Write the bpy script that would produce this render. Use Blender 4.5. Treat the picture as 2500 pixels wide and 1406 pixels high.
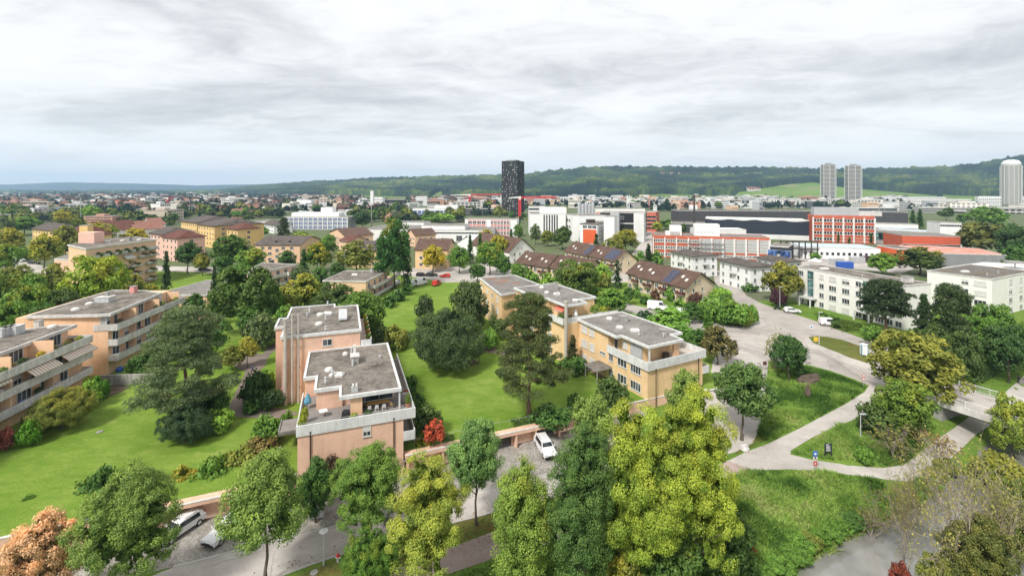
import bpy, bmesh, math, random
import numpy as np
from mathutils import Vector, Matrix
R = math.radians
random.seed(7); RNG = np.random.default_rng(7)
scene = bpy.context.scene
for _o in list(bpy.data.objects): bpy.data.objects.remove(_o)
COL = scene.collection
# ------------------------------------------------------------------ camera, sky, sun, exposure
H = 34.0                 # height of the flying camera above the lawns (m)
FPX, HZ = 1130.0, 462.0  # focal length and horizon line of the 2500 px wide photograph
cam_d = bpy.data.cameras.new('camera'); cam = bpy.data.objects.new('camera', cam_d); COL.objects.link(cam)
cam_d.sensor_fit = 'HORIZONTAL'; cam_d.sensor_width = 36.0; cam_d.lens = 36.0*FPX/2500
cam_d.shift_y = -(703.5-HZ)/2500
cam.location = (0, 0, H); cam.rotation_euler = (R(90), 0, 0)
cam_d.clip_start = 1.0; cam_d.clip_end = 40000
scene.camera = cam

SUN_EL, SUN_ROT = R(48), R(215)      # soft light from behind the camera, a little from the left
world = bpy.data.worlds.new('World'); scene.world = world; world.use_nodes = True
nt = world.node_tree; nt.nodes.clear()
def nd(t, typ, **kw):
 n = t.nodes.new(typ)
 for k, v in kw.items():
  if k.startswith('i_'): n.inputs[k[2:].replace('_', ' ')].default_value = v
  else: setattr(n, k, v)
 return n
def ramp(t, stops, fac=None, interp='LINEAR'):
 r = t.nodes.new('ShaderNodeValToRGB'); cr = r.color_ramp; cr.interpolation = interp
 while len(cr.elements) > 1: cr.elements.remove(cr.elements[-1])
 cr.elements[0].position = stops[0][0]; cr.elements[0].color = (*stops[0][1], 1)
 for p, c in stops[1:]:
  e = cr.elements.new(p); e.color = (*c, 1)
 if fac is not None: t.links.new(fac, r.inputs[0])
 return r
def mixc(t, fac, a, b, mode='MIX'):
 m = t.nodes.new('ShaderNodeMix'); m.data_type = 'RGBA'; m.blend_type = mode
 for s, v in ((0, fac), (6, a), (7, b)):
  if hasattr(v, 'is_output') or isinstance(v, bpy.types.NodeSocket): t.links.new(v, m.inputs[s])
  elif s == 0: m.inputs[0].default_value = v
  else: m.inputs[s].default_value = (*v, 1) if len(v) == 3 else v
 return m.outputs[2]
def math_(t, op, a, b=None, clamp=False):
 m = t.nodes.new('ShaderNodeMath'); m.operation = op; m.use_clamp = clamp
 for i, v in enumerate((a, b)):
  if v is None: continue
  if isinstance(v, bpy.types.NodeSocket): t.links.new(v, m.inputs[i])
  else: m.inputs[i].default_value = v
 return m.outputs[0]
sky = nd(nt, 'ShaderNodeTexSky', sky_type='NISHITA', sun_disc=False, sun_elevation=SUN_EL, sun_rotation=SUN_ROT,
         air_density=1.2, dust_density=3.0, ozone_density=1.0)
tc = nd(nt, 'ShaderNodeTexCoord'); sep = nd(nt, 'ShaderNodeSeparateXYZ'); nt.links.new(tc.outputs['Generated'], sep.inputs[0])
zc = math_(nt, 'MAXIMUM', sep.outputs[2], 0.0)
zz = math_(nt, 'ADD', zc, 0.13)
px_ = math_(nt, 'DIVIDE', sep.outputs[0], zz); py_ = math_(nt, 'DIVIDE', sep.outputs[1], zz)
cmb = nd(nt, 'ShaderNodeCombineXYZ'); nt.links.new(px_, cmb.inputs[0]); nt.links.new(py_, cmb.inputs[1])
mp = nd(nt, 'ShaderNodeMapping'); mp.inputs['Rotation'].default_value = (0, 0, R(-14)); mp.inputs['Scale'].default_value = (0.62, 0.95, 1)
mp.inputs['Location'].default_value = (3.3, 1.4, 0)
nt.links.new(cmb.outputs[0], mp.inputs[0])
n1 = nd(nt, 'ShaderNodeTexNoise', i_Scale=0.80, i_Detail=9.0, i_Roughness=0.56, i_Distortion=0.7); nt.links.new(mp.outputs[0], n1.inputs[0])
mp2 = nd(nt, 'ShaderNodeMapping'); mp2.inputs['Rotation'].default_value = (0, 0, R(-22)); mp2.inputs['Scale'].default_value = (0.8, 1.15, 1)
nt.links.new(cmb.outputs[0], mp2.inputs[0])
n2 = nd(nt, 'ShaderNodeTexNoise', i_Scale=3.0, i_Detail=11.0, i_Roughness=0.66, i_Distortion=0.9); nt.links.new(mp2.outputs[0], n2.inputs[0])
cl = math_(nt, 'ADD', math_(nt, 'MULTIPLY', n1.outputs[0], 0.68), math_(nt, 'MULTIPLY', n2.outputs[0], 0.32))
cr1 = ramp(nt, [(0.32, (0.215, 0.217, 0.224)), (0.41, (0.272, 0.274, 0.279)), (0.47, (0.326, 0.328, 0.330)), (0.54, (0.378, 0.379, 0.378)), (0.68, (0.425, 0.424, 0.420))], cl)
# towards the horizon the deck closes into a pale bluish band
hb = ramp(nt, [(0.0, (1, 1, 1)), (0.035, (0.75,)*3), (0.12, (0.12,)*3), (0.25, (0, 0, 0))], zc)
cloud = mixc(nt, hb.outputs[0], cr1.outputs[0], (0.405, 0.415, 0.425))
skyc = mixc(nt, 0.96, sky.outputs[0], mixc(nt, 1.0, cloud, (10.0, 10.0, 10.0), 'MULTIPLY'))
bg = nd(nt, 'ShaderNodeBackground', i_Strength=0.095); nt.links.new(skyc, bg.inputs[0])
wo = nd(nt, 'ShaderNodeOutputWorld'); nt.links.new(bg.outputs[0], wo.inputs[0])
sun_d = bpy.data.lights.new('sun', 'SUN'); sun_d.energy = 1.5; sun_d.angle = R(10); sun_d.color = (1.0, 0.96, 0.90)
sun = bpy.data.objects.new('sun', sun_d); COL.objects.link(sun); sun.location = (0, 0, 200)
sd = Vector((-0.45, -0.62, 0.0)).normalized()*math.cos(SUN_EL)
sun.rotation_euler = (Vector((-sd.x, -sd.y, -math.sin(SUN_EL)))).to_track_quat('-Z', 'Y').to_euler()
sky.sun_rotation = math.atan2(sd.x, sd.y)
scene.view_settings.view_transform = 'Standard'; scene.view_settings.look = 'None'
scene.view_settings.exposure = 1.52; scene.view_settings.gamma = 1.0; scene.view_settings.use_curve_mapping = False
cy = scene.cycles
cy.max_bounces = 6; cy.diffuse_bounces = 3; cy.glossy_bounces = 2; cy.transmission_bounces = 3; cy.volume_bounces = 1; cy.transparent_max_bounces = 6
cy.use_denoising = True; cy.use_adaptive_sampling = True
cy.volume_step_rate = 10; cy.caustics_reflective = False; cy.caustics_refractive = False

# ------------------------------------------------------------------ helpers
def U(u, v, z=0.0):
 """ground/level point seen at photograph pixel (u, v) when it lies at height z"""
 D = (H-z)*FPX/(v-HZ)
 return Vector(((u-1250)*D/FPX, D, z))
RAMP0, RAMP1 = 62.0, 90.0
def h_low(y): return -2.5*(1-min(1, max(0, (y-RAMP0)/(RAMP1-RAMP0))))
def wall_y(x): return 51.0+0.416*(x+34.7)
def h_up(x, y):
 t = min(1, max(0, (x-27)/12.0)); t = t*t*(3-2*t)
 return t*h_low(y)
def ground(x, y):
 return h_low(y) if (y < wall_y(x) or x > 40) else h_up(x, y)
def P(u, v):
 """point of the terrain seen at a pixel"""
 z = 0.0
 for _ in range(12):
  p = U(u, v, z); z = 0.5*z+0.5*ground(p.x, p.y)
 return U(u, v, z)
def tag(o, label=None, cat=None, group=None, kind=None):
 if label: o['label'] = label
 if cat: o['category'] = cat
 if group: o['group'] = group
 if kind: o['kind'] = kind
 return o
def empty(name, loc, label, cat, group=None, rz=0.0):
 o = bpy.data.objects.new(name, None); COL.objects.link(o); o.location = loc; o.rotation_euler = (0, 0, rz)
 o.empty_display_size = 0.5
 return tag(o, label, cat, group)
def link(name, me, parent=None, loc=None, rz=0.0, scale=None):
 o = bpy.data.objects.new(name, me); COL.objects.link(o)
 if parent is not None: o.parent = parent
 if loc is not None: o.location = loc
 if rz: o.rotation_euler = (0, 0, rz)
 if scale is not None: o.scale = scale
 return o
class MB:
 """collects faces in several materials and links them as one mesh"""
 def __init__(s): s.v = []; s.f = []; s.m = []; s.mats = []
 def mi(s, m):
  if m not in s.mats: s.mats.append(m)
  return s.mats.index(m)
 def face(s, pts, m):
  i = len(s.v); s.v += [tuple(p) for p in pts]; s.f.append(tuple(range(i, i+len(pts)))); s.m.append(s.mi(m)); return s
 def hexa(s, a, b, m):
  """a: four bottom points, b: four top points, counter-clockwise from above"""
  i = len(s.v); s.v += [tuple(p) for p in a]+[tuple(p) for p in b]; k = s.mi(m)
  for f in ((3, 2, 1, 0), (4, 5, 6, 7), (0, 1, 5, 4), (1, 2, 6, 5), (2, 3, 7, 6), (3, 0, 4, 7)):
   s.f.append(tuple(i+j for j in f)); s.m.append(k)
  return s
 def box(s, x0, x1, y0, y1, z0, z1, m):
  return s.hexa([(x0, y0, z0), (x1, y0, z0), (x1, y1, z0), (x0, y1, z0)], [(x0, y0, z1), (x1, y0, z1), (x1, y1, z1), (x0, y1, z1)], m)
 def obox(s, p, d, along, depth, z0, z1, m):
  """box from p along unit d (2D) for `along`, extending depth to the left normal of d"""
  d = Vector((d[0], d[1])); n = Vector((-d.y, d.x)); p = Vector((p[0], p[1]))
  q = [p, p+d*along, p+d*along+n*depth, p+n*depth]
  if depth < 0: q = [q[3], q[2], q[1], q[0]]
  return s.hexa([(a.x, a.y, z0) for a in q], [(a.x, a.y, z1) for a in q], m)
 def prism(s, poly, z0, z1, m, mtop=None, bottom=True):
  poly = ccw(poly); i = len(s.v); n = len(poly)
  s.v += [(p[0], p[1], z0) for p in poly]+[(p[0], p[1], z1) for p in poly]
  k = s.mi(m); kt = s.mi(mtop) if mtop else k
  for j in range(n):
   s.f.append((i+j, i+(j+1) % n, i+n+(j+1) % n, i+n+j)); s.m.append(k)
  s.f.append(tuple(range(i+n, i+2*n))); s.m.append(kt)
  if bottom: s.f.append(tuple(reversed(range(i, i+n)))); s.m.append(k)
  return s
 def tube(s, pts, rad, m, sides=6, cap=True):
  k = s.mi(m); pts = [Vector(p) for p in pts]; i0 = len(s.v); n = len(pts)
  if not hasattr(rad, '__len__'): rad = [rad]*n
  for j, p in enumerate(pts):
   t = (pts[min(j+1, n-1)]-pts[max(j-1, 0)]).normalized()
   a = t.cross(Vector((0, 0, 1)) if abs(t.z) < .9 else Vector((1, 0, 0))).normalized(); b = t.cross(a)
   for q in range(sides):
    w = 2*math.pi*q/sides; c = p+(a*math.cos(w)+b*math.sin(w))*rad[j]; s.v.append((c.x, c.y, c.z))
  for j in range(n-1):
   for q in range(sides):
    q2 = (q+1) % sides; s.f.append((i0+j*sides+q, i0+j*sides+q2, i0+(j+1)*sides+q2, i0+(j+1)*sides+q)[::-1]); s.m.append(k)
  if cap:
   s.f.append(tuple(i0+q for q in range(sides))); s.m.append(k)
   s.f.append(tuple(i0+(n-1)*sides+q for q in reversed(range(sides)))); s.m.append(k)
  return s
 def mesh(s, name, smooth=False):
  me = bpy.data.meshes.new(name); me.from_pydata(s.v, [], s.f)
  for m in s.mats: me.materials.append(m)
  me.polygons.foreach_set('material_index', s.m)
  if smooth: me.polygons.foreach_set('use_smooth', [True]*len(s.f))
  me.update(); return me
 def build(s, name, parent=None, smooth=False, **kw):
  o = link(name, s.mesh(name, smooth), parent, **kw)
  if parent is not None and parent.type == 'EMPTY' and kw.get('loc') is None and not LOCAL[0]:
   o.matrix_parent_inverse = Matrix.LocRotScale(parent.location, parent.rotation_euler, parent.scale).inverted()
  elif parent is not None and kw.get('loc') is None and not LOCAL[0] and parent.parent is not None and parent.parent.type == 'EMPTY':
   o.matrix_parent_inverse = Matrix.Identity(4)
  return o
LOCAL = [False]
def ccw(poly):
 a = sum(poly[i][0]*poly[(i+1) % len(poly)][1]-poly[(i+1) % len(poly)][0]*poly[i][1] for i in range(len(poly)))
 return list(poly) if a > 0 else list(reversed(poly))
def XY(p): return (p[0], p[1])

# ------------------------------------------------------------------ materials
M = {}
def bsdf(name, rough=0.85, spec=0.25):
 m = bpy.data.materials.new(name); m.use_nodes = True; t = m.node_tree; b = t.nodes['Principled BSDF']
 b.inputs['Roughness'].default_value = rough; b.inputs['Specular IOR Level'].default_value = spec
 M[name] = m; return m, t, b
def pos(t, scale=(1, 1, 1), obj=False):
 if obj: s = nd(t, 'ShaderNodeTexCoord').outputs['Object']
 else: s = nd(t, 'ShaderNodeNewGeometry').outputs['Position']
 mpn = nd(t, 'ShaderNodeMapping'); mpn.inputs['Scale'].default_value = scale; t.links.new(s, mpn.inputs[0]); return mpn.outputs[0]
def noise(t, vec, scale, detail=4.0, rough=0.6, dist=0.0):
 n = nd(t, 'ShaderNodeTexNoise', i_Scale=scale, i_Detail=detail, i_Roughness=rough, i_Distortion=dist); t.links.new(vec, n.inputs[0]); return n.outputs[0]
def bump(t, b, h, strength=0.3, dist=0.05):
 n = nd(t, 'ShaderNodeBump', i_Strength=strength, i_Distance=dist); t.links.new(h, n.inputs['Height']); t.links.new(n.outputs[0], b.inputs['Normal'])
def stained(name, c, dark=0.80, light=1.06, rough=0.9, streak=0.0, scale=0.5, bmp=0.1, fine=6.0, spec=0.2, weather=None):
 """plaster, concrete, paint: a base colour with blotches, fine grain and rain streaks"""
 m, t, b = bsdf(name, rough, spec); p = pos(t)
 a = noise(t, p, scale, 5, 0.65); f = noise(t, p, fine, 3, 0.7)
 r = ramp(t, [(0.3, tuple(x*dark for x in c)), (0.5, c), (0.75, tuple(min(1, x*light) for x in c))], a)
 r2 = ramp(t, [(0.25, (0.88,)*3), (0.6, (1, 1, 1))], f)
 out = mixc(t, 1.0, r.outputs[0], r2.outputs[0], 'MULTIPLY')
 if streak:
  s = noise(t, pos(t, (1.3, 1.3, 0.30)), 1.2, 6, 0.75)
  r3 = ramp(t, [(0.42, (1-streak,)*3), (0.6, (1, 1, 1))], s); out = mixc(t, 1.0, out, r3.outputs[0], 'MULTIPLY')
 if weather:
  s = noise(t, p, 0.22, 6, 0.7); r4 = ramp(t, [(0.52, (0, 0, 0)), (0.66, (1, 1, 1))], s)
  out = mixc(t, r4.outputs[0], out, weather)
 t.links.new(out, b.inputs['Base Color'])
 if bmp: bump(t, b, f, bmp, 0.02)
 return m
def brickwall(name, c, mort):
 m, t, b = bsdf(name, 0.92, 0.15); p = pos(t)
 a = noise(t, p, 0.35, 6, 0.65); f = noise(t, pos(t, (9, 9, 14)), 1.0, 2, 0.5)
 w = nd(t, 'ShaderNodeTexWave', wave_type='BANDS', bands_direction='Z', i_Scale=4.1, i_Distortion=0.4, i_Detail=1.0); t.links.new(p, w.inputs[0])
 r = ramp(t, [(0.28, tuple(x*.80 for x in c)), (0.5, c), (0.72, tuple(min(1, x*1.10) for x in c))], a)
 o = mixc(t, 1.0, r.outputs[0], ramp(t, [(0.3, (.86,)*3), (0.65, (1.03,)*3)], f).outputs[0], 'MULTIPLY')
 o = mixc(t, ramp(t, [(0.0, (.30,)*3), (0.35, (0, 0, 0))], w.outputs[0]).outputs[0], o, mort)
 s = noise(t, pos(t, (1.0, 1.0, 0.16)), 1.1, 6, 0.75)
 o = mixc(t, 1.0, o, ramp(t, [(0.32, (.88,)*3), (0.55, (1, 1, 1))], s).outputs[0], 'MULTIPLY')
 t.links.new(o, b.inputs['Base Color']); bump(t, b, w.outputs[0], 0.2, 0.02); return m
def gravel(name, dark, light, moss=None):
 m, t, b = bsdf(name, 0.95, 0.1); p = pos(t)
 a = noise(t, p, 0.30, 6, 0.7, 0.4); f = noise(t, p, 5.5, 3, 0.8); a2 = noise(t, p, 1.3, 5, 0.7)
 s = math_(t, 'ADD', math_(t, 'MULTIPLY', a, 0.62), math_(t, 'MULTIPLY', a2, 0.38))
 o = ramp(t, [(0.38, dark), (0.50, tuple((x+y)/2 for x, y in zip(dark, light))), (0.64, light)], s).outputs[0]
 o = mixc(t, 1.0, o, ramp(t, [(0.32, (.62,)*3), (0.68, (1.25,)*3)], f).outputs[0], 'MULTIPLY')
 if moss:
  k = noise(t, p, 0.16, 5, 0.75); o = mixc(t, ramp(t, [(0.56, (0, 0, 0)), (0.62, (.8,)*3)], k).outputs[0], o, moss)
 t.links.new(o, b.inputs['Base Color']); bump(t, b, f, 0.4, 0.03); return m
def tiled(name, c, c2, course=3.2):
 """roof tiles: courses up the slope with the lichen of old clay"""
 m, t, b = bsdf(name, 0.9, 0.15); p = pos(t)
 w = nd(t, 'ShaderNodeTexWave', wave_type='BANDS', bands_direction='Z', i_Scale=course, i_Distortion=0.6, i_Detail=2.0); t.links.new(p, w.inputs[0])
 a = noise(t, p, 0.5, 6, 0.7); f = noise(t, pos(t, (5, 5, 9)), 1.0, 2, 0.6)
 o = ramp(t, [(0.35, c), (0.68, c2)], a).outputs[0]
 o = mixc(t, 1.0, o, ramp(t, [(0.3, (.75,)*3), (0.7, (1.2,)*3)], f).outputs[0], 'MULTIPLY')
 o = mixc(t, 1.0, o, ramp(t, [(0.1, (.68,)*3), (0.5, (1, 1, 1))], w.outputs[0]).outputs[0], 'MULTIPLY')
 t.links.new(o, b.inputs['Base Color']); bump(t, b, w.outputs[0], 0.4, 0.05); return m
def glass(name, c=(0.03, 0.035, 0.04), rough=0.12):
 m, t, b = bsdf(name, rough, 0.5); a = noise(t, pos(t), 0.7, 2, 0.5)
 t.links.new(ramp(t, [(0.42, c), (0.62, tuple(x*3.0+.02 for x in c))], a).outputs[0], b.inputs['Base Color']); return m
def plain(name, c, rough=0.6, spec=0.4, metal=0.0):
 m, t, b = bsdf(name, rough, spec); a = noise(t, pos(t), 2.0, 3, 0.6)
 t.links.new(ramp(t, [(0.3, tuple(x*.86 for x in c)), (0.7, tuple(min(1, x*1.08) for x in c))], a).outputs[0], b.inputs['Base Color'])
 b.inputs['Metallic'].default_value = metal; return m
brickwall('pink_brick', (0.80, 0.515, 0.375), (0.74, 0.53, 0.43))
brickwall('orange_plaster', (0.84, 0.545, 0.345), (0.80, 0.56, 0.39))
brickwall('ochre_plaster', (0.82, 0.575, 0.32), (0.79, 0.59, 0.37))
stained('concrete_white', (0.68, 0.66, 0.63), streak=0.22, weather=(0.46, 0.44, 0.41))
stained('white_band', (0.70, 0.705, 0.69), streak=0.14)
stained('concrete_grey', (0.36, 0.35, 0.33), streak=0.2)
stained('dirty_wall', (0.46, 0.44, 0.40), streak=0.5)
stained('white_plaster', (0.80, 0.80, 0.79), dark=0.93)
stained('cream_plaster', (0.84, 0.815, 0.775), dark=0.95, streak=0.05)
stained('yellow_plaster', (0.76, 0.53, 0.23), dark=0.92)
stained('pale_pink_plaster', (0.76, 0.49, 0.40), dark=0.92)
stained('peach_plaster', (0.76, 0.51, 0.34), dark=0.92)
stained('beige_plaster', (0.68, 0.54, 0.40), dark=0.92)
stained('pinkish_panel', (0.66, 0.30, 0.27), dark=0.9)
stained('red_brick', (0.47, 0.11, 0.06), dark=0.85, scale=0.3)
stained('bright_red', (0.68, 0.13, 0.045), dark=0.9)
stained('terracotta_wall', (0.55, 0.15, 0.09), dark=0.85)
stained('dark_metal', (0.030, 0.037, 0.055), dark=0.8, rough=0.6)
stained('dark_roofing', (0.075, 0.073, 0.078), dark=0.85)
stained('black_cladding', (0.022, 0.022, 0.022), dark=0.8, rough=0.5)
stained('tower_band', (0.52, 0.50, 0.45), dark=0.95)
stained('grey_cladding', (0.42, 0.43, 0.44), dark=0.9)
stained('pale_blue_roof', (0.50, 0.58, 0.64), dark=0.9)
stained('white_roof', (0.70, 0.70, 0.69), dark=0.85, scale=0.15)
stained('red_roof', (0.60, 0.28, 0.21), dark=0.85, scale=0.12, weather=(0.55, 0.47, 0.43))
stained('pipe_concrete', (0.50, 0.46, 0.41), streak=0.15)
stained('wood_brown', (0.13, 0.055, 0.04), dark=0.8)
stained('timber', (0.36, 0.24, 0.12), dark=0.8, scale=2)
stained('terrace_tile', (0.25, 0.23, 0.215), dark=0.72, scale=0.9)
stained('terrace_pale', (0.50, 0.44, 0.38), dark=0.85)
gravel('roof_gravel', (0.088, 0.078, 0.068), (0.31, 0.275, 0.235))
gravel('roof_gravel_light', (0.16, 0.15, 0.14), (0.31, 0.29, 0.265))
gravel('roof_gravel_moss', (0.12, 0.11, 0.10), (0.22, 0.20, 0.18), (0.20, 0.14, 0.05))
gravel('roof_red_patch', (0.15, 0.135, 0.125), (0.29, 0.27, 0.25), (0.28, 0.15, 0.09))
tiled('brown_tile', (0.105, 0.062, 0.048), (0.175, 0.115, 0.09))
tiled('grey_tile', (0.085, 0.070, 0.064), (0.17, 0.145, 0.13))
tiled('red_tile', (0.26, 0.10, 0.07), (0.33, 0.19, 0.15))
tiled('dark_red_tile', (0.13, 0.05, 0.04), (0.19, 0.09, 0.07))
glass('window_glass'); glass('dark_glass', (0.012, 0.014, 0.018), 0.08); glass('blue_glass', (0.03, 0.06, 0.16), 0.15); glass('green_glass', (0.05, 0.10, 0.10), 0.15)
plain('frame_white', (0.70, 0.70, 0.68)); plain('shutter_white', (0.66, 0.65, 0.62), 0.7); plain('shutter_grey', (0.42, 0.43, 0.43), 0.7)
plain('steel', (0.42, 0.43, 0.43), 0.45, 0.5, 0.3); plain('galvanised', (0.50, 0.51, 0.51), 0.5); plain('dark_steel', (0.05, 0.045, 0.042), 0.5)
plain('crane_red', (0.62, 0.05, 0.055)); plain('crane_white', (0.75, 0.72, 0.70)); plain('signal_red', (0.55, 0.04, 0.03)); plain('sign_white', (0.78, 0.78, 0.78))
plain('sign_blue', (0.05, 0.16, 0.50)); plain('sign_yellow', (0.75, 0.52, 0.06)); plain('blue_plastic', (0.04, 0.12, 0.48)); plain('teal_plastic', (0.10, 0.28, 0.38))
plain('black_rubber', (0.02, 0.02, 0.02), 0.8); plain('car_white', (0.76, 0.76, 0.76), 0.25, 0.6); plain('car_red', (0.62, 0.03, 0.02), 0.25, 0.6)
plain('car_black', (0.02, 0.02, 0.022), 0.25, 0.6); plain('car_grey', (0.32, 0.33, 0.34), 0.25, 0.6); plain('chrome', (0.6, 0.6, 0.6), 0.25, 0.6, 0.8)
plain('lamp_glass', (0.8, 0.2, 0.15), 0.3); plain('headlamp', (0.75, 0.78, 0.8), 0.15); plain('skin', (0.55, 0.33, 0.24)); plain('cloth_black', (0.02, 0.02, 0.022), 0.9)
plain('cloth_blue', (0.05, 0.07, 0.13), 0.9); plain('cloth_red', (0.5, 0.04, 0.05), 0.9); plain('terracotta_pot', (0.45, 0.18, 0.10), 0.9); plain('plastic_white', (0.78, 0.78, 0.76), 0.5)
plain('plastic_green', (0.03, 0.13, 0.09), 0.5); plain('table_wood', (0.52, 0.30, 0.09), 0.6); plain('skylight', (0.74, 0.72, 0.66), 0.4); plain('copper_dark', (0.045, 0.028, 0.022), 0.5)
def panelled():
 m, t, b = bsdf('solar_cell', 0.2, 0.5); p = pos(t)
 a = noise(t, p, 1.4, 2, 0.5); t.links.new(ramp(t, [(0.35, (0.028, 0.03, 0.055)), (0.65, (0.055, 0.06, 0.10))], a).outputs[0], b.inputs['Base Color'])
panelled()
def awning():
 m, t, b = bsdf('awning_cloth', 0.9, 0.1)
 w = nd(t, 'ShaderNodeTexWave', wave_type='BANDS', bands_direction='Y', i_Scale=0.62); t.links.new(pos(t), w.inputs[0])
 t.links.new(ramp(t, [(0.45, (0.42, 0.29, 0.18)), (0.52, (0.66, 0.62, 0.56))], w.outputs[0]).outputs[0], b.inputs['Base Color'])
awning()
def tower_skin():
 """black facade of the tall tower: panes with drawn blinds between dark frames (flat grid too small to pick apart)"""
tower_skin()
def asphalt(name, c, crack=True):
 m, t, b = bsdf(name, 0.92, 0.15); p = pos(t)
 a = noise(t, p, 0.12, 6, 0.7); f = noise(t, p, 8.0, 3, 0.8); s = noise(t, pos(t, (0.5, 1.4, 1)), 0.6, 4, 0.6)
 o = ramp(t, [(0.32, tuple(x*.80 for x in c)), (0.52, c), (0.7, tuple(x*1.14 for x in c))], a).outputs[0]
 o = mixc(t, 1.0, o, ramp(t, [(0.3, (.88,)*3), (0.7, (1.08,)*3)], f).outputs[0], 'MULTIPLY')
 o = mixc(t, 1.0, o, ramp(t, [(0.35, (.88,)*3), (0.6, (1,)*3)], s).outputs[0], 'MULTIPLY')
 vp = nd(t, 'ShaderNodeTexVoronoi', i_Scale=0.11); t.links.new(p, vp.inputs[0]); vs_ = nd(t, 'ShaderNodeSeparateColor'); t.links.new(vp.outputs['Color'], vs_.inputs[0])
 o = mixc(t, 1.0, o, ramp(t, [(0.0, (.90,)*3), (0.5, (1,)*3), (1.0, (1.06,)*3)], vs_.outputs[0]).outputs[0], 'MULTIPLY')
 if crack:
  v = nd(t, 'ShaderNodeTexVoronoi', feature='DISTANCE_TO_EDGE', i_Scale=0.16); 
  w = nd(t, 'ShaderNodeTexNoise', i_Scale=0.9, i_Detail=3.0); t.links.new(p, w.inputs[0])
  mx = mixc(t, 0.18, p, w.outputs[1], 'LINEAR_LIGHT'); t.links.new(mx, v.inputs[0])
  g = noise(t, p, 0.06, 2, .5)
  line = math_(t, 'MULTIPLY', ramp(t, [(0.0, (1,)*3), (0.006, (0,)*3)], v.outputs[0]).outputs[0], ramp(t, [(0.5, (0,)*3), (0.6, (.55,)*3)], g).outputs[0])
  o = mixc(t, line, o, (0.06, 0.055, 0.05))
 t.links.new(o, b.inputs['Base Color']); bump(t, b, f, 0.15, 0.01); return m
asphalt('asphalt', (0.49, 0.45, 0.41)); asphalt('asphalt_lane', (0.42, 0.38, 0.345)); asphalt('path_surface', (0.47, 0.435, 0.395), False); asphalt('pink_path', (0.40, 0.31, 0.275), False)
asphalt('garden_path', (0.215, 0.175, 0.15), False); plain('road_paint', (0.70, 0.70, 0.68), 0.8); plain('red_paint', (0.55, 0.09, 0.07), 0.8)
stained('kerb_stone', (0.48, 0.46, 0.43))
def cobble():
 m, t, b = bsdf('cobble', 0.9, 0.2); p = pos(t)
 v = nd(t, 'ShaderNodeTexVoronoi', feature='DISTANCE_TO_EDGE', i_Scale=4.6, i_Randomness=0.55); t.links.new(p, v.inputs[0])
 v2 = nd(t, 'ShaderNodeTexVoronoi', i_Scale=4.6, i_Randomness=0.55); t.links.new(p, v2.inputs[0])
 a = noise(t, p, 0.4, 5, 0.7)
 o = ramp(t, [(0.35, (0.26, 0.24, 0.215)), (0.65, (0.43, 0.40, 0.36))], a).outputs[0]
 sx = nd(t, 'ShaderNodeSeparateColor'); t.links.new(v2.outputs['Color'], sx.inputs[0])
 o = mixc(t, 1.0, o, ramp(t, [(0, (.8,)*3), (1, (1.2,)*3)], sx.outputs[0]).outputs[0], 'MULTIPLY')
 o = mixc(t, ramp(t, [(0.0, (1,)*3), (0.10, (0,)*3)], v.outputs[0]).outputs[0], o, (0.17, 0.16, 0.13))
 t.links.new(o, b.inputs['Base Color']); bump(t, b, v.outputs[0], 0.6, 0.03)
cobble()
def grassmat(name, a, b_, c, dry=None, fine=14.0):
 m, t, b = bsdf(name, 0.95, 0.08); p = pos(t)
 n1 = noise(t, p, 0.085, 5, 0.6, 0.3); n2 = noise(t, pos(t, (0.8, 2.2, 1)), 0.32, 7, 0.75, 0.6); n3 = noise(t, p, fine*0.45, 3, 0.8)
 o = mixc(t, ramp(t, [(0.35, (0,)*3), (0.62, (1,)*3)], n1).outputs[0], a, b_)
 o = mixc(t, ramp(t, [(0.40, (0,)*3), (0.66, (.85,)*3)], n2).outputs[0], o, c)
 if dry:
  n4 = noise(t, p, 0.33, 6, 0.75); o = mixc(t, ramp(t, [(0.55, (0,)*3), (0.68, (.8,)*3)], n4).outputs[0], o, dry)
 o = mixc(t, 1.0, o, ramp(t, [(0.3, (.62,)*3), (0.7, (1.28,)*3)], n3).outputs[0], 'MULTIPLY')
 t.links.new(o, b.inputs['Base Color']); bump(t, b, n3, 0.8, 0.06); return m
grassmat('lawn', (0.145, 0.240, 0.030), (0.225, 0.315, 0.058), (0.110, 0.205, 0.022), (0.28, 0.33, 0.085))
grassmat('meadow', (0.12, 0.215, 0.032), (0.17, 0.255, 0.045), (0.08, 0.155, 0.022), (0.21, 0.26, 0.07))
grassmat('verge', (0.10, 0.145, 0.025), (0.17, 0.16, 0.05), (0.07, 0.10, 0.02), (0.17, 0.10, 0.045))
grassmat('plain_ground', (0.12, 0.18, 0.045), (0.17, 0.17, 0.12), (0.07, 0.10, 0.035), (0.30, 0.29, 0.27))
def soil():
 m, t, b = bsdf('soil', 0.95, 0.1); p = pos(t); a = noise(t, p, 0.8, 5, .7)
 t.links.new(ramp(t, [(0.35, (0.06, 0.045, 0.032)), (0.65, (0.13, 0.10, 0.07))], a).outputs[0], b.inputs['Base Color'])
soil()
def water():
 m, t, b = bsdf('river_water', 0.06, 0.9); p = pos(t)
 a = noise(t, pos(t, (0.7, 1.6, 1)), 1.0, 5, .6); k = noise(t, p, 0.2, 3, .5)
 t.links.new(ramp(t, [(0.4, (0.17, 0.167, 0.15)), (0.6, (0.27, 0.265, 0.245))], k).outputs[0], b.inputs['Base Color']); bump(t, b, a, 0.22, 0.06)
water()
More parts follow.
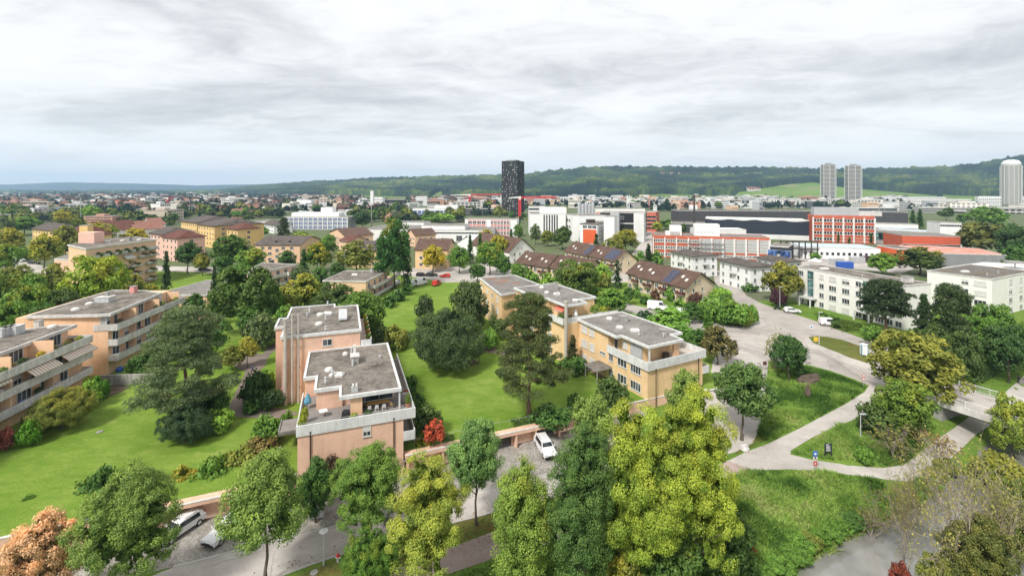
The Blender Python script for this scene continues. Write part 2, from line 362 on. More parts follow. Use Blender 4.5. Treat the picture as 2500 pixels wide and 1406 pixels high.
def bark(name, c):
 m, t, b = bsdf(name, 0.95, 0.1); a = noise(t, pos(t, (3, 3, 0.9), True), 4.0, 5, .7)
 t.links.new(ramp(t, [(0.35, tuple(x*.6 for x in c)), (0.65, tuple(x*1.25 for x in c))], a).outputs[0], b.inputs['Base Color'])
bark('bark', (0.15, 0.125, 0.10)); bark('pine_bark', (0.24, 0.15, 0.11)); bark('twig', (0.40, 0.33, 0.27))
def foliage():
 """one leaf material: the object's colour is the leaf colour of its tree, its alpha how much has turned"""
 m = bpy.data.materials.new('foliage'); m.use_nodes = True; t = m.node_tree; t.nodes.clear(); M['foliage'] = m
 oi = nd(t, 'ShaderNodeObjectInfo'); at = nd(t, 'ShaderNodeAttribute', attribute_name='tint'); au = nd(t, 'ShaderNodeAttribute', attribute_name='aut')
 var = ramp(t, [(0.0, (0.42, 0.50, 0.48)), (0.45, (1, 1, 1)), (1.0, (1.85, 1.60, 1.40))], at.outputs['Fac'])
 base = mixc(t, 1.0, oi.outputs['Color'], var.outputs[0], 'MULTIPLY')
 turned = mixc(t, at.outputs['Fac'], (0.33, 0.30, 0.030), (0.50, 0.43, 0.050))
 k = math_(t, 'MULTIPLY', math_(t, 'SUBTRACT', math_(t, 'ADD', au.outputs['Fac'], oi.outputs['Alpha']), 1.0), 2.4, True)
 col = mixc(t, k, base, turned)
 d = nd(t, 'ShaderNodeBsdfPrincipled', i_Roughness=0.55); d.inputs['Specular IOR Level'].default_value = 0.22; t.links.new(col, d.inputs['Base Color'])
 tr = nd(t, 'ShaderNodeBsdfTranslucent'); t.links.new(mixc(t, 1.0, col, (1.15, 1.25, 0.6), 'MULTIPLY'), tr.inputs[0])
 mx = nd(t, 'ShaderNodeMixShader', i_Fac=0.20); t.links.new(d.outputs[0], mx.inputs[1]); t.links.new(tr.outputs[0], mx.inputs[2])
 o = nd(t, 'ShaderNodeOutputMaterial'); t.links.new(mx.outputs[0], o.inputs[0])
foliage()
def objcolor(name, rough=0.9):
 m, t, b = bsdf(name, rough, 0.2); oi = nd(t, 'ShaderNodeObjectInfo'); a = noise(t, pos(t), 0.3, 3, .6)
 t.links.new(mixc(t, 1.0, oi.outputs['Color'], ramp(t, [(0.3, (.9,)*3), (0.7, (1.05,)*3)], a).outputs[0], 'MULTIPLY'), b.inputs['Base Color'])
objcolor('town_wall')
# ------------------------------------------------------------------ vegetation meshes (shared between alike trees)
def np_mesh(name, V, F, mats, midx=None, attrs=None, smooth=False):
 """V (n,3); F list of (k, m) index arrays by face size"""
 me = bpy.data.meshes.new(name); me.vertices.add(len(V)); me.vertices.foreach_set('co', np.asarray(V, np.float32).ravel())
 nl = sum(f.size for f in F); nf = sum(len(f) for f in F)
 me.loops.add(nl); me.polygons.add(nf)
 me.loops.foreach_set('vertex_index', np.concatenate([f.ravel() for f in F]).astype(np.int32))
 tot = np.concatenate([np.full(len(f), f.shape[1], np.int32) for f in F]); st = np.concatenate([[0], np.cumsum(tot)[:-1]]).astype(np.int32)
 me.polygons.foreach_set('loop_start', st)
 try: me.polygons.foreach_set('loop_total', tot)
 except Exception: pass
 for m in mats: me.materials.append(m)
 if midx is not None: me.polygons.foreach_set('material_index', np.asarray(midx, np.int32))
 if smooth: me.polygons.foreach_set('use_smooth', np.ones(nf, bool))
 for k, a in (attrs or {}).items():
  at = me.attributes.new(k, 'FLOAT', 'POINT'); at.data.foreach_set('value', np.asarray(a, np.float32))
 me.update(calc_edges=True); return me
def unit(a): return a/np.maximum(1e-9, np.linalg.norm(a, axis=-1, keepdims=True))
def leaves(pos_, nrm, size, aspect=0.62, rng=RNG):
 """one diamond-shaped leaf (or spray of leaves) per position, folded along its rib"""
 n = len(pos_); r = unit(rng.normal(size=(n, 3))); a = unit(np.cross(nrm, r)); b = np.cross(nrm, a)
 s = (size*rng.uniform(0.6, 1.3, n))[:, None]
 V = np.empty((n, 4, 3)); fold = nrm*s*0.22
 V[:, 0] = pos_-a*s; V[:, 1] = pos_-b*s*aspect+fold; V[:, 2] = pos_+a*s; V[:, 3] = pos_+b*s*aspect+fold
 return V
def crown_points(kind, n, rng, clumps, rc):
 """clump centres for a unit tree (height 1, width 1), returns centres, outward directions, radius factor"""
 if kind in ('round', 'street', 'oval', 'ash', 'shrub'):
  cz, rz = {'round': (0.54, 0.46), 'street': (0.60, 0.40), 'oval': (0.53, 0.47), 'ash': (0.54, 0.46), 'shrub': (0.40, 0.58)}[kind]
  d = unit(rng.normal(size=(clumps*3, 3)))
  if kind == 'shrub': d[:, 2] = np.abs(d[:, 2]); lo_ = rng.random(len(d)) < .34; d[lo_, 2] = -.40*rng.random(lo_.sum()); d[lo_, :2] = unit(d[lo_, :2])*.94
  d = d[d[:, 2] > -0.85][:clumps]
  # uneven outline: a few broad lobes plus small ones
  lob = unit(rng.normal(size=(12, 3))); bump_ = np.max(d@lob.T, axis=1)
  rad = 0.68+0.36*(bump_-0.60)/0.40
  rad *= rng.uniform(0.60, 1.06, len(d))**0.7
  if kind == 'ash': rad *= rng.uniform(.55, 1.15, len(d))
  inner = rng.random(len(d)) < 0.22; rad[inner] *= rng.uniform(0.4, 0.8, inner.sum())
  rad = np.clip(rad, 0.2, 1.0)
  taper = 1.0
  if kind == 'oval': taper = 1.0-0.25*np.clip(d[:, 2], 0, 1)
  if kind == 'street': taper = 1.0-0.30*np.clip(d[:, 2], 0, 1)
  k = 0.5-rc*0.75
  C = np.stack([d[:, 0]*k*rad*taper, d[:, 1]*k*rad*taper, cz+d[:, 2]*(rz-rc*0.75)*rad], 1)
  return C, d
 if kind == 'pine':
  z = rng.uniform(0.22, 0.97, clumps); prof = np.interp(z, [0.2, 0.32, 0.45, 0.55, 0.72, 0.86, 1.0], [0.62, 1.0, 0.88, 0.72, 0.62, 0.55, 0.16])
  a = rng.uniform(0, 2*math.pi, clumps); q = rng.uniform(0.25, 1, clumps)**0.6
  asym = 1-0.25*np.cos(a*3+z*9)
  rr = (0.5-rc)*prof*q*asym
  C = np.stack([np.cos(a)*rr, np.sin(a)*rr, z+0.02*q], 1); d = unit(np.stack([np.cos(a)*.6, np.sin(a)*.6, np.full(clumps, .8)], 1)); return C, d
 if kind == 'flatpine':
  z = rng.uniform(0.42, 0.98, clumps); prof = np.interp(z, [0.4, 0.52, 0.7, 0.88, 1.0], [0.85, 1.0, 0.95, 0.75, 0.35])
  a = rng.uniform(0, 2*math.pi, clumps); q = rng.uniform(0.1, 1, clumps)**0.6; rr = (0.5-rc)*prof*q
  C = np.stack([np.cos(a)*rr, np.sin(a)*rr, z], 1); return C, unit(np.stack([np.cos(a)*.4, np.sin(a)*.4, np.ones(clumps)], 1))
 if kind in ('spruce', 'cypress'):
  z = rng.uniform(0.03, 0.99, clumps)**1.0
  prof = (1-z)**0.85 if kind == 'spruce' else np.interp(z, [0, .15, .5, .8, 1], [.7, 1, .95, .6, .08])
  tier = 1-0.28*((z*13) % 1) if kind == 'spruce' else 1
  a = rng.uniform(0, 2*math.pi, clumps); q = rng.uniform(0.55, 1, clumps)
  rr = np.maximum(0.01, (0.5-rc*.5)*prof*q*tier); C = np.stack([np.cos(a)*rr, np.sin(a)*rr, z-0.03*q], 1)
  return C, unit(np.stack([np.cos(a), np.sin(a), np.full(clumps, .25 if kind == 'spruce' else .3)], 1))
ASPECT = {'oval': 2.1, 'ash': 1.7, 'street': 1.45, 'round': 1.15, 'spruce': 2.2, 'cypress': 2.4, 'shrub': .6, 'pine': 1.25, 'flatpine': .9}
def crown_mesh(name, kind, n, seed, leaf, clumps=90, rc=0.13, aspect=0.62, core=True):
 rng = np.random.default_rng(seed); zs = 1/ASPECT.get(kind, 1)
 C, D = crown_points(kind, n, rng, clumps, rc); m = len(C); per = max(3, n//m)
 cr = rc*rng.uniform(0.65, 1.25, m)
 flat = {'pine': 0.45, 'flatpine': 0.40, 'spruce': 0.6, 'ash': 0.8}.get(kind, 0.85)
 idx = np.repeat(np.arange(m), per); d = unit(rng.normal(size=(len(idx), 3)))
 out = D[idx]; dot = (d*out).sum(1); flip = dot < -0.15; d[flip] *= -1
 r = cr[idx]*rng.uniform(0.45, 1.08, len(idx)); off = d*r[:, None]; off[:, 2] *= flat*zs
 pp = C[idx]+off
 nn = unit(d+0.55*rng.normal(size=d.shape)+np.array([0, 0, 0.35]))
 if kind in ('pine', 'flatpine', 'spruce'):   # sprays point outwards
  nn = unit(rng.normal(size=d.shape)+np.array([0, 0, 0.8]))
 V = leaves(pp, nn, np.full(len(pp), leaf), aspect, rng); V[:, :, 2] = pp[:, None, 2]+(V[:, :, 2]-pp[:, None, 2])*zs
 ct = rng.random(m); tint = 0.50+0.42*(ct[idx]-.5)+0.34*(rng.random(len(idx))-.5)+0.20*d[:, 2]+.06  # upper side of each clump tinted lighter, light from above put into the colour
 # autumn turns clump by clump, first the top and the outside
 lobe = unit(rng.normal(size=(4, 3))); side = np.max(D@lobe.T, axis=1)
 aut = 0.30*rng.random(m)[idx]+0.30*np.clip(pp[:, 2], 0, 1)+0.30*side[idx]+0.10*rng.random(len(idx))
 VV = V.reshape(-1, 3); nq = len(V); F = [np.arange(nq*4).reshape(-1, 4)]; T = np.repeat(tint, 4); A = np.repeat(aut, 4)
 if core and kind not in ('pine', 'flatpine'):
  # larger, denser leaves inside stop one seeing straight through
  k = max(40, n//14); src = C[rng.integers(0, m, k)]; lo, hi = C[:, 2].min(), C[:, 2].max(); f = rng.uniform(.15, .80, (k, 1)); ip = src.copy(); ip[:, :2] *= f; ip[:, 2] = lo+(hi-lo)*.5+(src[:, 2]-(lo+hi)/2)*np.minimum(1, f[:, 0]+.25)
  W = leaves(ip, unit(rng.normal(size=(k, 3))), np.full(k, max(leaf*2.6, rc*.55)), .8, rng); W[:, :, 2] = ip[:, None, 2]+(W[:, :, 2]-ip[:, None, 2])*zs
  b0 = len(VV); VV = np.concatenate([VV, W.reshape(-1, 3)]); F = [np.concatenate([F[0], b0+np.arange(k*4).reshape(-1, 4)])]; T = np.concatenate([T, np.full(k*4, .08)]); A = np.concatenate([A, np.full(k*4, .1)])  # shade inside the crown put into the dark tint of these leaves
 me = np_mesh(name, VV, F, [M['foliage']], attrs={'tint': T, 'aut': A}); me['ctr'] = 0
 return me, C
def trunk_mesh(name, kind, C, seed, thick=0.022, mat='bark'):
 rng = np.random.default_rng(seed); b = MB(); m = M[mat]
 top = {'pine': 0.95, 'flatpine': 0.85, 'spruce': 0.97, 'cypress': 0.9, 'shrub': 0.4}.get(kind, 0.72)
 pts = [(0.012*math.sin(i*1.7+seed), 0.012*math.cos(i*2.1+seed), top*i/7) for i in range(8)]
 b.tube(pts, [thick*(1.5 if i == 0 else 1)*(1-0.85*i/7) for i in range(8)], m, 7)
 if kind == 'flatpine':
  b.tube([(0, 0, 0.05), (-0.05, 0.02, 0.25), (-0.14, 0.03, 0.5), (-0.2, 0.02, 0.7)], [thick*.8, thick*.7, thick*.55, thick*.2], m, 6)
 k = 16 if kind in ('pine', 'flatpine') else 10
 for i in rng.choice(len(C), min(k, len(C)), replace=False):
  c = C[i]; z0 = c[2]*rng.uniform(0.55, 0.8) if kind not in ('pine', 'spruce') else c[2]-0.03
  z0 = min(max(z0, 0.12), top-.02); r = thick*0.42*(1-z0*.6)
  mid = (c[0]*.5+rng.normal()*.01, c[1]*.5+rng.normal()*.01, z0+(c[2]-z0)*.35)
  b.tube([(0, 0, z0), mid, tuple(c)], [r, r*.65, r*.15], m, 4, False)
 return b.mesh(name, True)
def bare_mesh(name, seed, twigs=5, leafn=2600, reach=0.5, leaf=0.010):
 """a tree that has lost most leaves: branches fork down to twigs, few leaves left on the tips"""
 rng = np.random.default_rng(seed); V = []; F = []; tips = []
 def seg(p, q, r0, r1):
  t = q-p; t = t/np.linalg.norm(t); a = np.cross(t, [0, 0, 1.0] if abs(t[2]) < .9 else [1.0, 0, 0]); a /= np.linalg.norm(a); b = np.cross(t, a)
  i = len(V)
  for (c, r) in ((p, r0), (q, r1)):
   for k in range(3):
    w = 2.094*k; V.append(c+(a*math.cos(w)+b*math.sin(w))*r)
  for k in range(3): F.append((i+k, i+(k+1) % 3, i+3+(k+1) % 3, i+3+k))
 def grow(p, d, L, r, lev):
  n = 3
  for i in range(n):
   d2 = unit(d+rng.normal(size=3)*0.16+np.array([0, 0, 0.05])); q = p+d2*L/n; seg(p, q, r*(1-.2*i), r*(1-.2*(i+1))); p = q; d = d2
   if lev < twigs and (i > 0 or lev > 0):
    for _ in range((2 if rng.random() < .55 else 1) if lev > 0 else 3):
     s = unit(rng.normal(size=3)); nd_ = unit(d*0.55+s*0.75+np.array([0, 0, 0.12])); grow(p, nd_, L*rng.uniform(.5, .72), max(r*.46, .0008), lev+1)
  tips.append(p)
 def budget():
  return len(F) < 30000
 grow(np.array([0, 0, 0.0]), np.array([0, 0, 1.0]), 0.42, 0.013, 0)
 for k in range(4):
  a = k*1.6+rng.random(); 
  if budget(): grow(np.array([0, 0, 0.05+0.07*k]), unit(np.array([math.cos(a)*.8, math.sin(a)*.8, 0.9])), 0.34, 0.009, 1)
 V = np.array(V); 
 s = max(np.percentile(np.abs(V[:, :2]), 99.7), 1e-6); V[:, :2] *= 0.5/s; hz = np.percentile(V[:, 2], 99.8); V[:, 2] /= hz
 T = np.array(tips); T[:, :2] *= 0.5/s; T[:, 2] /= hz
 wood = np_mesh(name+'_wood', V, [np.array(F)], [M['twig']])
 pk = T[rng.integers(0, len(T), leafn)]+rng.normal(size=(leafn, 3))*0.016
 L = leaves(pk, unit(rng.normal(size=pk.shape)), np.full(leafn, leaf), .6, rng)
 fol = np_mesh(name+'_leaves', L.reshape(-1, 3), [np.arange(leafn*4).reshape(-1, 4)], [M['foliage']], attrs={'tint': np.repeat(rng.uniform(.2, .9, leafn), 4), 'aut': np.repeat(rng.uniform(.2, 1, leafn), 4)})
 return fol, wood
LIB = {}
def lib(kind, tier, var):
 key = (kind, tier, var)
 if key in LIB: return LIB[key]
 base = 'round' if kind == 'bush' else kind
 if kind == 'bare':
  LIB[key] = bare_mesh('bare_%d' % var, 31+var, 4 if tier == 0 else 3, {0: 3000, 1: 1200, 2: 500}[min(tier, 2)], leaf={0: .0085, 1: .014, 2: .03}[min(tier, 2)]); return LIB[key]
 n = {-1: 62000, 0: 34000, 1: 8500, 2: 2400, 3: 420}[tier]; leaf = {-1: .0078, 0: .0112, 1: .023, 2: .040, 3: .08}[tier]
 clumps = {-1: 330, 0: 190, 1: 130, 2: 70, 3: 26}[tier]; rc = {-1: .062, 0: .085, 1: .10, 2: .13, 3: .2}[tier]; asp = .62
 if kind == 'oval': clumps = int(clumps*1.6); rc *= 1.25; n = int(n*1.25)
 if kind == 'street': rc *= 1.1
 if kind == 'ash': clumps = int(clumps*.5); rc *= 1.35; n = int(n*1.15)
 if kind == 'shrub': clumps = int(clumps*.9); rc *= 1.05; n = int(n*.7)
 if kind in ('pine', 'flatpine'): clumps = int(clumps*1.5); leaf *= 1.35; asp = .22; n = int(n*1.8)
 if kind in ('spruce', 'cypress'): clumps = int(clumps*2.0); rc *= .62; leaf *= 1.2; asp = .35; n = int(n*.8)
 me, C = crown_mesh('%s_crown_%d_%d' % (kind, tier, var), base, n, 100*(tier+1)+7*var+len(kind), leaf, clumps, rc, asp)
 tr = trunk_mesh('%s_trunk_%d_%d' % (kind, tier, var), base, C, var+3, {'shrub': .02, 'pine': .026, 'flatpine': .03, 'spruce': .016}.get(kind, .021), 'pine_bark' if 'pine' in kind else 'bark')
 LIB[key] = (me, tr); return LIB[key]
NTREE = [0]
def plant(kind, p, h, w, col, aut, label, name='tree', cat='tree', group=None, tier=None, rz=None, simple=False):
 D = max(p[1], 1); px = h/D*463*1.0     # height in render pixels
 px = max(px, w/D*463*(.75 if kind == 'shrub' else .4))
 if tier is None: tier = 0 if px > 105 else 1 if px > 46 else 2 if px > 17 else 3
 wp = w/D*463
 if wp > (48 if kind == 'shrub' else 88) and kind in ('round', 'street', 'ash', 'shrub', 'oval'): tier = -1
 NTREE[0] += 1; k = NTREE[0]; var = k % (3 if tier in (1, 2) else 2) if tier >= 0 else (k % 2 if kind in ('street', 'ash') else 0)
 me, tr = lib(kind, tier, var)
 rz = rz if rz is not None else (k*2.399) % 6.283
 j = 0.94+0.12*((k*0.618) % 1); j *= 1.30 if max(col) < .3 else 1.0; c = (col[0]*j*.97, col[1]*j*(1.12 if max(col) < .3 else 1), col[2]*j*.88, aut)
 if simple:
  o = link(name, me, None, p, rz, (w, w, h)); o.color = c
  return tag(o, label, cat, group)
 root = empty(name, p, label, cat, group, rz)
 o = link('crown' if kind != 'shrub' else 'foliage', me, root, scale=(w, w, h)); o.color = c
 if kind != 'shrub' or tier < 1: link('trunk' if kind != 'shrub' else 'stem', tr, root, scale=(w, w, h))
 return root
def T(kind, x, top, base, w, col, aut, label, name='tree', cat='tree', group=None, z=None, **kw):
 """tree whose foot stands at photo pixel (x, base), crown top seen at row `top`, crown w px wide"""
 p = P(x, base) if z is None else U(x, base, z)
 D = p.y; h = (base-top)*D/FPX; ww = w*D/FPX*(1+((x-1250)/FPX)**2)**-.32
 p = p-Vector((0, 0, 0.12))
 return plant(kind, p, h+.12, ww, col, aut, label, name, cat, group, **kw)
# leaf colours
DG = (0.055, 0.105, 0.030); MG = (0.095, 0.165, 0.036); LG = (0.155, 0.240, 0.048); YG = (0.27, 0.33, 0.045); YE = (0.48, 0.39, 0.035)
OL = (0.145, 0.150, 0.042); CG = (0.045, 0.075, 0.036); PG = (0.085, 0.108, 0.055); SG = (0.125, 0.195, 0.075); OR = (0.24, 0.16, 0.03); RD = (0.38, 0.03, 0.02); BR = (0.14, 0.10, 0.05); BLG = (0.05, 0.085, 0.055)
# ------------------------------------------------------------------ terrain
def sm(t): t = min(1, max(0, t)); return t*t*(3-2*t)
def h_low2(x, y):
 s = sm((x-63)/6.0)*(1-sm((y-92)/8.0))
 return h_low(y)*(1-s)-3.1*s
WATER_Z = -5.4
BANK = [U(u, v, WATER_Z) for u, v in ((1820, 1520), (1945, 1406), (2005, 1362), (2085, 1314), (2150, 1288), (2215, 1262), (2290, 1215), (2350, 1160), (2400, 1105), (2440, 1060))]
BANK.append(Vector((140, 100, WATER_Z)))
def bank_d(x, y):
 """distance to the left bank, negative over the water"""
 best = 1e9; sgn = 1
 for a, b in zip(BANK[:-1], BANK[1:]):
  dx, dy = b.x-a.x, b.y-a.y; t = max(0, min(1, ((x-a.x)*dx+(y-a.y)*dy)/(dx*dx+dy*dy)))
  ex, ey = x-a.x-dx*t, y-a.y-dy*t; d = ex*ex+ey*ey
  if d < best: best = d; sgn = 1 if dx*ey-dy*ex > 0 else -1
 return sgn*math.sqrt(best)
def carve(x, y):
 if x < 8 or y > 120: return 9
 d = bank_d(x, y)
 if d >= 0: return WATER_Z+0.25+d*0.40 if d > 1.2 else WATER_Z-0.35+d*0.90
 if d > -10: return WATER_Z-0.6
 return WATER_Z-0.6+(-d-10)*0.55
def h_lower(x, y): return min(h_low2(x, y), carve(x, y))
def ground(x, y):
 return h_lower(x, y) if (y < wall_y(x) or x > 40) else h_up(x, y)
def drape(name, poly, off, mat, zf=ground, step=1.5, kind='structure', parent=None):
 bm = bmesh.new(); vs = [bm.verts.new((p[0], p[1], 0)) for p in ccw([XY(q) for q in poly])]; bm.faces.new(vs); bm.normal_update(); bmesh.ops.triangulate(bm, faces=bm.faces[:], ngon_method='EAR_CLIP')
 if step:
  xs = [v.co.x for v in vs]; ys = [v.co.y for v in vs]
  for ax, lo, hi in ((0, min(xs), max(xs)), (1, min(ys), max(ys))):
   k = math.ceil(lo/step)
   while k*step < hi:
    co = [0, 0, 0]; no = [0, 0, 0]; co[ax] = k*step; no[ax] = 1
    bmesh.ops.bisect_plane(bm, geom=bm.verts[:]+bm.edges[:]+bm.faces[:], plane_co=co, plane_no=no); k += 1
 bmesh.ops.triangulate(bm, faces=bm.faces[:])
 for v in bm.verts: v.co.z = zf(v.co.x, v.co.y)+off
 me = bpy.data.meshes.new(name); bm.to_mesh(me); bm.free(); me.materials.append(M[mat])
 me.polygons.foreach_set('use_smooth', [True]*len(me.polygons))
 o = link(name, me, parent)
 if kind: o['kind'] = kind
 return o
W0, W1 = (-180, wall_y(-180)), (40, wall_y(40))
drape('lawn', [W0, W1, (40, 141), (-180, 141)], 0, 'lawn', h_up, 3.0)
drape('lawn', [(-270, 141), (62, 141), (62, 196), (-30, 204), (-60, 175), (-270, 215)], 0.012, 'lawn', lambda x, y: 0.0, 0)
drape('river_bank', [(-180, -30), (165, -30), (165, 141), (40, 141), W1, W0], 0, 'meadow', h_lower, 1.5)
E9 = 9000
drape('plain', [(-E9, 141), (E9, 141), (E9, E9), (-E9, E9)], 0, 'plain_ground', lambda x, y: 0.0, 0)
drape('plain', [(-E9, -300), (-180, -300), (-180, 141), (-E9, 141)], 0, 'plain_ground', lambda x, y: -2.5, 0)
drape('plain', [(165, -300), (E9, -300), (E9, 141), (165, 141)], 0, 'plain_ground', lambda x, y: -2.5, 0)
drape('plain', [(-180, -300), (165, -300), (165, -30), (-180, -30)], 0, 'plain_ground', lambda x, y: -2.5, 0)
# river
wp = [XY(p) for p in BANK]; nn_ = []
for i, p in enumerate(BANK):
 a = BANK[max(0, i-1)]; b = BANK[min(len(BANK)-1, i+1)]; d = Vector((b.x-a.x, b.y-a.y)).normalized(); nn_.append((p.x+d.y*13-d.x*0, p.y-d.x*13))
w_in = [(p.x-(BANK[min(len(BANK)-1, i+1)].y-BANK[max(0, i-1)].y)/((BANK[min(len(BANK)-1, i+1)]-BANK[max(0, i-1)]).length)*1.5, p.y+(BANK[min(len(BANK)-1, i+1)].x-BANK[max(0, i-1)].x)/((BANK[min(len(BANK)-1, i+1)]-BANK[max(0, i-1)]).length)*1.5) for i, p in enumerate(BANK)]
b = MB()
for i in range(len(BANK)-1):
 b.face([(*w_in[i], WATER_Z), (*nn_[i], WATER_Z), (*nn_[i+1], WATER_Z), (*w_in[i+1], WATER_Z)], M['river_water'])
b.build('river')['kind'] = 'structure'

# ------------------------------------------------------------------ roads and paths
def PX(pts): return [P(u, v) for u, v in pts]
def PL(u, v):
 z = -2.5
 for _ in range(12): p = U(u, v, z); z = 0.5*z+0.5*h_lower(p.x, p.y)
 return U(u, v, z)
def sheet(name, pts, mat, off=0.03, step=1.5, low=False): return drape(name, [PL(*p) for p in pts] if low else PX(pts), off, mat, h_lower if low else ground, step)
street = [(150, 1500), (395, 1396), (422, 1386), (560, 1350), (750, 1303), (1000, 1241), (1200, 1192), (1420, 1138), (1560, 1100), (1680, 1045), (1725, 960), (1742, 880), (1765, 836),
          (1800, 850), (1876, 884), (1868, 960), (1856, 1040), (1838, 1082), (1795, 1104), (1500, 1176), (1200, 1253), (1000, 1304), (870, 1342), (760, 1378), (660, 1416), (540, 1475), (300, 1560)]
sheet('street', street, 'asphalt', 0.03, low=True)
court = [(x, wall_y(x)-0.05) for x in (-75, -50, -20, 9, 22)]+[XY(PL(*p)) for p in ((1530, 1098), (1420, 1136), (1200, 1190), (1000, 1239), (750, 1301), (560, 1348), (422, 1384), (150, 1450))]
drape('parking_court', court, 0.02, 'cobble', h_lower)
sheet('footpath', [(700, 1470), (900, 1409), (1010, 1374), (1140, 1322), (1200, 1300), (1420, 1238), (1620, 1190), (1778, 1124), (1838, 1149), (1800, 1168), (1640, 1230), (1420, 1305), (1200, 1366), (1100, 1400), (960, 1440), (800, 1500)], 'pink_path', 0.035, low=True)
sheet('river_path', [(1778, 1125), (1826, 1102), (1875, 1084), (1953, 1046), (2034, 1003), (2071, 983), (2111, 957), (2122, 941), (2153, 961), (2143, 977), (2111, 1000), (2103, 1017), (2040, 1043), (1982, 1069), (1930, 1101), (1930, 1110),
      (1982, 1123), (2069, 1137), (2155, 1143), (2207, 1136), (2242, 1110), (2285, 1075), (2329, 1046), (2372, 1014), (2400, 990), (2460, 1010), (2425, 1032), (2381, 1063), (2346, 1098), (2300, 1139), (2256, 1170), (2207, 1176), (2155, 1170), (2069, 1159), (1982, 1149), (1924, 1146), (1838, 1149)], 'path_surface', 0.04, 1.5)
jn = [(1740, 660), (1768, 664), (1800, 690), (1822, 722), (1852, 738), (1895, 755), (1941, 768), (1999, 787), (2025, 798), (2068, 813), (2112, 830), (2190, 860), (2260, 900), (2310, 930), (2345, 940),
      (2335, 985), (2300, 992), (2240, 984), (2180, 970), (2153, 962), (2120, 940), (2085, 925), (2028, 905), (1970, 890), (1876, 884), (1800, 850), (1750, 822), (1690, 804), (1600, 782), (1535, 762), (1500, 752), (1530, 742), (1600, 756), (1680, 778), (1760, 797), (1810, 800), (1850, 796), (1868, 790), (1862, 780), (1835, 762), (1800, 742), (1770, 715), (1745, 690)]
sheet('road_junction', jn, 'asphalt_lane', 0.03)
sheet('traffic_island', [(1974, 824), (1996, 821), (2024, 824), (2060, 832), (2108, 850), (2128, 872), (2118, 888), (2070, 872), (2020, 852), (1986, 838)], 'verge', 0.10)
sheet('pavement', [(1974, 824), (1986, 838), (2020, 852), (2070, 872), (2118, 888), (2190, 912), (2240, 930), (2238, 937), (2180, 922), (2100, 896), (2020, 868), (1975, 848), (1962, 832)], 'path_surface', 0.055)
sheet('pavement', [(1690, 790), (1760, 806), (1838, 806), (1872, 796), (1866, 786), (1840, 766), (1834, 770), (1846, 786), (1832, 794), (1770, 795), (1700, 780)], 'path_surface', 0.06)
sheet('courtyard', [(955, 668), (1085, 690), (1170, 690), (1260, 672), (1242, 652), (1205, 636), (1150, 650), (1010, 655)], 'asphalt', 0.02, 0)
sheet('road', [(1480, 690), (1542, 622), (1572, 585), (1588, 548), (1592, 520), (1606, 520), (1606, 560), (1612, 600), (1570, 640), (1532, 690)], 'asphalt', 0.02, 0)
sheet('road', [(0, 640), (60, 640), (130, 655), (135, 672), (60, 668), (0, 660)], 'asphalt', 0.02, 0)
sheet('road', [(380, 650), (480, 652), (560, 655), (640, 662), (640, 672), (540, 668), (430, 663), (380, 662)], 'asphalt', 0.02, 0)
sheet('yard', [(1860, 632), (1990, 622), (2180, 622), (2280, 640), (2200, 668), (2000, 650), (1880, 652)], 'asphalt', 0.02, 0)
sheet('garden_path', [(640, 866), (655, 848), (676, 834), (690, 830), (690, 842), (668, 858), (655, 872), (648, 892), (628, 912), (606, 940), (600, 968), (600, 984), (618, 996), (680, 998), (705, 1000), (730, 1010), (700, 1022), (640, 1021), (580, 1019), (566, 1008), (560, 990), (572, 965), (588, 932), (600, 908), (580, 900), (555, 880), (552, 862), (600, 856)], 'garden_path', 0.03, 0)
sheet('garden_path', [(1160, 850), (1200, 846), (1245, 860), (1240, 870), (1200, 862), (1150, 862)], 'garden_path', 0.03, 0)
sheet('garden_path', [(1365, 895), (1400, 888), (1440, 886), (1480, 915), (1470, 925), (1425, 896), (1370, 904)], 'garden_path', 0.03, 0)
sheet('sand_pit', [(1120, 885), (1150, 872), (1172, 888), (1134, 896)], 'soil', 0.03, 0)
sheet('verge', [(560, 1470), (700, 1418), (870, 1344), (1000, 1306), (1140, 1268), (1200, 1255), (1330, 1222), (1330, 1258), (1200, 1296), (1140, 1318), (1010, 1370), (900, 1405), (700, 1468)], 'verge', 0.02, 1.5, low=True)
sheet('verge', [(1845, 1045), (1880, 1070), (1826, 1098), (1795, 1110), (1800, 1085), (1838, 1070)], 'verge', 0.02, 1.5)
sheet('flower_bed', [(70, 1025), (170, 1030), (225, 985), (290, 960), (320, 945), (280, 935), (230, 935), (120, 960), (60, 1000)], 'soil', 0.02, 0)
def kerb(pts, w=0.16, h=0.12, name='kerb', off=0.02, low=False):
 b = MB(); q = [PL(*p) for p in pts] if low else PX(pts); gf = h_lower if low else ground; fine = []
 for a, c in zip(q[:-1], q[1:]):
  n = max(1, int((c-a).length/2))
  for i in range(n): fine.append(a.lerp(c, i/n))
 fine.append(q[-1])
 for a, c in zip(fine[:-1], fine[1:]):
  d = Vector((c.x-a.x, c.y-a.y)); d.normalize(); n = Vector((-d.y, d.x))*w/2; za, zb = gf(a.x, a.y)+off, gf(c.x, c.y)+off
  pa = [(a.x-n.x, a.y-n.y), (c.x-n.x, c.y-n.y), (c.x+n.x, c.y+n.y), (a.x+n.x, a.y+n.y)]; z = [za, zb, zb, za]
  b.hexa([(p[0], p[1], zz-.1) for p, zz in zip(pa, z)], [(p[0], p[1], zz+h) for p, zz in zip(pa, z)], M['kerb_stone'])
 b.build(name)['kind'] = 'structure'
kerb([(422, 1385), (560, 1349), (750, 1302), (1000, 1240), (1200, 1191), (1420, 1137)], 0.22, 0.06, low=True)
kerb([(1962, 832), (1975, 848), (2020, 868), (2100, 896), (2180, 922), (2238, 937)])
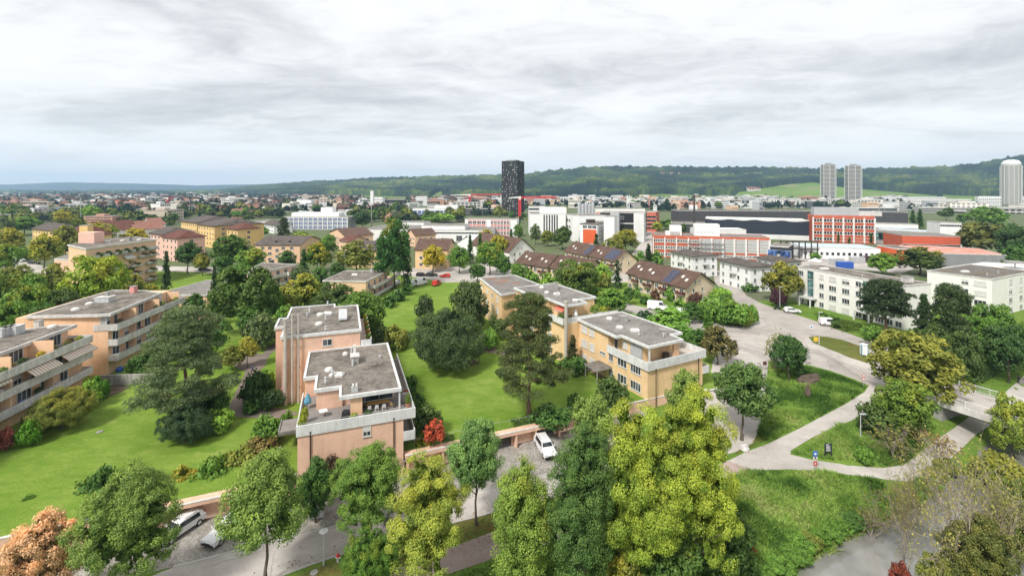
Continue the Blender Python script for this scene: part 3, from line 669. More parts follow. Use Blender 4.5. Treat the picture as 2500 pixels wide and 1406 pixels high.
kerb([(1690, 790), (1760, 806), (1838, 806), (1872, 796), (1866, 786), (1840, 766)])
kerb([(1876, 884), (1970, 890), (2028, 905), (2085, 925), (2120, 940)], 0.14, 0.08)
kerb([(540, 1475), (660, 1416), (760, 1378), (870, 1342), (1000, 1304), (1200, 1253)], 0.14, 0.08, low=True)
def paint(pts, w=0.14, name='road_marking', mat='road_paint'):
 b = MB(); q = PX(pts)
 for a, c in zip(q[:-1], q[1:]):
  d = Vector((c.x-a.x, c.y-a.y)).normalized(); n = Vector((-d.y, d.x))*w/2
  b.face([(a.x-n.x, a.y-n.y, a.z+.045), (c.x-n.x, c.y-n.y, c.z+.045), (c.x+n.x, c.y+n.y, c.z+.045), (a.x+n.x, a.y+n.y, a.z+.045)], M[mat])
 b.build(name)['kind'] = 'structure'
for s in ([(1790, 818), (1800, 820)], [(1812, 817), (1824, 819)], [(1834, 819), (1846, 820)], [(1856, 819), (1868, 818)], [(1876, 818), (1892, 815)], [(1808, 826), (1820, 829)], [(1830, 832), (1842, 835)], [(1852, 838), (1864, 841)], [(1806, 842), (1872, 862)],
          [(2010, 874), (2060, 890)], [(2070, 893), (2140, 918)]): paint(s)

# ------------------------------------------------------------------ hills
CREST = [(-300, 466, 5200), (300, 474, 5200), (420, 473, 5000), (480, 471, 4800), (520, 468, 4500), (560, 463, 4300), (610, 457, 4000), (650, 454, 3800), (700, 451, 3600), (750, 446, 3500), (800, 445, 3400), (850, 442, 3300), (930, 437, 3200), (1000, 435, 3100), (1100, 433, 3000), (1225, 431, 2900), (1290, 428, 2800), (1340, 421, 2700), (1400, 414, 2600), (1450, 411, 2600),
         (1600, 411, 2600), (1700, 412, 2600), (1800, 412, 2600), (1900, 413, 2600), (1960, 414, 2550), (2000, 417, 2500), (2100, 416, 2400), (2200, 414, 2400), (2300, 412, 2300), (2350, 409, 2300), (2400, 401, 2200), (2440, 391, 2200), (2500, 384, 2200), (2620, 376, 2200), (2900, 372, 2200)]
cu, cv, cd = (np.array(c, float) for c in zip(*CREST))
us = np.arange(-300, 2900, 2.6); nu = len(us); nr = 150
vc = np.interp(us, cu, cv); dc = np.interp(us, cu, cd); k5 = np.ones(15)/15
vc = np.convolve(np.pad(vc, 7, 'edge'), k5, 'valid'); dc = np.convolve(np.pad(dc, 7, 'edge'), k5, 'valid')
df = np.interp(us, [-300, 500, 800, 1300, 1700, 2300, 2900], [4300, 3000, 1900, 1480, 1330, 1420, 1400])
hc = H+(HZ-vc)*dc/FPX-11
tt = np.concatenate([np.linspace(0, 1, nr-12), 1+np.linspace(0.02, 0.35, 12)])
rngh = np.random.default_rng(5)
def vnoise(n0, n1, cells0, cells1, rng):
 g = rng.random((cells0+2, cells1+2)); a = np.linspace(0, cells0, n0); b = np.linspace(0, cells1, n1)
 i = a.astype(int); j = b.astype(int); fa = (a-i)[:, None]; fb = (b-j)[None]; fa = fa*fa*(3-2*fa); fb = fb*fb*(3-2*fb)
 return (g[i][:, j]*(1-fa)+g[i+1][:, j]*fa)*(1-fb)+(g[i][:, j+1]*(1-fa)+g[i+1][:, j+1]*fa)*fb
UU, TT = np.meshgrid(us, tt, indexing='ij')
DD = df[:, None]+(dc-df)[:, None]*TT
prof = np.where(TT <= 1, np.clip(TT, 0, 1)**1.25*(1-.10*np.sin(TT*math.pi)), 1-(TT-1)*1.2)
fold = (vnoise(nu, nr, 26, 4, rngh)-.5)*0.34+(vnoise(nu, nr, 80, 9, rngh)-.5)*0.12
prof = prof+fold*np.clip(TT*(1-TT)*4, 0, 1)*0.8
hh = hc[:, None]*prof
XX = (UU-1250)*DD/FPX
vpix = HZ+(H-hh)*FPX/DD                      # row of every hill vertex: only used to lay out fields
def inpoly(u, v, poly):
 r = np.zeros(u.shape, bool); n = len(poly)
 for i in range(n):
  x0, y0 = poly[i]; x1, y1 = poly[(i+1) % n]
  c = ((y0 > v) != (y1 > v)) & (u < (x1-x0)*(v-y0)/((y1-y0) if y1 != y0 else 1e-9)+x0); r ^= c
 return r
field = inpoly(UU, vpix, [(1780, 492), (1800, 470), (1850, 462), (1925, 450), (1990, 446), (2060, 458), (2150, 466), (2290, 478), (2300, 498), (1780, 498)])
field |= inpoly(UU, vpix, [(1500, 490), (1560, 478), (1610, 474), (1680, 476), (1790, 480), (1790, 500), (1400, 500)])
field |= inpoly(UU, vpix, [(1370, 500), (1380, 484), (1440, 488), (1440, 500)])
field |= inpoly(UU, vpix, [(1780, 430), (1830, 422), (1900, 420), (1925, 424), (1850, 432), (1790, 434)])
field |= inpoly(UU, vpix, [(760, 492), (780, 478), (900, 478), (1090, 484), (1240, 486), (1240, 500), (760, 500)])
field |= inpoly(UU, vpix, [(1045, 484), (1060, 474), (1078, 466), (1086, 484)])
field |= inpoly(UU, vpix, [(2290, 500), (2300, 476), (2420, 482), (2420, 500)])
for cu_, cv_, ru, rv in ((960, 455, 26, 2.2), (1040, 449, 14, 2.5), (1395, 452, 22, 2), (1480, 440, 16, 1.6), (1640, 431, 60, 2.6), (1560, 437, 30, 1.8), (1740, 428, 40, 2.2), (2140, 442, 20, 1.8), (840, 460, 30, 2), (1320, 440, 12, 2)): field |= ((UU-cu_)/ru)**2+((vpix-cv_)/rv)**2 < 1
field |= (TT < 0.02)
def crown_noise():
 a = rngh.random((nu, nr)); b_ = vnoise(nu, nr, nu//3, nr//2, rngh); c = vnoise(nu, nr, 60, 12, rngh); return a, b_, c
ja, jb, jc = crown_noise()
canopy = (~field)*(6+9.0*ja+16*jb)
hill_v = np.stack([XX, DD, hh], -1).reshape(-1, 3)
ii, jj = np.meshgrid(np.arange(nu-1), np.arange(nr-1), indexing='ij')
q = np.stack([ii*nr+jj, (ii+1)*nr+jj, (ii+1)*nr+jj+1, ii*nr+jj+1], -1).reshape(-1, 4)
def fieldmat():
 m, t, b = bsdf('hill_field', 0.95, 0.05); p = pos(t)
 v = nd(t, 'ShaderNodeTexVoronoi', i_Scale=1.0); t.links.new(pos(t, (0.004, 0.013, 0.013)), v.inputs[0]); sc = nd(t, 'ShaderNodeSeparateColor'); t.links.new(v.outputs['Color'], sc.inputs[0])
 t.links.new(ramp(t, [(0.0, (0.10, 0.17, 0.035)), (0.35, (0.15, 0.24, 0.05)), (0.7, (0.12, 0.20, 0.045)), (0.9, (0.22, 0.22, 0.10)), (1.0, (0.20, 0.16, 0.09))], sc.outputs[0]).outputs[0], b.inputs['Base Color'])
 m, t, b = bsdf('forest_canopy', 0.95, 0.05); at = nd(t, 'ShaderNodeAttribute', attribute_name='tint')
 t.links.new(ramp(t, [(0.0, (0.007, 0.018, 0.020)), (0.4, (0.016, 0.036, 0.027)), (0.75, (0.048, 0.080, 0.028)), (1.0, (0.12, 0.14, 0.04))], at.outputs['Fac']).outputs[0], b.inputs['Base Color'])
fieldmat()
fm = (~field).reshape(-1); keep = fm[q].sum(1) >= 1
near_field = field.copy()
for _k in range(5):
 nf2 = near_field.copy(); nf2[1:] |= near_field[:-1]; nf2[:-1] |= near_field[1:]; nf2[:, 1:] |= near_field[:, :-1]; nf2[:, :-1] |= near_field[:, 1:]; near_field = nf2
link('hill', np_mesh('hill', hill_v, [q[near_field.reshape(-1)[q].any(1)]], [M['hill_field']], smooth=True))['kind'] = 'structure'
fv = hill_v.copy(); fv[:, 2] += canopy.reshape(-1)*np.where(fm, 1, 0); fv[:, 0] += (rngh.random(len(fv))-.5)*4; fv[:, 1] += (rngh.random(len(fv))-.5)*6
tint = np.clip(-.12+0.62*jb+0.28*ja+0.95*(jc-.40), 0, 1).reshape(-1)
fo = link('forest', np_mesh('forest', fv, [q[keep]], [M['forest_canopy']], attrs={'tint': tint})); tag(fo, 'dense dark green forest covering the long ridge behind the town', 'forest', kind='stuff')
# far ranges fading in the haze
for (dist, base, pts, nm) in ((7600, 0, [(-400, 456), (0, 452), (150, 446), (330, 449), (480, 453), (650, 450), (900, 452), (1200, 456)], 'mountain'), (6400, 0, [(-400, 468), (0, 465), (240, 463), (420, 466), (600, 468), (800, 470)], 'mountain')):
 b = MB(); x0 = pts[0][0]; n = 90; us2 = np.linspace(pts[0][0], pts[-1][0], n); vs2 = np.interp(us2, [p[0] for p in pts], [p[1] for p in pts])+np.convolve(rngh.normal(size=n), np.ones(5)/5, 'same')*1.2
 row = []
 for u_, v_ in zip(us2, vs2):
  hz_ = H+(HZ-v_)*dist/FPX; x = (u_-1250)*dist/FPX; row.append((x, hz_))
 for (xa, ha), (xb, hb_) in zip(row[:-1], row[1:]):
  b.face([(xa*.86, dist*.86, -1), (xb*.86, dist*.86, -1), (xb, dist, max(0, hb_)), (xa, dist, max(0, ha))], M['forest_canopy'])
  b.face([(xa, dist, max(0, ha)), (xb, dist, max(0, hb_)), (xb*1.1, dist*1.1, -1), (xa*1.1, dist*1.1, -1)], M['forest_canopy'])
 b.build(nm, smooth=True)['kind'] = 'structure'
# air
hz_m = bpy.data.materials.new('haze'); hz_m.use_nodes = True; t = hz_m.node_tree; t.nodes.clear()
pv = nd(t, 'ShaderNodeVolumePrincipled', i_Density=0.00011, i_Anisotropy=0.2); pv.inputs['Color'].default_value = (0.52, 0.74, 1.0, 1)
oo = nd(t, 'ShaderNodeOutputMaterial'); t.links.new(pv.outputs[0], oo.inputs['Volume'])
b = MB(); b.box(-9500, 9500, -400, 9500, -8.5, 330, hz_m); hz = b.build('haze'); tag(hz, 'thin bluish haze over the plain and the hills', 'haze', kind='stuff')
# ------------------------------------------------------------------ building kit
def V2(p): return Vector((p[0], p[1]))
def rect(fl, fr, z, depth):
 """four corners (front-left, front-right, back-right, back-left) from two roof corners seen in the photograph"""
 a, c = V2(U(*fl, z)), V2(U(*fr, z)); d = (c-a).normalized(); n = Vector((-d.y, d.x))
 return [a, c, c+n*depth, a+n*depth]
def para(fl, fr, br, z):
 a, c, e = V2(U(*fl, z)), V2(U(*fr, z)), V2(U(*br, z)); d = (c-a).normalized(); n = Vector((-d.y, d.x)); k = (e-c).dot(n)
 return [a, c, c+n*k, a+n*k]
def polyz(pts, z): return [V2(U(u, v, z)) for u, v in pts]
def inset(poly, d):
 poly = ccw(poly); poly = [V2(p) for p in poly]; n = len(poly); out = []
 for i in range(n):
  a, b_, c = poly[i-1], poly[i], poly[(i+1) % n]; e1 = (b_-a).normalized(); e2 = (c-b_).normalized()
  n1 = Vector((-e1.y, e1.x)); n2 = Vector((-e2.y, e2.x)); k = n1+n2; den = 1+n1.dot(n2)
  out.append(b_+k*(d/max(den, .35)))
 return out
WIN = {}
def ring(b, x0, x1, z0, z1, y0, y1, t_, m):
 b.box(x0, x1, y0, y1, z0, z0+t_, m); b.box(x0, x1, y0, y1, z1-t_, z1, m)
 b.box(x0, x0+t_, y0, y1, z0+t_, z1-t_, m); b.box(x1-t_, x1, y0, y1, z0+t_, z1-t_, m)
def win_mesh(style, w, h):
 """window in a wall that runs along x and faces -y; returns frame mesh and the mesh of its panes or shutter"""
 key = (style, round(w, 2), round(h, 2))
 if key in WIN: return WIN[key]
 f = MB(); p = MB(); fw = M['frame_white']; g = M['window_glass']
 n = {'n1': 1, 'n2': 2, 'n3': 3, 'n4': 4}.get(style, 2)
 f.box(-w/2-.07, w/2+.07, -.13, .03, -.10, -.03, M['concrete_white'])          # sill
 ring(f, -w/2, w/2, 0, h, -.07, .03, .07, fw)
 if style in ('shut', 'shutg', 'half'):
  sm_ = M['shutter_white'] if style != 'shutg' else M['shutter_grey']; z0 = h*.45 if style == 'half' else .07; k = z0
  while k < h-.08: p.box(-w/2+.07, w/2-.07, -.045, .0, k, min(k+.16, h-.07), sm_); k += .175
  if style == 'half':
   f.box(-.035, .035, -.06, .03, .07, z0, fw); p.box(-w/2+.07, w/2-.07, -.01, .0, .07, z0-.01, g)
 else:
  for i in range(1, n): x = -w/2+w*i/n; f.box(x-.035, x+.035, -.06, .03, .07, h-.07, fw)
  for i in range(n):
   x0 = -w/2+w*i/n+.035; p.box(x0, x0+w/n-.07, -.012, .0, .07, h-.07, g)
 WIN[key] = (f.mesh('window_frame'), p.mesh('pane')); return WIN[key]
def put(name, me, root, x, y, z, rz=0.0):
 o = link(name, me, root, loc=(x, y, z), rz=rz)
 if root is not None: o.matrix_parent_inverse = Matrix.Translation(-root.location)
 return o
def window(root, p, rz, z, style, w, h):
 fm, pm = win_mesh(style, w, h); o = put('window', fm, root, p[0], p[1], z, rz)
 link('shutter' if style in ('shut', 'shutg') else 'pane', pm, o); return o
def wall_frame(p0, p1):
 a, c = V2(p0), V2(p1); d = (c-a); L = d.length; d.normalize(); return a, d, L, math.atan2(d.y, d.x), Vector((d.y, -d.x))
def facade(root, p0, p1, zs, xs, w, h, style='n2', skip=(), alt=None, out=0.0):
 """individual windows: zs sill heights, xs positions along the wall (m, or a count)"""
 a, d, L, rz, n = wall_frame(p0, p1)
 if isinstance(xs, int): xs = [L*(i+.5)/xs for i in range(xs)]
 for r, z in enumerate(zs):
  for c, x in enumerate(xs):
   if (r, c) in skip: continue
   st = style if not alt else alt.get((r, c), style)
   q = a+d*x+n*(out+.0); window(root, q, rz, z, st, w, h)
def strip(b, p0, p1, zs, xs, w, h, m='dark_glass', fr='frame_white', n=1, out=.04):
 """small windows joined into the builder b"""
 a, d, L, rz, nn = wall_frame(p0, p1)
 if isinstance(xs, int): xs = [L*(i+.5)/xs for i in range(xs)]
 for z in zs:
  for x in xs:
   s = a+d*(x-w/2)
   if fr:
    t_ = min(.12, w*.1)
    b.obox(s-d*t_, d, w+2*t_, -out*.7, z-t_, z+h+t_, M[fr])
   for i in range(n):
    b.obox(s+d*(w*i/n+(.05 if i else 0)), d, w/n-(.05 if n > 1 else 0), -out, z, z+h, M[m])
def roof_slab(root, poly, z, mat, fascia='concrete_white', t_=.45, rim=.28, name='roof'):
 b = MB(); poly = ccw(poly); inn = inset(poly, rim); n = len(poly); F = M[fascia]; i0 = len(b.v)
 for i in range(n):
  a, c, e, f = poly[i], poly[(i+1) % n], inn[(i+1) % n], inn[i]
  b.face([(a[0], a[1], z-t_), (c[0], c[1], z-t_), (c[0], c[1], z), (a[0], a[1], z)], F)
  b.face([(a[0], a[1], z), (c[0], c[1], z), (e[0], e[1], z), (f[0], f[1], z)], F)
  b.face([(f[0], f[1], z), (e[0], e[1], z), (e[0], e[1], z-.13), (f[0], f[1], z-.13)], F)
 b.face([(p[0], p[1], z-.13) for p in inn], M[mat]); b.face([(p[0], p[1], z-t_) for p in reversed(poly)], F)
 return b.build(name, root)
def centroid(poly): return (sum(p[0] for p in poly)/len(poly), sum(p[1] for p in poly)/len(poly))
def block(label, poly, z, wall, roof='roof_gravel', base=-0.5, over=.25, fascia='concrete_white', cat='building', name='apartment_block', group=None, t_=.45, roofname='roof'):
 c = centroid(poly); root = empty(name, (c[0], c[1], 0), label, cat, group)
 MB().prism(inset(poly, over), base, z-t_+.01, M[wall]).build('wall', root)
 roof_slab(root, poly, z, roof, fascia, t_, name=roofname)
 return root
def gable(label, poly, ze, zr, wall, roof, base=-0.5, over=.5, along=0, cat='house', name='house', group=None, hip=0.0, root=None, gov=.3):
 """poly: front-left, front-right, back-right, back-left at eave height. along=0: ridge parallel to the front"""
 P0 = [V2(p) for p in poly]
 if along: P0 = P0[1:]+P0[:1]
 c = centroid(P0)
 if root is None: root = empty(name, (c[0], c[1], 0), label, cat, group)
 a, b_, c_, d_ = inset(P0, over) if ccw(P0)[0] == P0[0] else P0
 m1, m2 = (a+d_)/2, (b_+c_)/2; w = MB()
 slope = (zr-ze)/((P0[0]-P0[3]).length/2); zw = ze+slope*over-.12; zp = zr-.12
 pts = [a, b_, c_, d_]; W_ = M[wall]
 for p, q_ in zip(pts, pts[1:]+pts[:1]): w.face([(*p, base), (*q_, base), (*q_, zw), (*p, zw)], W_)
 if hip == 0:
  w.face([(*d_, zw), (*a, zw), (*m1, zp)][::-1][::-1], W_); w.face([(*b_, zw), (*c_, zw), (*m2, zp)], W_)
 w.build('wall', root)
 A, B_, C_, D_ = P0; ax = (B_-A).normalized(); g = ax*gov
 if hip == 0: A, B_, C_, D_ = A-g, B_+g, C_+g, D_-g
 M1, M2 = (A+D_)/2+ax*hip, (B_+C_)/2-ax*hip; r = MB(); R_ = M[roof]; e = .16; T_ = M['copper_dark']
 def slab(q):
  r.face(q, R_); lo = [(x, y, z_-e) for x, y, z_ in q]; r.face(lo[::-1], T_)
  for i in range(len(q)): j = (i+1) % len(q); r.face([lo[i], lo[j], q[j], q[i]], T_)
 slab([(*A, ze), (*B_, ze), (*M2, zr), (*M1, zr)]); slab([(*C_, ze), (*D_, ze), (*M1, zr), (*M2, zr)])
 if hip: slab([(*B_, ze), (*C_, ze), (*M2, zr)]); slab([(*D_, ze), (*A, ze), (*M1, zr)])
 r.build('roof', root); return root
def chimney(root, x, y, z, w=.7, h=1.3, mat='concrete_grey', name='chimney'):
 b = MB(); b.box(-w/2, w/2, -w/2, w/2, -.6, h, M[mat]); b.box(-w/2-.07, w/2+.07, -w/2-.07, w/2+.07, h, h+.10, M['concrete_grey'])
 return put(name, b.mesh(name), root, x, y, z)
def dome(root, x, y, z, s=1.1, rnd=True):
 b = MB(); C_ = M['concrete_white']
 if rnd:
  b.tube([(0, 0, -.1), (0, 0, .28)], s*.55, C_, 12); b.tube([(0, 0, .28), (0, 0, .42), (0, 0, .50)], [s*.5, s*.38, s*.12], M['skylight'], 12)
 else:
  b.box(-s*.8, s*.8, -s*.45, s*.45, -.1, .30, C_); b.hexa([(-s*.75, -s*.4, .3), (s*.75, -s*.4, .3), (s*.75, s*.4, .3), (-s*.75, s*.4, .3)], [(-s*.6, -s*.1, .55), (s*.6, -s*.1, .55), (s*.6, s*.1, .55), (-s*.6, s*.1, .55)], M['skylight'])
 return put('skylight', b.mesh('skylight', rnd), root, x, y, z)
def vent(root, x, y, z, h=.7, r=.13):
 b = MB(); b.tube([(0, 0, -.1), (0, 0, h)], r, M['galvanised'], 8); b.tube([(0, 0, h), (0, 0, h+.12)], r*1.6, M['galvanised'], 8)
 return put('vent_pipe', b.mesh('vent_pipe', True), root, x, y, z)
def onroof(f, root, u, v, z, *a, **k):
 p = U(u, v, z); return f(root, p.x, p.y, z-.13, *a, **k)
def band(root, pts, z0, z1, mat='concrete_white', t_=.16, closed=False, name='balcony_parapet', seg=None, side=1):
 """parapet of separate concrete panels with open joints; pts 2D, thickness inward (left of travel * side)"""
 pts = [V2(p) for p in pts]; out = []
 for a, c in zip(pts[:-1], pts[1:]):
  L = (c-a).length; d = (c-a).normalized(); n = max(1, round(L/(seg or 1e9)))
  for i in range(n):
   b = MB(); g = .018 if n > 1 else 0
   b.obox(a+d*(L*i/n+(g if i else 0)), d, L/n-g*(1 if i else 0), t_*side, z0, z1, M[mat]); out.append(b.build(name, root))
 return out
def rail(root, pts, z0, z1, name='railing', mat='steel', r=.025, post=1.6):
 b = MB(); pts = [V2(p) for p in pts]
 b.tube([(*p, z1) for p in pts], r, M[mat], 5)
 for a, c in zip(pts[:-1], pts[1:]):
  n = max(1, int((c-a).length/post))
  for i in range(n+1): q = a.lerp(c, i/n); b.tube([(*q, z0), (*q, z1)], r*.8, M[mat], 4)
 return b.build(name, root)
def drainpipe(root, p, z0, z1, n, r=.07, mat='copper_dark'):
 b = MB(); q = V2(p)+V2(n)*.10; b.tube([(*q, z0), (*q, z1-.4), (*q, z1)], [r, r, r*1.9], M[mat], 6); return b.build('drainpipe', root)
# ------------------------------------------------------------------ the pink stepped block in the middle
class Fr:
 """plan frame of a building: (a, b) in metres -> world"""
 def __init__(s, o, fa, fb=None):
  s.o = V2(o); s.a = Vector(fa).normalized(); s.b = Vector(fb).normalized() if fb else Vector((-s.a.y, s.a.x))
 def __call__(s, a, b): return s.o+s.a*a+s.b*b
 def poly(s, pts): return [s(*p) for p in pts]
def tree_on(root, fn): pass
F = Fr((-14.5, 60.8), (-.94, -.345), (-.345, .94))
cb = empty('apartment_block', (-20, 70, 0), 'pink brick apartment block with two stepped flat roofs and three tall pipes up its side', 'building', 'flat-roofed apartment blocks around the lawns')
def wallp(root, fr, pts, z0, z1, mat, name='wall'): return MB().prism(fr.poly(pts), z0, z1, M[mat]).build(name, root)
wallp(cb, F, [(0, -1.9), (12.3, -1.9), (12.3, 19.6), (0, 19.6)], -2.9, 4.95, 'pink_brick')
wallp(cb, F, [(.5, 3.9), (7.3, 3.9), (7.3, 3.6), (10.5, 3.6), (10.5, 8.3), (12.1, 8.3), (12.1, 19.5), (.5, 19.5)], 4.95, 7.5, 'pink_brick')
wallp(cb, F, [(4.5, 19.2), (16.3, 19.2), (16.3, 25.3), (17.9, 25.3), (17.9, 30.8), (16.6, 30.8), (16.6, 38.5), (8.8, 38.5), (8.8, 36.2), (4.5, 36.2)], -1, 10.3, 'pink_brick')
wallp(cb, F, [(2.8, 19.65), (4.5, 19.65), (4.5, 36.2), (2.8, 36.2)], -1, 7.7, 'pink_brick')
roof_slab(cb, F.poly([(0, 0), (7.7, 0), (7.7, 3.3), (10.8, 3.3), (10.8, 8), (12.4, 8), (12.4, 19.15), (0, 19.15)]), 7.9, 'roof_gravel', 'white_band', .45, .32)
roof_slab(cb, F.poly([(4.3, 19.0), (16.5, 19.0), (16.5, 25.1), (18.1, 25.1), (18.1, 31), (16.8, 31), (16.8, 38.7), (8.6, 38.7), (8.6, 36.4), (4.3, 36.4)]), 10.7, 'roof_gravel', 'white_band', .45, .32)
# terrace floor and parapets
MB().prism(F.poly([(-1.35, -1.9), (12.3, -1.9), (12.3, 8.2), (-1.35, 19)]), 4.70, 5.06, M['white_band'], M['terrace_tile']).build('terrace_floor', cb)
MB().prism(F.poly([(-1.35, -1.9), (0.2, -1.9), (0.2, 19), (-1.35, 19)]), 4.66, 5.04, M['white_band'], M['terrace_tile']).build('terrace_floor', cb)
band(cb, F.poly([(12.45, -2.05), (-1.5, -2.05)]), 4.72, 5.98, 'white_band', .18, side=-1 if False else 1, seg=3.5)
band(cb, F.poly([(-1.5, -1.87), (-1.5, 19)]), 4.72, 5.86, 'white_band', .14, seg=4)
band(cb, F.poly([(12.45, 8.0), (12.45, -1.87)]), 4.72, 5.86, 'white_band', .14, seg=4)
band(cb, F.poly([(2.65, 19.2), (2.65, 36.3)]), 7.5, 8.75, 'white_band', .14, seg=4); band(cb, F.poly([(4.4, 19.2), (2.65, 19.2)]), 7.5, 8.75, 'white_band', .14)
MB().prism(F.poly([(2.8, 19.3), (4.5, 19.3), (4.5, 36.2), (2.8, 36.2)]), 7.72, 7.80, M['terrace_pale']).build('terrace_floor', cb)
rail(cb, F.poly([(12.2, -1.75), (-1.3, -1.75)]), 5.05, 6.12, r=.018)
rail(cb, F.poly([(-1.3, -1.75), (-1.3, 18.5)]), 5.05, 6.05, r=.018)
# side balconies below
for z in (2.1, -0.7):
 MB().prism(F.poly([(-1.35, -1.9), (0.05, -1.9), (0.05, 6), (-1.35, 6)]), z-.12, z+.05, M['concrete_grey']).build('balcony_floor', cb)
 if z > 0: band(cb, F.poly([(0, -2.0), (-1.5, -2.0), (-1.5, 6)]), z-.15, z+1.0, 'white_band', .12)
 window(cb, F(0, .3), math.atan2(-F.b.y, -F.b.x)+math.pi, z+.05, 'n2', 1.8, 2.1)
b = MB(); b.tube([(*F(-1.2, -1.3), 2.2), (*F(-1.2, -1.3), 4.2)], .5, M['plastic_green'], 10); 
# front windows
rzf = math.atan2(-F.a.y, -F.a.x)
window(cb, F(4.45, -1.9), rzf, 3.35, 'half', .95, 1.25); window(cb, F(4.45, -1.9), rzf, .6, 'n1', .95, 1.25)
window(cb, F(9.6, 19.2), rzf, 8.45, 'n2', 1.45, 1.1)
window(cb, F(3.5, 3.9), rzf, 5.1, 'n3', 5.6, 2.1); window(cb, F(8.4, 3.62), rzf, 5.1, 'n1', .01+.9, 2.0) if False else None
rzl = math.atan2(-F.b.y, -F.b.x)
for z in (2.0, 4.7): window(cb, F(16.3, 21.6), rzl, z, 'n2', 1.7, 1.9)
window(cb, F(17.9, 28), rzl, 6.4, 'n2', 1.2, 1.2)
for a_ in (10.9, 1.2): drainpipe(cb, F(a_, -1.9), -2.6, 5.1, -F.b)
# pillar of the covered terrace, white posts
MB().prism(F.poly([(4.9, .4), (6.3, .4), (6.3, 2.0), (4.9, 2.0)]), 5.06, 7.46, M['orange_plaster']).build('pillar', cb)
MB().prism(F.poly([(.15, .15), (.35, .15), (.35, .35), (.15, .35)]), 5.06, 7.46, M['white_band']).build('post', cb)
# three tall flue pipes
for a_, r, top in ((15.75, .29, 13.3), (14.75, .17, 13.9), (13.85, .15, 13.9)):
 b = MB(); p = F(a_, 18.75); zz = [-.5, 2.6, 2.65, 6.8, 6.85, top]
 b.tube([(*p, -.5), (*p, 1.6), (*p, 1.7), (*p, 7.2), (*p, 7.3), (*p, top)], [r*1.12, r*1.12, r, r, r*.93, r*.93], M['pipe_concrete'], 14); b.tube([(*p, top), (*p, top+.25)], r*1.25, M['pipe_concrete'], 12)
 for zc_ in (2.5, 5.6, 8.8): b.box(p.x-.06, p.x+.06, p.y, p.y+.5, zc_, zc_+.1, M['steel'])
 b.build('flue_pipe', cb)
for a_ in (16.15, 16.35):
 drainpipe(cb, F(a_, 18.95), -.3, 2.6, -F.b, .05, 'pinkish_panel')
# things on the roofs
def at(fr, a_, b_): return fr(a_, b_)
def rdome(root, p, z, *a, **k): return dome(root, p.x, p.y, z-.13, *a, **k)
def rvent(root, p, z, *a, **k): return vent(root, p.x, p.y, z-.13, *a, **k)
for (u, v, z, s, rd) in ((812, 837, 10.7, 1, 0), (782, 768.5, 10.7, 1.2, 1), (779, 791, 10.7, 1.2, 1), (801, 766, 10.7, 1.0, 0), (843, 865, 7.9, .8, 1), (803, 903, 7.9, 1.1, 1), (822, 916, 7.9, 1.2, 0)):
 if v != 837: onroof(dome, cb, u, v, z, s, bool(rd))
for (u, v, z, h) in ((800, 748, 10.7, 1.0), (756, 766, 10.7, 1.2), (795, 783, 10.7, .9), (795, 808, 10.7, .8), (812, 920, 7.9, .9), (795, 937, 7.9, .9), (750, 771, 10.7, .5), (928, 872, 7.9, .3)): onroof(vent, cb, u, v, z, h, .15)
b = MB(); b.box(-.75, .75, -.75, .75, 0, .35, M['concrete_white']); b.hexa([(-.7, -2.3, .3), (.7, -2.3, .3), (.7, .9, .3), (-.7, .9, .3)], [(-.7, -2.3, .6), (.7, -2.3, .6), (.7, .9, 1.5), (-.7, .9, 1.5)], M['galvanised'])
p = U(837, 776, 10.7); put('roof_hatch', b.mesh('roof_hatch'), cb, p.x, p.y, 10.57, rzf)
b = MB(); b.box(-.55, .55, -.8, .8, 0, 1.15, M['concrete_grey']); b.box(-.65, .65, -.9, .9, 1.15, 1.25, M['concrete_white']); b.box(-.22, .22, .9, 1.4, 0, 2.3, M['concrete_white']); b.tube([(-.45, 1.1, 0), (-.45, 1.1, 2.0)], .13, M['galvanised'], 8); b.tube([(-.3, -1.1, 0), (-.3, -1.1, .9)], .14, M['galvanised'], 8)
p = U(866, 884, 7.9); put('chimney', b.mesh('chimney'), cb, p.x, p.y, 7.77, rzf)
b = MB(); b.box(-.4, .4, -.3, .3, 0, .6, M['galvanised']); b.box(-.3, -.1, -.35, .35, .6, .9, M['concrete_white']); b.box(.1, .3, -.35, .35, .6, .9, M['concrete_white']); b.tube([(-1.0, 0, .2), (1.0, .4, .3)], .03, M['steel'], 5)
p = U(866, 953, 7.9); put('roof_fan', b.mesh('roof_fan'), cb, p.x, p.y, 7.77, rzf)
# entrance canopy at the left with steps
MB().prism(F.poly([(12.5, 4.2), (15.1, 4.2), (15.1, 7.7), (12.5, 7.7)]), 2.2, 2.6, M['concrete_grey'], M['terrace_tile']).build('canopy', cb)
band(cb, F.poly([(15.1, 7.7), (15.1, 4.2), (12.5, 4.2)]), 2.2, 2.78, 'concrete_grey', .1)
b = MB()
for i in range(6): b.prism(F.poly([(12.6, 2.0-i*.35), (14.6, 2.0-i*.35), (14.6, 2.35-i*.35), (12.6, 2.35-i*.35)]), -2.9, -.2-i*.25, M['concrete_grey'])
b.build('step', cb)
MB().prism(F.poly([(14.7, -2.5), (14.9, -2.5), (14.9, 4.2), (14.7, 4.2)]), -2.9, .9, M['concrete_grey']).build('stair_wall', cb)
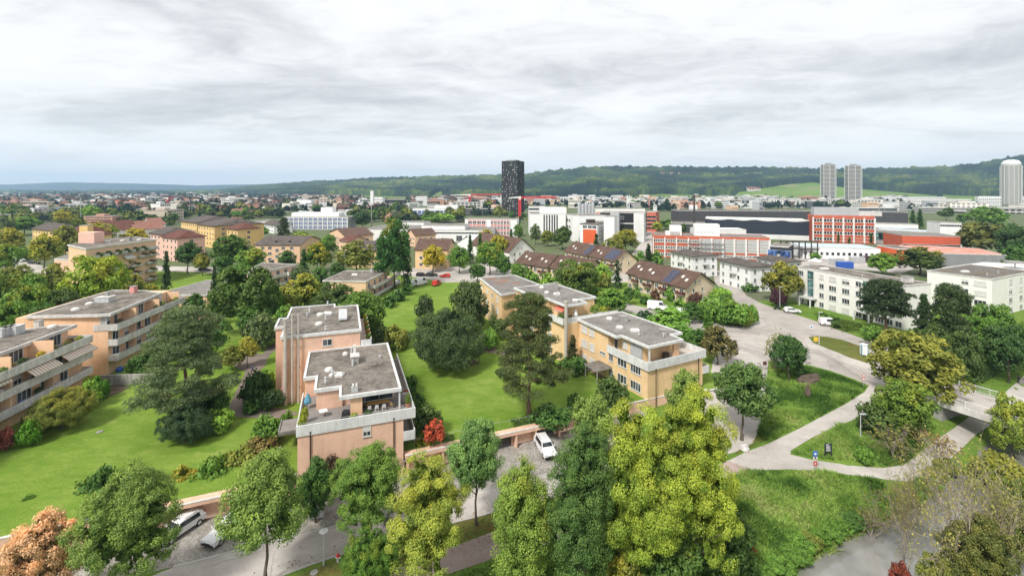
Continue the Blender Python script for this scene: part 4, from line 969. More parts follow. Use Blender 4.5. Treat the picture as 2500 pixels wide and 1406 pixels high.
# furniture on its roof terrace
def chair(p, rz, label, z, mat='plastic_white', group=None):
 r = empty('chair', (p[0], p[1], z), label, 'chair', group, rz)
 LOCAL[0] = True
 s = MB(); s.box(-.23, .23, -.23, .23, .42, .46, M[mat]); s.build('seat', r)
 s = MB(); s.hexa([(-.22, .2, .46), (.22, .2, .46), (.22, .24, .46), (-.22, .24, .46)], [(-.2, .3, .9), (.2, .3, .9), (.2, .33, .9), (-.2, .33, .9)], M[mat]); s.build('backrest', r)
 for x in (-.2, .2):
  for y in (-.2, .2): s = MB(); s.tube([(x*1.15, y*1.15, 0), (x, y, .43)], .02, M[mat], 4); s.build('leg', r)
 LOCAL[0] = False; return r
def table(p, rz, label, z, lx, ly, top, leg, h=.73):
 r = empty('table', (p[0], p[1], z), label, 'table', None, rz); LOCAL[0] = True
 s = MB(); s.box(-lx/2, lx/2, -ly/2, ly/2, h-.04, h, M[top]); s.build('table_top', r)
 for x in (-1, 1):
  for y in (-1, 1): s = MB(); s.tube([(x*(lx/2-.1), y*(ly/2-.1), 0), (x*(lx/2-.14), y*(ly/2-.12), h-.04)], .03, M[leg], 4); s.build('leg', r)
 LOCAL[0] = False; return r
TZ = 5.07
table(F(2.9, 1.7), rzf, 'long wooden dining table under the roof of the pink block terrace', TZ, 3.0, .9, 'table_wood', 'timber')
chair(F(4.0, .75), rzf+math.pi, 'white garden chair at the left end of the long terrace table', TZ, group='white chairs at the terrace table')
chair(F(3.1, .7), rzf+math.pi, 'white garden chair at the middle of the long terrace table', TZ, group='white chairs at the terrace table')
chair(F(2.2, .65), rzf+math.pi, 'white garden chair at the right end of the long terrace table', TZ, group='white chairs at the terrace table')
chair(F(1.1, .9), rzf+2.4, 'brown wooden slatted chair beside the long terrace table', TZ, 'timber')
chair(F(4.6, 1.5), rzf-1.4, 'dark reclining chair beside the terrace pillar', TZ, 'cloth_black')
table(F(9.6, 1.6), rzf+.2, 'small square white table with splayed legs in front of the pink terrace wall', TZ, .95, .95, 'plastic_white', 'steel')
def grill(p, z, label):
 r = empty('covered_grill', (p[0], p[1], z), label, 'grill'); LOCAL[0] = True
 s = MB(); s.hexa([(-.5, -.35, .05), (.5, -.35, .05), (.5, .35, .05), (-.5, .35, .05)], [(-.4, -.28, 1.05), (.4, -.28, 1.05), (.38, .28, 1.15), (-.38, .28, 1.15)], M['cloth_black']); s.build('cover', r)
 s = MB(); s.tube([(-.4, .3, .08), (.4, .3, .08)], .08, M['black_rubber'], 8); s.build('wheels', r); LOCAL[0] = False
grill(F(6.9, -.3), TZ, 'barbecue grill under a black cover beside the terrace divider')
def parasol(p, z, label, mat, h=2.3, r=.35, open_=False):
 t = empty('parasol', (p[0], p[1], z), label, 'parasol'); LOCAL[0] = True
 s = MB(); s.tube([(0, 0, 0), (0, 0, h)], .03, M['steel'], 6); s.build('pole', t)
 s = MB(); s.tube([(0, 0, h*.35), (0, 0, h*.5), (0, 0, h*.95), (0, 0, h)], [r*.9, r, r*.3, .03], M[mat], 8) if not open_ else s.tube([(0, 0, h-.45), (0, 0, h)], [r, .04], M[mat], 8); s.build('canopy', t); LOCAL[0] = False
parasol(F(11.6, 4.6), TZ, 'dark green folded parasol in the corner of the pink block terrace', 'teal_plastic', 2.0, .5)
def pot(p, z, label, s_=.35, hp=.8, col=MG, mat='terracotta_pot', wd=1.1):
 b = MB(); b.tube([(0, 0, 0), (0, 0, s_*1.2)], [s_*.7, s_], M[mat], 10); r = empty('potted_plant', (p[0], p[1], z), label, 'potted plant'); LOCAL[0] = True; b.build('pot', r); LOCAL[0] = False
 me, tr = lib('shrub', 2, 0); o = link('foliage', me, r, loc=(0, 0, s_*.9), scale=(wd, wd, hp)); o.color = (*col, .2)
pot(F(5.9, -1.2), TZ, 'small green pot plant against the parapet left of the terrace pillar', col=YG)
pot(F(4.2, -1.1), TZ, 'dark bushy plant in a pink pot at the terrace parapet', mat='pinkish_panel', col=DG, hp=.9)
pot(F(-.9, .4), TZ, 'slim green conifer pot at the right corner of the terrace', col=LG, hp=1.6, wd=.8)
pot(F(11.7, .6), TZ, 'yellowish bamboo pot at the left terrace edge, further back', col=YG, hp=1.7)
pot(F(11.8, -1.2), TZ, 'yellowish bamboo pot at the front left corner of the terrace', col=YG, hp=1.5)
pot(F(-1.0, 3.4), TZ, 'red flowering pot along the right side of the terrace', col=(0.3, .08, .05), hp=.7)
for i, (bb, c) in enumerate(((21, LG), (23.5, OR), (26, MG), (28.5, OR), (31, LG), (34, YG))):
 pot(F(3.0, bb), 7.8, ['green pot plant at the front end of the narrow upper side terrace', 'orange flowering pot second along the narrow upper side terrace', 'green pot third along the narrow upper side terrace', 'orange flowering pot fourth along the narrow upper side terrace', 'pale green pot fifth along the narrow upper side terrace', 'yellowish bush at the far end of the narrow upper side terrace'][i], col=c, hp=1.3, wd=1.0)
b = MB(); b.box(-.35, .35, -.35, .35, 0, 1.1, M['concrete_grey']); p = F(-.7, 2.2); o = b.build('planter_box', None, loc=(p.x, p.y, TZ)); tag(o, 'grey box standing at the right side of the pink block terrace', 'box')

# ------------------------------------------------------------------ the ochre stepped block on the right
G = Fr((22.0, 74.6), (-.47, .883), (.883, .47))
yb = empty('apartment_block', (18, 90, 0), 'long ochre apartment block stepping back in three flat-roofed parts beside the lawn', 'building', 'flat-roofed apartment blocks around the lawns')
rg = math.atan2(-G.a.y, -G.a.x)          # left long face, seen from the lawn
wallp(yb, G, [(0, -.2), (18.5, -.2), (18.5, 12.6), (0, 12.6)], -3.0, 5.0, 'ochre_plaster')
wallp(yb, G, [(2.5, 1.0), (9.7, 1.0), (9.7, -.2), (18.4, -.2), (18.4, 10.6), (3.6, 10.6), (3.6, 7.6), (2.5, 7.6)], 5.0, 8.2, 'ochre_plaster')
roof_slab(yb, G.poly([(0, 0.1), (0, 8.0), (2.8, 8.2), (2.8, 10.9), (18.6, 10.9), (18.6, -.6), (6.5, -1.1), (6.5, .1)]), 8.6, 'roof_gravel_light', 'white_band', .42, .3)
MB().prism(G.poly([(-.2, -.4), (9.7, -.4), (9.7, 12.9), (-.2, 12.9)]), 4.8, 5.12, M['white_band'], M['terrace_pale']).build('terrace_floor', yb)
band(yb, G.poly([(9.7, -.5), (-.35, -.5)]), 4.78, 6.15, 'white_band', .18, seg=5); band(yb, G.poly([(-.35, -.32), (-.35, 13.1)]), 4.78, 6.15, 'white_band', .18, seg=3.3); band(yb, G.poly([(-.2, 13.1), (8, 13.1)]), 4.78, 6.15, 'white_band', .18, seg=4)
wallp(yb, G, [(18.5, -3.0), (38, -3.9), (38, 6.6), (18.5, 6.6)], -1.5, 7.9, 'ochre_plaster')
wallp(yb, G, [(21.5, -1.8), (26, -1.8), (26, -3.8), (37.8, -3.8), (37.8, 6.5), (22.2, 6.5), (22.2, 2.0), (21.5, 2.0)], 7.9, 11.0, 'ochre_plaster')
roof_slab(yb, G.poly([(18.9, -3.0), (18.9, 2.2), (22, 2.4), (22, 6.9), (38.2, 6.9), (38.2, -4.2), (25.8, -4.6), (25.8, -3.0)]), 11.4, 'roof_gravel_light', 'white_band', .42, .3)
MB().prism(G.poly([(18.65, -3.6), (26, -3.6), (26, 9.6), (18.65, 9.6)]), 7.7, 8.02, M['white_band'], M['terrace_pale']).build('terrace_floor', yb)
band(yb, G.poly([(28, -3.9), (18.62, -3.9)]), 7.72, 8.95, 'white_band', .16, seg=3.5); band(yb, G.poly([(18.62, -3.75), (18.62, 9.8)]), 7.9, 8.95, 'white_band', .16, seg=3.5)
s1 = polyz([(1223, 720), (1262, 713.5), (1317, 694), (1256, 671), (1169, 678)], 9.4)
MB().prism(inset(s1, .25), -1, 9.0, M['ochre_plaster']).build('wall', yb); roof_slab(yb, s1, 9.4, 'roof_red_patch', 'white_band', .42, .3)
def wG(a, z, st, w, h, b_=-.2): window(yb, G(a, b_), rg, z, st, w, h)
for z in (6.3, 3.5, .7): wG(16.7, z, 'shut', 1.9, 1.45); wG(14.4, z, 'shut', 1.45, 1.45)
for z in (3.8, 1.0): wG(11.2, z, 'n4', 1.6, .6)
for z in (3.4, .6): wG(8.9, z, 'n2', 1.15, 1.45); wG(6.0, z, 'n3', 2.3, 1.45); wG(2.7, z, 'n4', 2.4, 1.45)
wG(6.6, 6.1, 'shut', 1.2, 1.3, 1.0); wG(8.9, 5.2, 'n1', 1.0, 2.0, 1.0)
for z in (6.3, 3.5, .7): window(yb, G(31, -3.55), rg, z, 'shut', 1.5, 1.4); window(yb, G(34.5, -3.72), rg, z, 'shut', 1.5, 1.4); window(yb, G(24.5, -3.25), rg, z, 'shut', 1.8, 1.4)
window(yb, G(34, -3.8), rg, 9.0, 'shut', 1.5, 1.3); window(yb, G(29, -3.8), rg, 8.9, 'n2', 1.2, 1.5)
a_, d_, L_, rz_, n_ = wall_frame(inset(s1, .25)[-1], inset(s1, .25)[0])
for z in (6.8, 4.1, 1.4):
 for x, st, w in ((.12, 'shut', 1.0), (.40, 'shut', 1.3), (.62, 'n2', 1.2), (.84, 'shut', 1.5)): window(yb, a_+d_*L_*x, rz_, z, st, w, 1.35)
b = MB(); b.prism(G.poly([(2.6, 1.02), (6.0, .9), (6.0, .8), (2.6, .8)]), 5.14, 7.9, M['shutter_grey']); 
MB().prism(G.poly([(2.45, 1.0), (5.2, 1.0), (5.2, .85), (2.45, .85)]), 5.13, 8.15, M['shutter_grey']).build('sliding_shutter', yb)
for bb in (.35,): MB().prism(G.poly([(.15, bb), (.35, bb), (.35, bb+.2), (.15, bb+.2)]), 5.12, 8.18, M['white_band']).build('post', yb)
MB().prism(G.poly([(.6, 6.4), (1.0, 6.4), (1.0, 7.6), (.6, 7.6)]), 5.12, 8.18, M['orange_plaster']).build('pillar', yb)
b = MB(); b.prism(G.poly([(1.1, 5.0), (1.9, 5.0), (1.9, 5.9), (1.1, 5.9)]), 5.12, 6.3, M['dark_steel']); b.build('fireplace', yb)
p = U(1376, 886, .3); p = G(18.0, -3.6); b = MB(); b.tube([(*p, -1), (*p, 9.0), (*p, 12.2)], [.36, .34, .30], M['pipe_concrete'], 14); b.tube([(*p, 12.2), (*p, 12.5)], .40, M['pipe_concrete'], 12); b.build('flue_pipe', yb)
for (u, v, z, s, rd) in ((1488, 778, 8.6, 1.25, 1), (1513, 800, 8.6, 1.35, 1), (1550, 808, 8.6, 1.0, 0), (1323, 702, 11.4, 1.1, 1), (1335, 715, 11.4, 1.1, 1), (1359, 719, 11.4, .9, 0), (1404, 735, 11.4, .7, 0)): onroof(dome, yb, u, v, z, s, bool(rd))
for (u, v, z, h) in ((1360, 726, 11.4, .8), (1560, 820, 8.6, .8), (1620, 822, 8.6, .6)): onroof(vent, yb, u, v, z, h)
for (u, v, z, w, h, m) in ((1522, 782, 8.6, 1.5, .9, 'concrete_grey'), (1358, 706, 11.4, .8, 1.5, 'concrete_grey'), (1618, 814, 8.6, 1.1, .7, 'concrete_grey')):
 p = U(u, v, z); chimney(yb, p.x, p.y, z-.1, w, h, m)
drainpipe(yb, G(.35, -.3) if False else G(-.25, 1.3), -2.8, 4.9, -G.a); drainpipe(yb, G(-.25, 11.2), 1.0, 4.9, -G.a)
MB().prism(G.poly([(0, 12.6), (4, 12.6), (4, 14.2), (0, 14.2)]), 1.9, 2.1, M['white_band']).build('balcony_floor', yb); band(yb, G.poly([(-.1, 12.6), (-.1, 14.3), (4, 14.3)]), 1.9, 3.1, 'white_band', .12)
MB().prism(G.poly([(8.6, -3.6), (12.2, -3.6), (12.2, -.3), (8.6, -.3)]), 2.2, 2.5, M['concrete_grey'], M['roof_gravel']).build('canopy', yb)
for q in ((8.7, -3.5), (12.0, -3.5)): MB().prism(G.poly([q, (q[0]+.15, q[1]), (q[0]+.15, q[1]+.15), (q[0], q[1]+.15)]), -.1, 2.2, M['concrete_grey']).build('post', yb)
MB().prism(G.poly([(14.2, -2.0), (17.0, -2.0), (17.0, -.5), (14.2, -.5)]), 0, .5, M['concrete_grey']).build('planter', yb)
for (p, lab, c, hp, wd) in ((G(20.2, -3.0), 'round green box bush on the middle roof terrace of the ochre block', MG, 1.3, 1.9), (G(19.8, -2.2), 'grey leaved shrub beside the box bush on the middle terrace', SG, .9, 1.3), (G(19.3, 2.4), 'small round bush on the white middle terrace of the ochre block', LG, .8, 1.0),
       (G(20.6, 5.4), 'larger round bush near the right end of the middle terrace', LG, 1.9, 2.2), (G(20.4, 7.4), 'yellowish shrub at the right end of the middle terrace', YG, 1.4, 1.8), (G(21, 9.0), 'small dry shrub in the far right corner of the middle terrace', OL, 1.1, 1.5)):
 pot(p, 8.02, lab, col=c, hp=hp, wd=wd, mat='plastic_white')
parasol(G(19.6, -.2), 8.02, 'white folded parasol on the middle terrace of the ochre block', 'plastic_white', 2.2, .45)
chair(G(19.4, -1.3), rg, 'white chair under the roof edge of the middle ochre terrace', 8.02)
table(G(20.2, -.9), rg, 'low dark table under the roof edge of the middle ochre terrace', 8.02, 1.3, .8, 'dark_steel', 'dark_steel')
def awn(root, fr, a0, a1, b0, b1, z0, z1, mat='awning_cloth'):
 b = MB(); p, q, r_, s_ = fr(a0, b0), fr(a1, b0), fr(a1, b1), fr(a0, b1)
 b.face([(*p, z0), (*q, z0), (*r_, z1), (*s_, z1)], M[mat]); b.face([(*s_, z1), (*r_, z1), (*r_, z1-.2), (*s_, z1-.2)], M[mat]); b.tube([(*s_, z1), (*r_, z1)], .04, M['frame_white'], 5)
 return b.build('awning', root)
awn(yb, G, 20.0, 23.0, -1.8, -3.2, 10.6, 9.9, 'terracotta_wall')

# ------------------------------------------------------------------ the two balcony blocks on the left
def balcony_block(root, fr, a0, a1, depth, floors, topz, wall, roofpoly, roofz, top_set, end_extra=0, dirn=1, base=-.5, skipbal=0, seg=3.6, stuff_seed=3):
 rng = random.Random(stuff_seed)
 lo, hi = min(a0, a1), max(a0, a1)
 MB().prism(fr.poly([(lo, -depth), (hi, -depth), (hi, 0), (lo, 0)]), base, topz-.3, M[wall]).build('wall', root)
 MB().prism(fr.poly([(lo, -depth), (hi, -depth), (hi, -top_set), (lo, -top_set)]), topz-.3, roofz-.4, M[wall]).build('wall', root)
 roof_slab(root, roofpoly, roofz, 'roof_gravel', 'concrete_white', .5, .3)
 d = fr.a; rz = math.atan2(d.y, d.x)
 for k, zf in enumerate(floors):
  inner = -top_set if zf == max(floors) else 0
  MB().prism(fr.poly([(lo, inner), (hi, inner), (hi, 1.55), (lo, 1.55)]), zf-.16, zf, M['concrete_grey'], M['terrace_tile']).build('balcony_floor', root)
  band(root, fr.poly([(lo, 1.6), (hi, 1.6)]), zf-.22, zf+.95, 'concrete_white', .14, seg=seg)
  rail(root, fr.poly([(lo+.1, 1.42), (hi-.1, 1.42)]), zf, zf+1.10, r=.02, post=2.4)
  for e in (lo, hi): band(root, fr.poly([(e-.02, inner), (e-.02, 1.58)]), zf-.22, zf+.95, 'concrete_white', .12)
  x = lo+1.0
  while x < hi-1.5:
   w, st = rng.choice(((1.0, 'n1'), (1.8, 'n2'), (2.4, 'n3'), (1.6, 'n2'), (1.4, 'half'))); 
   window(root, fr(x+w/2, inner), rz, zf+.05, st, w, 2.15); x += w+rng.uniform(.9, 2.2)
  x = lo+seg*1.5
  while x < hi-1:   # party walls between flats
   MB().prism(fr.poly([(x, inner), (x+.16, inner), (x+.16, 1.3), (x, 1.3)]), zf, zf+2.5, M[wall]).build('party_wall', root); x += seg*2
 return root
def clutter(fr, spots, z, prefix):
 for i, (a_, b_, kind, lab) in enumerate(spots):
  p = fr(a_, b_)
  if kind == 'chair': chair(p, 1.1*i, lab, z)
  elif kind == 'table': table(p, .3*i, lab, z, 1.2, .8, 'plastic_white', 'steel')
  elif kind == 'red': o = MB().box(-.5, .5, -.25, .25, .0, .75, M['cloth_red']).build('cushion_box', None, loc=(p.x, p.y, z)); tag(o, lab, 'cushion box')
  elif kind == 'blue': o = MB().tube([(0, 0, 0), (0, 0, .75), (0, 0, .85)], [.32, .38, .2], M['blue_plastic'], 9).build('blue_barrel', None, loc=(p.x, p.y, z)); tag(o, lab, 'barrel')
  else: pot(p, z, lab, col=kind, hp=1.2, wd=1.3)
L2 = Fr((-73.9, 84.7), (-.13, .991), (.991, .13))
lb = empty('apartment_block', (-80, 95, 0), 'orange apartment block with three tiers of long white concrete balconies, left of the pine', 'building', 'flat-roofed apartment blocks around the lawns')
balcony_block(lb, L2, 0, 21.5, 15, (2.7, 5.5, 8.3), 8.3, 'orange_plaster', polyz([(63, 772), (239, 768), (270, 766), (395, 715), (358, 709), (275, 708), (203, 729)], 11.3), 11.3, 1.3)
band(lb, L2.poly([(-.1, -2.4), (-.1, 1.58)]), 8.08, 9.25, 'concrete_white', .14)
MB().prism(polyz([(66, 778), (238, 775), (238, 772), (66, 774)], 10.4), 9.7, 10.75, M['concrete_grey']).build('fascia_board', lb)
window(lb, L2(.0, -.8), math.atan2(L2.b.y, L2.b.x), 8.35, 'shutg', 1.1, 2.1)
for (u, v) in ((219, 742),): onroof(dome, lb, u, v, 11.3, 1.3, True)
onroof(dome, lb, 185, 756, 11.3, 1.3, True); onroof(vent, lb, 280, 727, 11.3, .6)
b = MB(); b.box(-1.3, 1.3, -.9, .9, 0, 1.0, M['galvanised']); b.box(-1.4, 1.4, -1, 1, 1.0, 1.08, M['concrete_white']); b.box(-.3, .3, .3, .9, 1.08, 1.7, M['concrete_grey']); p = U(256, 736, 11.3); put('ventilation_unit', b.mesh('ventilation_unit'), lb, p.x, p.y, 11.2, .1)
p = U(326, 714, 11.3); chimney(lb, p.x, p.y, 11.2, 1.0, 1.4, 'pinkish_panel')
L1 = Fr((-73.8, 79.5), (-.15, .988), (.988, .15))
la = empty('apartment_block', (-76, 62, 0), 'orange apartment block at the left edge with striped awnings and planted concrete balconies', 'building', 'flat-roofed apartment blocks around the lawns')
balcony_block(la, L1, -42, 0, 14, (2.55, 5.25, 7.95), 7.95, 'orange_plaster', L1.poly([(-43, -1.6), (1.2, -1.6), (1.2, -5), (-2.0, -11), (-3.5, -16), (-43, -16)]), 10.5, 2.2, stuff_seed=8)
awn(la, L1, -6.4, -.2, 1.3, 2.5, 7.55, 6.75); awn(la, L1, -12.6, -7.6, 1.3, 2.5, 7.55, 6.75); awn(la, L1, -20, -15.2, 1.3, 1.7, 7.5, 7.3)
for uu, vv, w in ((8, 812, 1.1), (20, 809, 1.1), (38, 806, 1.5)):
 p = U(uu, vv+8, 10.5); b = MB(); b.box(-w/2, w/2, -.8, .8, 0, 1.35, M['galvanised']); b.box(-w/2-.06, w/2+.06, -.86, .86, 1.35, 1.42, M['concrete_white']); put('ventilation_unit', b.mesh('ventilation_unit'), la, p.x, p.y, 10.4, .1)
onroof(dome, la, 128, 798, 10.5, 1.2, True); p = U(95, 792, 10.5); chimney(la, p.x, p.y, 10.4, .9, .7, 'concrete_white')
clutter(L1, [(-17.5, .4, 'red', 'red cushion box on the middle balcony of the left block'), (-15.6, .8, 'chair', 'white chair beside the red cushion box on the left block'), (-3.5, .7, 'chair', 'white chair under the right striped awning of the left block')], 5.25, '')
clutter(L1, [(-12.6, .9, 'blue', 'dark blue barrel on the lowest balcony of the left block'), (-6.0, .7, 'table', 'white table on the lowest balcony of the left block'), (-3.6, .7, 'chair', 'white chair near the right end of the lowest left balcony'), (-9.4, .6, DG, 'dark green plant on the lowest balcony of the left block'), (-18.5, .8, 'table', 'white table at the left end of the lowest balcony')], 2.55, '')
clutter(L1, [(-20.5, .9, YE, 'bright yellow bush on the planted roof terrace, nearest the left edge'), (-17.6, .9, YG, 'yellow green bush second from the left on the planted roof terrace'), (-14.3, .8, OR, 'orange brown bush on the planted roof terrace of the left block'), (-12.2, .6, DG, 'dark green bush on the planted roof terrace of the left block'), (-9.3, .8, YE, 'golden yellow bush in the middle of the planted roof terrace'),
             (-6.8, .6, OL, 'olive climbing bush beside the terrace window of the left block'), (-4.3, .8, OL, 'dry olive bush towards the right end of the planted terrace'), (-1.9, .9, YG, 'yellow green bush at the right end of the planted terrace'), (-3.0, .2, BR, 'brown bush behind the parapet near the right end of the terrace'), (-15.8, 1.0, LG, 'low green bush on the planted roof terrace of the left block')], 7.95, '')
clutter(L2, [(1.2, .8, 'table', 'white table on the lowest balcony of the second left block'), (.6, .9, 'chair', 'white chair at the corner of the lowest balcony of the second block'), (4.2, .8, 'chair', 'white chair further along the lowest balcony of the second block')], 2.7, '')
clutter(L2, [(8.5, .7, 'red', 'red box on the middle balcony of the second left block')], 5.5, '')
clutter(L2, [(2.2, .6, BR, 'dark spiky plant at the front corner of the second block top balcony'), (15, .8, LG, 'green bush along the top balcony of the second left block'), (17.5, .9, OR, 'orange bush near the far end of the top balcony'), (19.5, .8, YG, 'yellow green bush at the far end of the top balcony'), (12.6, .9, SG, 'grey green bush half way along the top balcony')], 8.3, '')
# ground floor clutter and garden wall
b = MB(); p0, p1 = P(264, 941), P(352, 938); d = (V2(p1)-V2(p0)).normalized(); L = (V2(p1)-V2(p0)).length
o = b.obox(V2(p0)-d*1.2, d, L+3, .3, -.3, 1.75, M['dirty_wall']).build('garden_wall'); tag(o, 'stained pale concrete garden wall at the foot of the second left block', 'wall')
p = L2(1.4, 1.0); o = MB().tube([(0, 0, 0), (0, 0, .7), (0, 0, .9)], [.5, .6, .3], M['blue_plastic'], 9).build('blue_tub', None, loc=(p.x, p.y, .0)); tag(o, 'blue tub on the ground terrace below the second left block', 'tub')
# ------------------------------------------------------------------ garages and retaining wall along the parking court
wd = Vector((1, 0.416)).normalized(); wn = Vector((-wd.y, wd.x))
def WL(x): return Vector((x, wall_y(x)))
def seg_wall(x0, x1, z0, z1, mat, name, label, cat, t_=.25):
 b = MB(); L = (WL(x1)-WL(x0)).length; b.obox(WL(x0), wd, L, t_, z0, z1, M[mat]); b.obox(WL(x0)-wn*.04, wd, L, t_+.08, z1, z1+.08, M['concrete_white'])
 return tag(b.build(name), label, cat)
seg_wall(-95, -41.3, -3, .12, 'pink_brick', 'retaining_wall', 'low pink retaining wall with pale coping along the lower edge of the left lawn', 'wall')
seg_wall(10.1, 27, -3, .05, 'pink_brick', 'retaining_wall', 'pink retaining wall continuing below the ochre block behind the yellow-green trees', 'wall')
for k in range(6): seg_wall(27+2.2*k, 29.2+2.2*k, -3, h_up(27+2.2*k, wall_y(27+2.2*k))-.1, 'concrete_grey', 'low_wall', 'low grey wall between the ochre block and the road, behind the trees', 'wall')['group'] = 'low wall pieces by the ochre block'
def carport(x0, x1, depth, label, piers):
 """roof slab level with the lawn over an open bay dug into the slope"""
 a = WL(x0); L = (WL(x1)-a).length; r = empty('carport', (a.x+2, a.y, -2.5), label, 'carport', 'carports below the lawns')
 b = MB(); b.obox(a-wn*1.0, wd, L, 1.25, -.32, .10, M['pink_brick']); b.build('roof_edge', r)
 b = MB(); b.obox(a-wn*1.02, wd, L, .28, .10, .17, M['concrete_white']); b.build('coping', r)
 b = MB(); b.obox(a+wn*(.25), wd, L, .2, -3, -.3, M['pink_brick']); b.build('back_wall', r)
 for x in piers:
  p = a+wd*(x-x0)/wd.x*1.0; b = MB(); b.obox(p-wn*.9, wd, .22, 1.1, -3, -.3, M['pink_brick']); b.build('pier', r)
 return r
carport(-41.2, -29.0, 4, 'pink carport edge beside the motorbike under the left lawn', (-41.0, -36.4, -31.8))
seg_wall(-28.9, -14.0, -3, .1, 'pink_brick', 'retaining_wall', 'pink retaining wall hidden behind the street trees in front of the pink block', 'wall')
carport(-13.9, -4.0, 4, 'pink carport with pale coping right of the pink block', (-13.7, -9.5, -4.6))
carport(-3.9, 10.0, 4, 'long pink carport with dark bays beside the parked white car', (-3.6, 0.2, 3.0, 6.5))
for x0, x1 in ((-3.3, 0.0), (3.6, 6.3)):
 b = MB(); a = WL(x0); b.obox(a+wn*.235, wd, (WL(x1)-a).length, .01, -2.45, -.5, M['dark_steel']); o = b.build('garage_shade_sheet'); tag(o, 'dark sheet for the shade in the garage opening under the carport, %s of the white parked car' % ('left' if x0 < 0 else 'right'), 'garage opening')  # thin dark sheet on the back wall, its colour stands for the shade inside

# ------------------------------------------------------------------ housing between the lawns and the town
def glz(p0, p1, out=.02):
 return p0, p1
GR = 'flat-roofed apartment blocks around the lawns'
def balcony(root, fr_pts, z, t_=.12, mat='concrete_white', h=.95):
 MB().prism(fr_pts, z-.15, z, M['concrete_grey']).build('balcony_floor', root)
 band(root, fr_pts+[fr_pts[0]], z-.15, z+h, mat, t_, seg=3.5)
# small pale pink blocks
f = polyz([(787, 685), (894, 686.5), (948, 660.5), (842, 661)], 6.2)
r = block('low pink apartment block with grey flat roof in front of the red and white vans', f, 6.2, 'peach_plaster', over=.2, group=GR)
def side(root, a, c, zs, n, w=1.6, st='n2', t0=0): facade(root, a, c, zs, n, w, 1.3, st)
ff = inset(f, .2); a, c = ff[1], ff[2]; d = (c-a).normalized(); n = Vector((d.y, -d.x))
for zz_ in (0.6, 3.3):
 facade(r, a, c, [zz_+.1], 4, 1.5, 1.9, 'n2'); e = (c-a).length
 MB().obox(a+d*3-n*0, d, e+5, -1.8, zz_-.2, zz_, M['concrete_grey']).build('balcony_floor', r)
 band(r, [a+d*3, a+d*3+n*1.8, a+d*(e+8)+n*1.8, a+d*(e+8)], zz_-.2, zz_+.95, 'concrete_white', .12, seg=4)
 awn_b = None
MB().prism([c, c+d*5, c+d*5-n*7, c-n*7], -.5, 3.2, M['pale_pink_plaster']).build('wall', r)
onroof(dome, r, 866, 672, 6.2, 1.2, False); onroof(vent, r, 884, 668, 6.2, .6); p = U(907, 664, 6.2); chimney(r, p.x, p.y, 6.1, .7, 1.2, 'galvanised')
f = polyz([(560, 668), (649, 661), (727, 645), (632, 640.5)], 7.2)
f = polyz([(600, 664), (649, 661.5), (727, 645.5), (640, 641)], 7.2)
r = block('pale pink apartment block with flat grey roof among the trees left of centre', f, 7.2, 'pale_pink_plaster', over=.2, group=GR)
ff = inset(f, .2); a, c = ff[1], ff[2]; d = (c-a).normalized(); n = Vector((d.y, -d.x)); e = (c-a).length
for zz_ in (1.6, 4.4):
 facade(r, a, c, [zz_+.1], 4, 1.5, 1.9, 'n2'); facade(r, ff[0], a, [zz_+.1], 3, 1.2, 1.9, 'n2')
 MB().obox(a+d*.5, d, e*.5, -1.8, zz_-.2, zz_, M['concrete_grey']).build('balcony_floor', r); band(r, [a+d*.5, a+d*.5+n*1.8, a+d*e*.5+n*1.8, a+d*e*.5], zz_-.2, zz_+.95, 'concrete_white', .12, seg=4)
 band(r, [a+d*e*.6, a+d*e*.6+n*1.8, a+d*e*1.05+n*1.8, a+d*e*1.05], zz_-.2, zz_+.95, 'concrete_white', .12, seg=4)
p = U(663, 641, 7.2); chimney(r, p.x, p.y, 7.1, 1.2, .9, 'dark_steel')
f = polyz([(396, 714), (432, 719.5), (506, 720), (562, 682), (505, 684)], 7.0)
r = block('low salmon apartment block with pale grey roof behind the second left block', f, 7.0, 'orange_plaster', 'roof_gravel_light', over=.2, group=GR)
ff = inset(f, .2); facade(r, ff[1], ff[2], [4.2, 1.4], [2.0, 6.4], 1.0, 1.2, 'n1'); facade(r, ff[1], ff[2], [3.6], [(ff[2]-ff[1]).length-1.3], 1.8, 1.9, 'shutg')
# five storey block with planted balconies
f = polyz([(164, 598), (209, 607.5), (384, 584.5), (330, 578), (240, 584)], 15.3)
r = block('five storey peach apartment block with curved roof edge and planted balconies, far left', f, 15.3, 'peach_plaster', 'roof_gravel', over=.3, group=GR)
ff = inset(f, .5); a, c = ff[1], ff[2]; d = (c-a).normalized(); n = Vector((d.y, -d.x)); e = (c-a).length
for k, zf in enumerate((1.0, 3.9, 6.8, 9.7, 12.4)):
 facade(r, a, c, [zf+.1], [e*(i+.5)/8 for i in range(8)], 2.0, 1.9, 'n3' if k % 2 else 'n2')
 if k < 4:
  for i in ((2, 4, 6) if k < 3 else (5, 6)):
   s0 = a+d*e*(i+.55)/8*1.0; L_ = e/8*1.35
   band(r, [s0, s0+n*1.3, s0+d*L_+n*1.3, s0+d*L_], zf-.2, zf+.8, 'concrete_white', .12)
   MB().obox(s0, d, L_, -1.3, zf-.2, zf, M['concrete_grey']).build('balcony_floor', r)
   me, tr = lib('shrub', 3, i % 2); o = put('balcony_plants', me, r, *(s0+n*1.1+d*L_*.5), zf+.5); o.scale = (L_*.9, 1.0, 1.0); o.color = (*[OL, MG, BR][(i+k) % 3], .4)
band(r, [a+n*1.6, c+n*1.2], 11.9, 12.9, 'concrete_white', .14, seg=4); MB().obox(a+n*1.5, d, e, 1.7, 11.85, 12.1, M['concrete_grey']).build('balcony_floor', r)
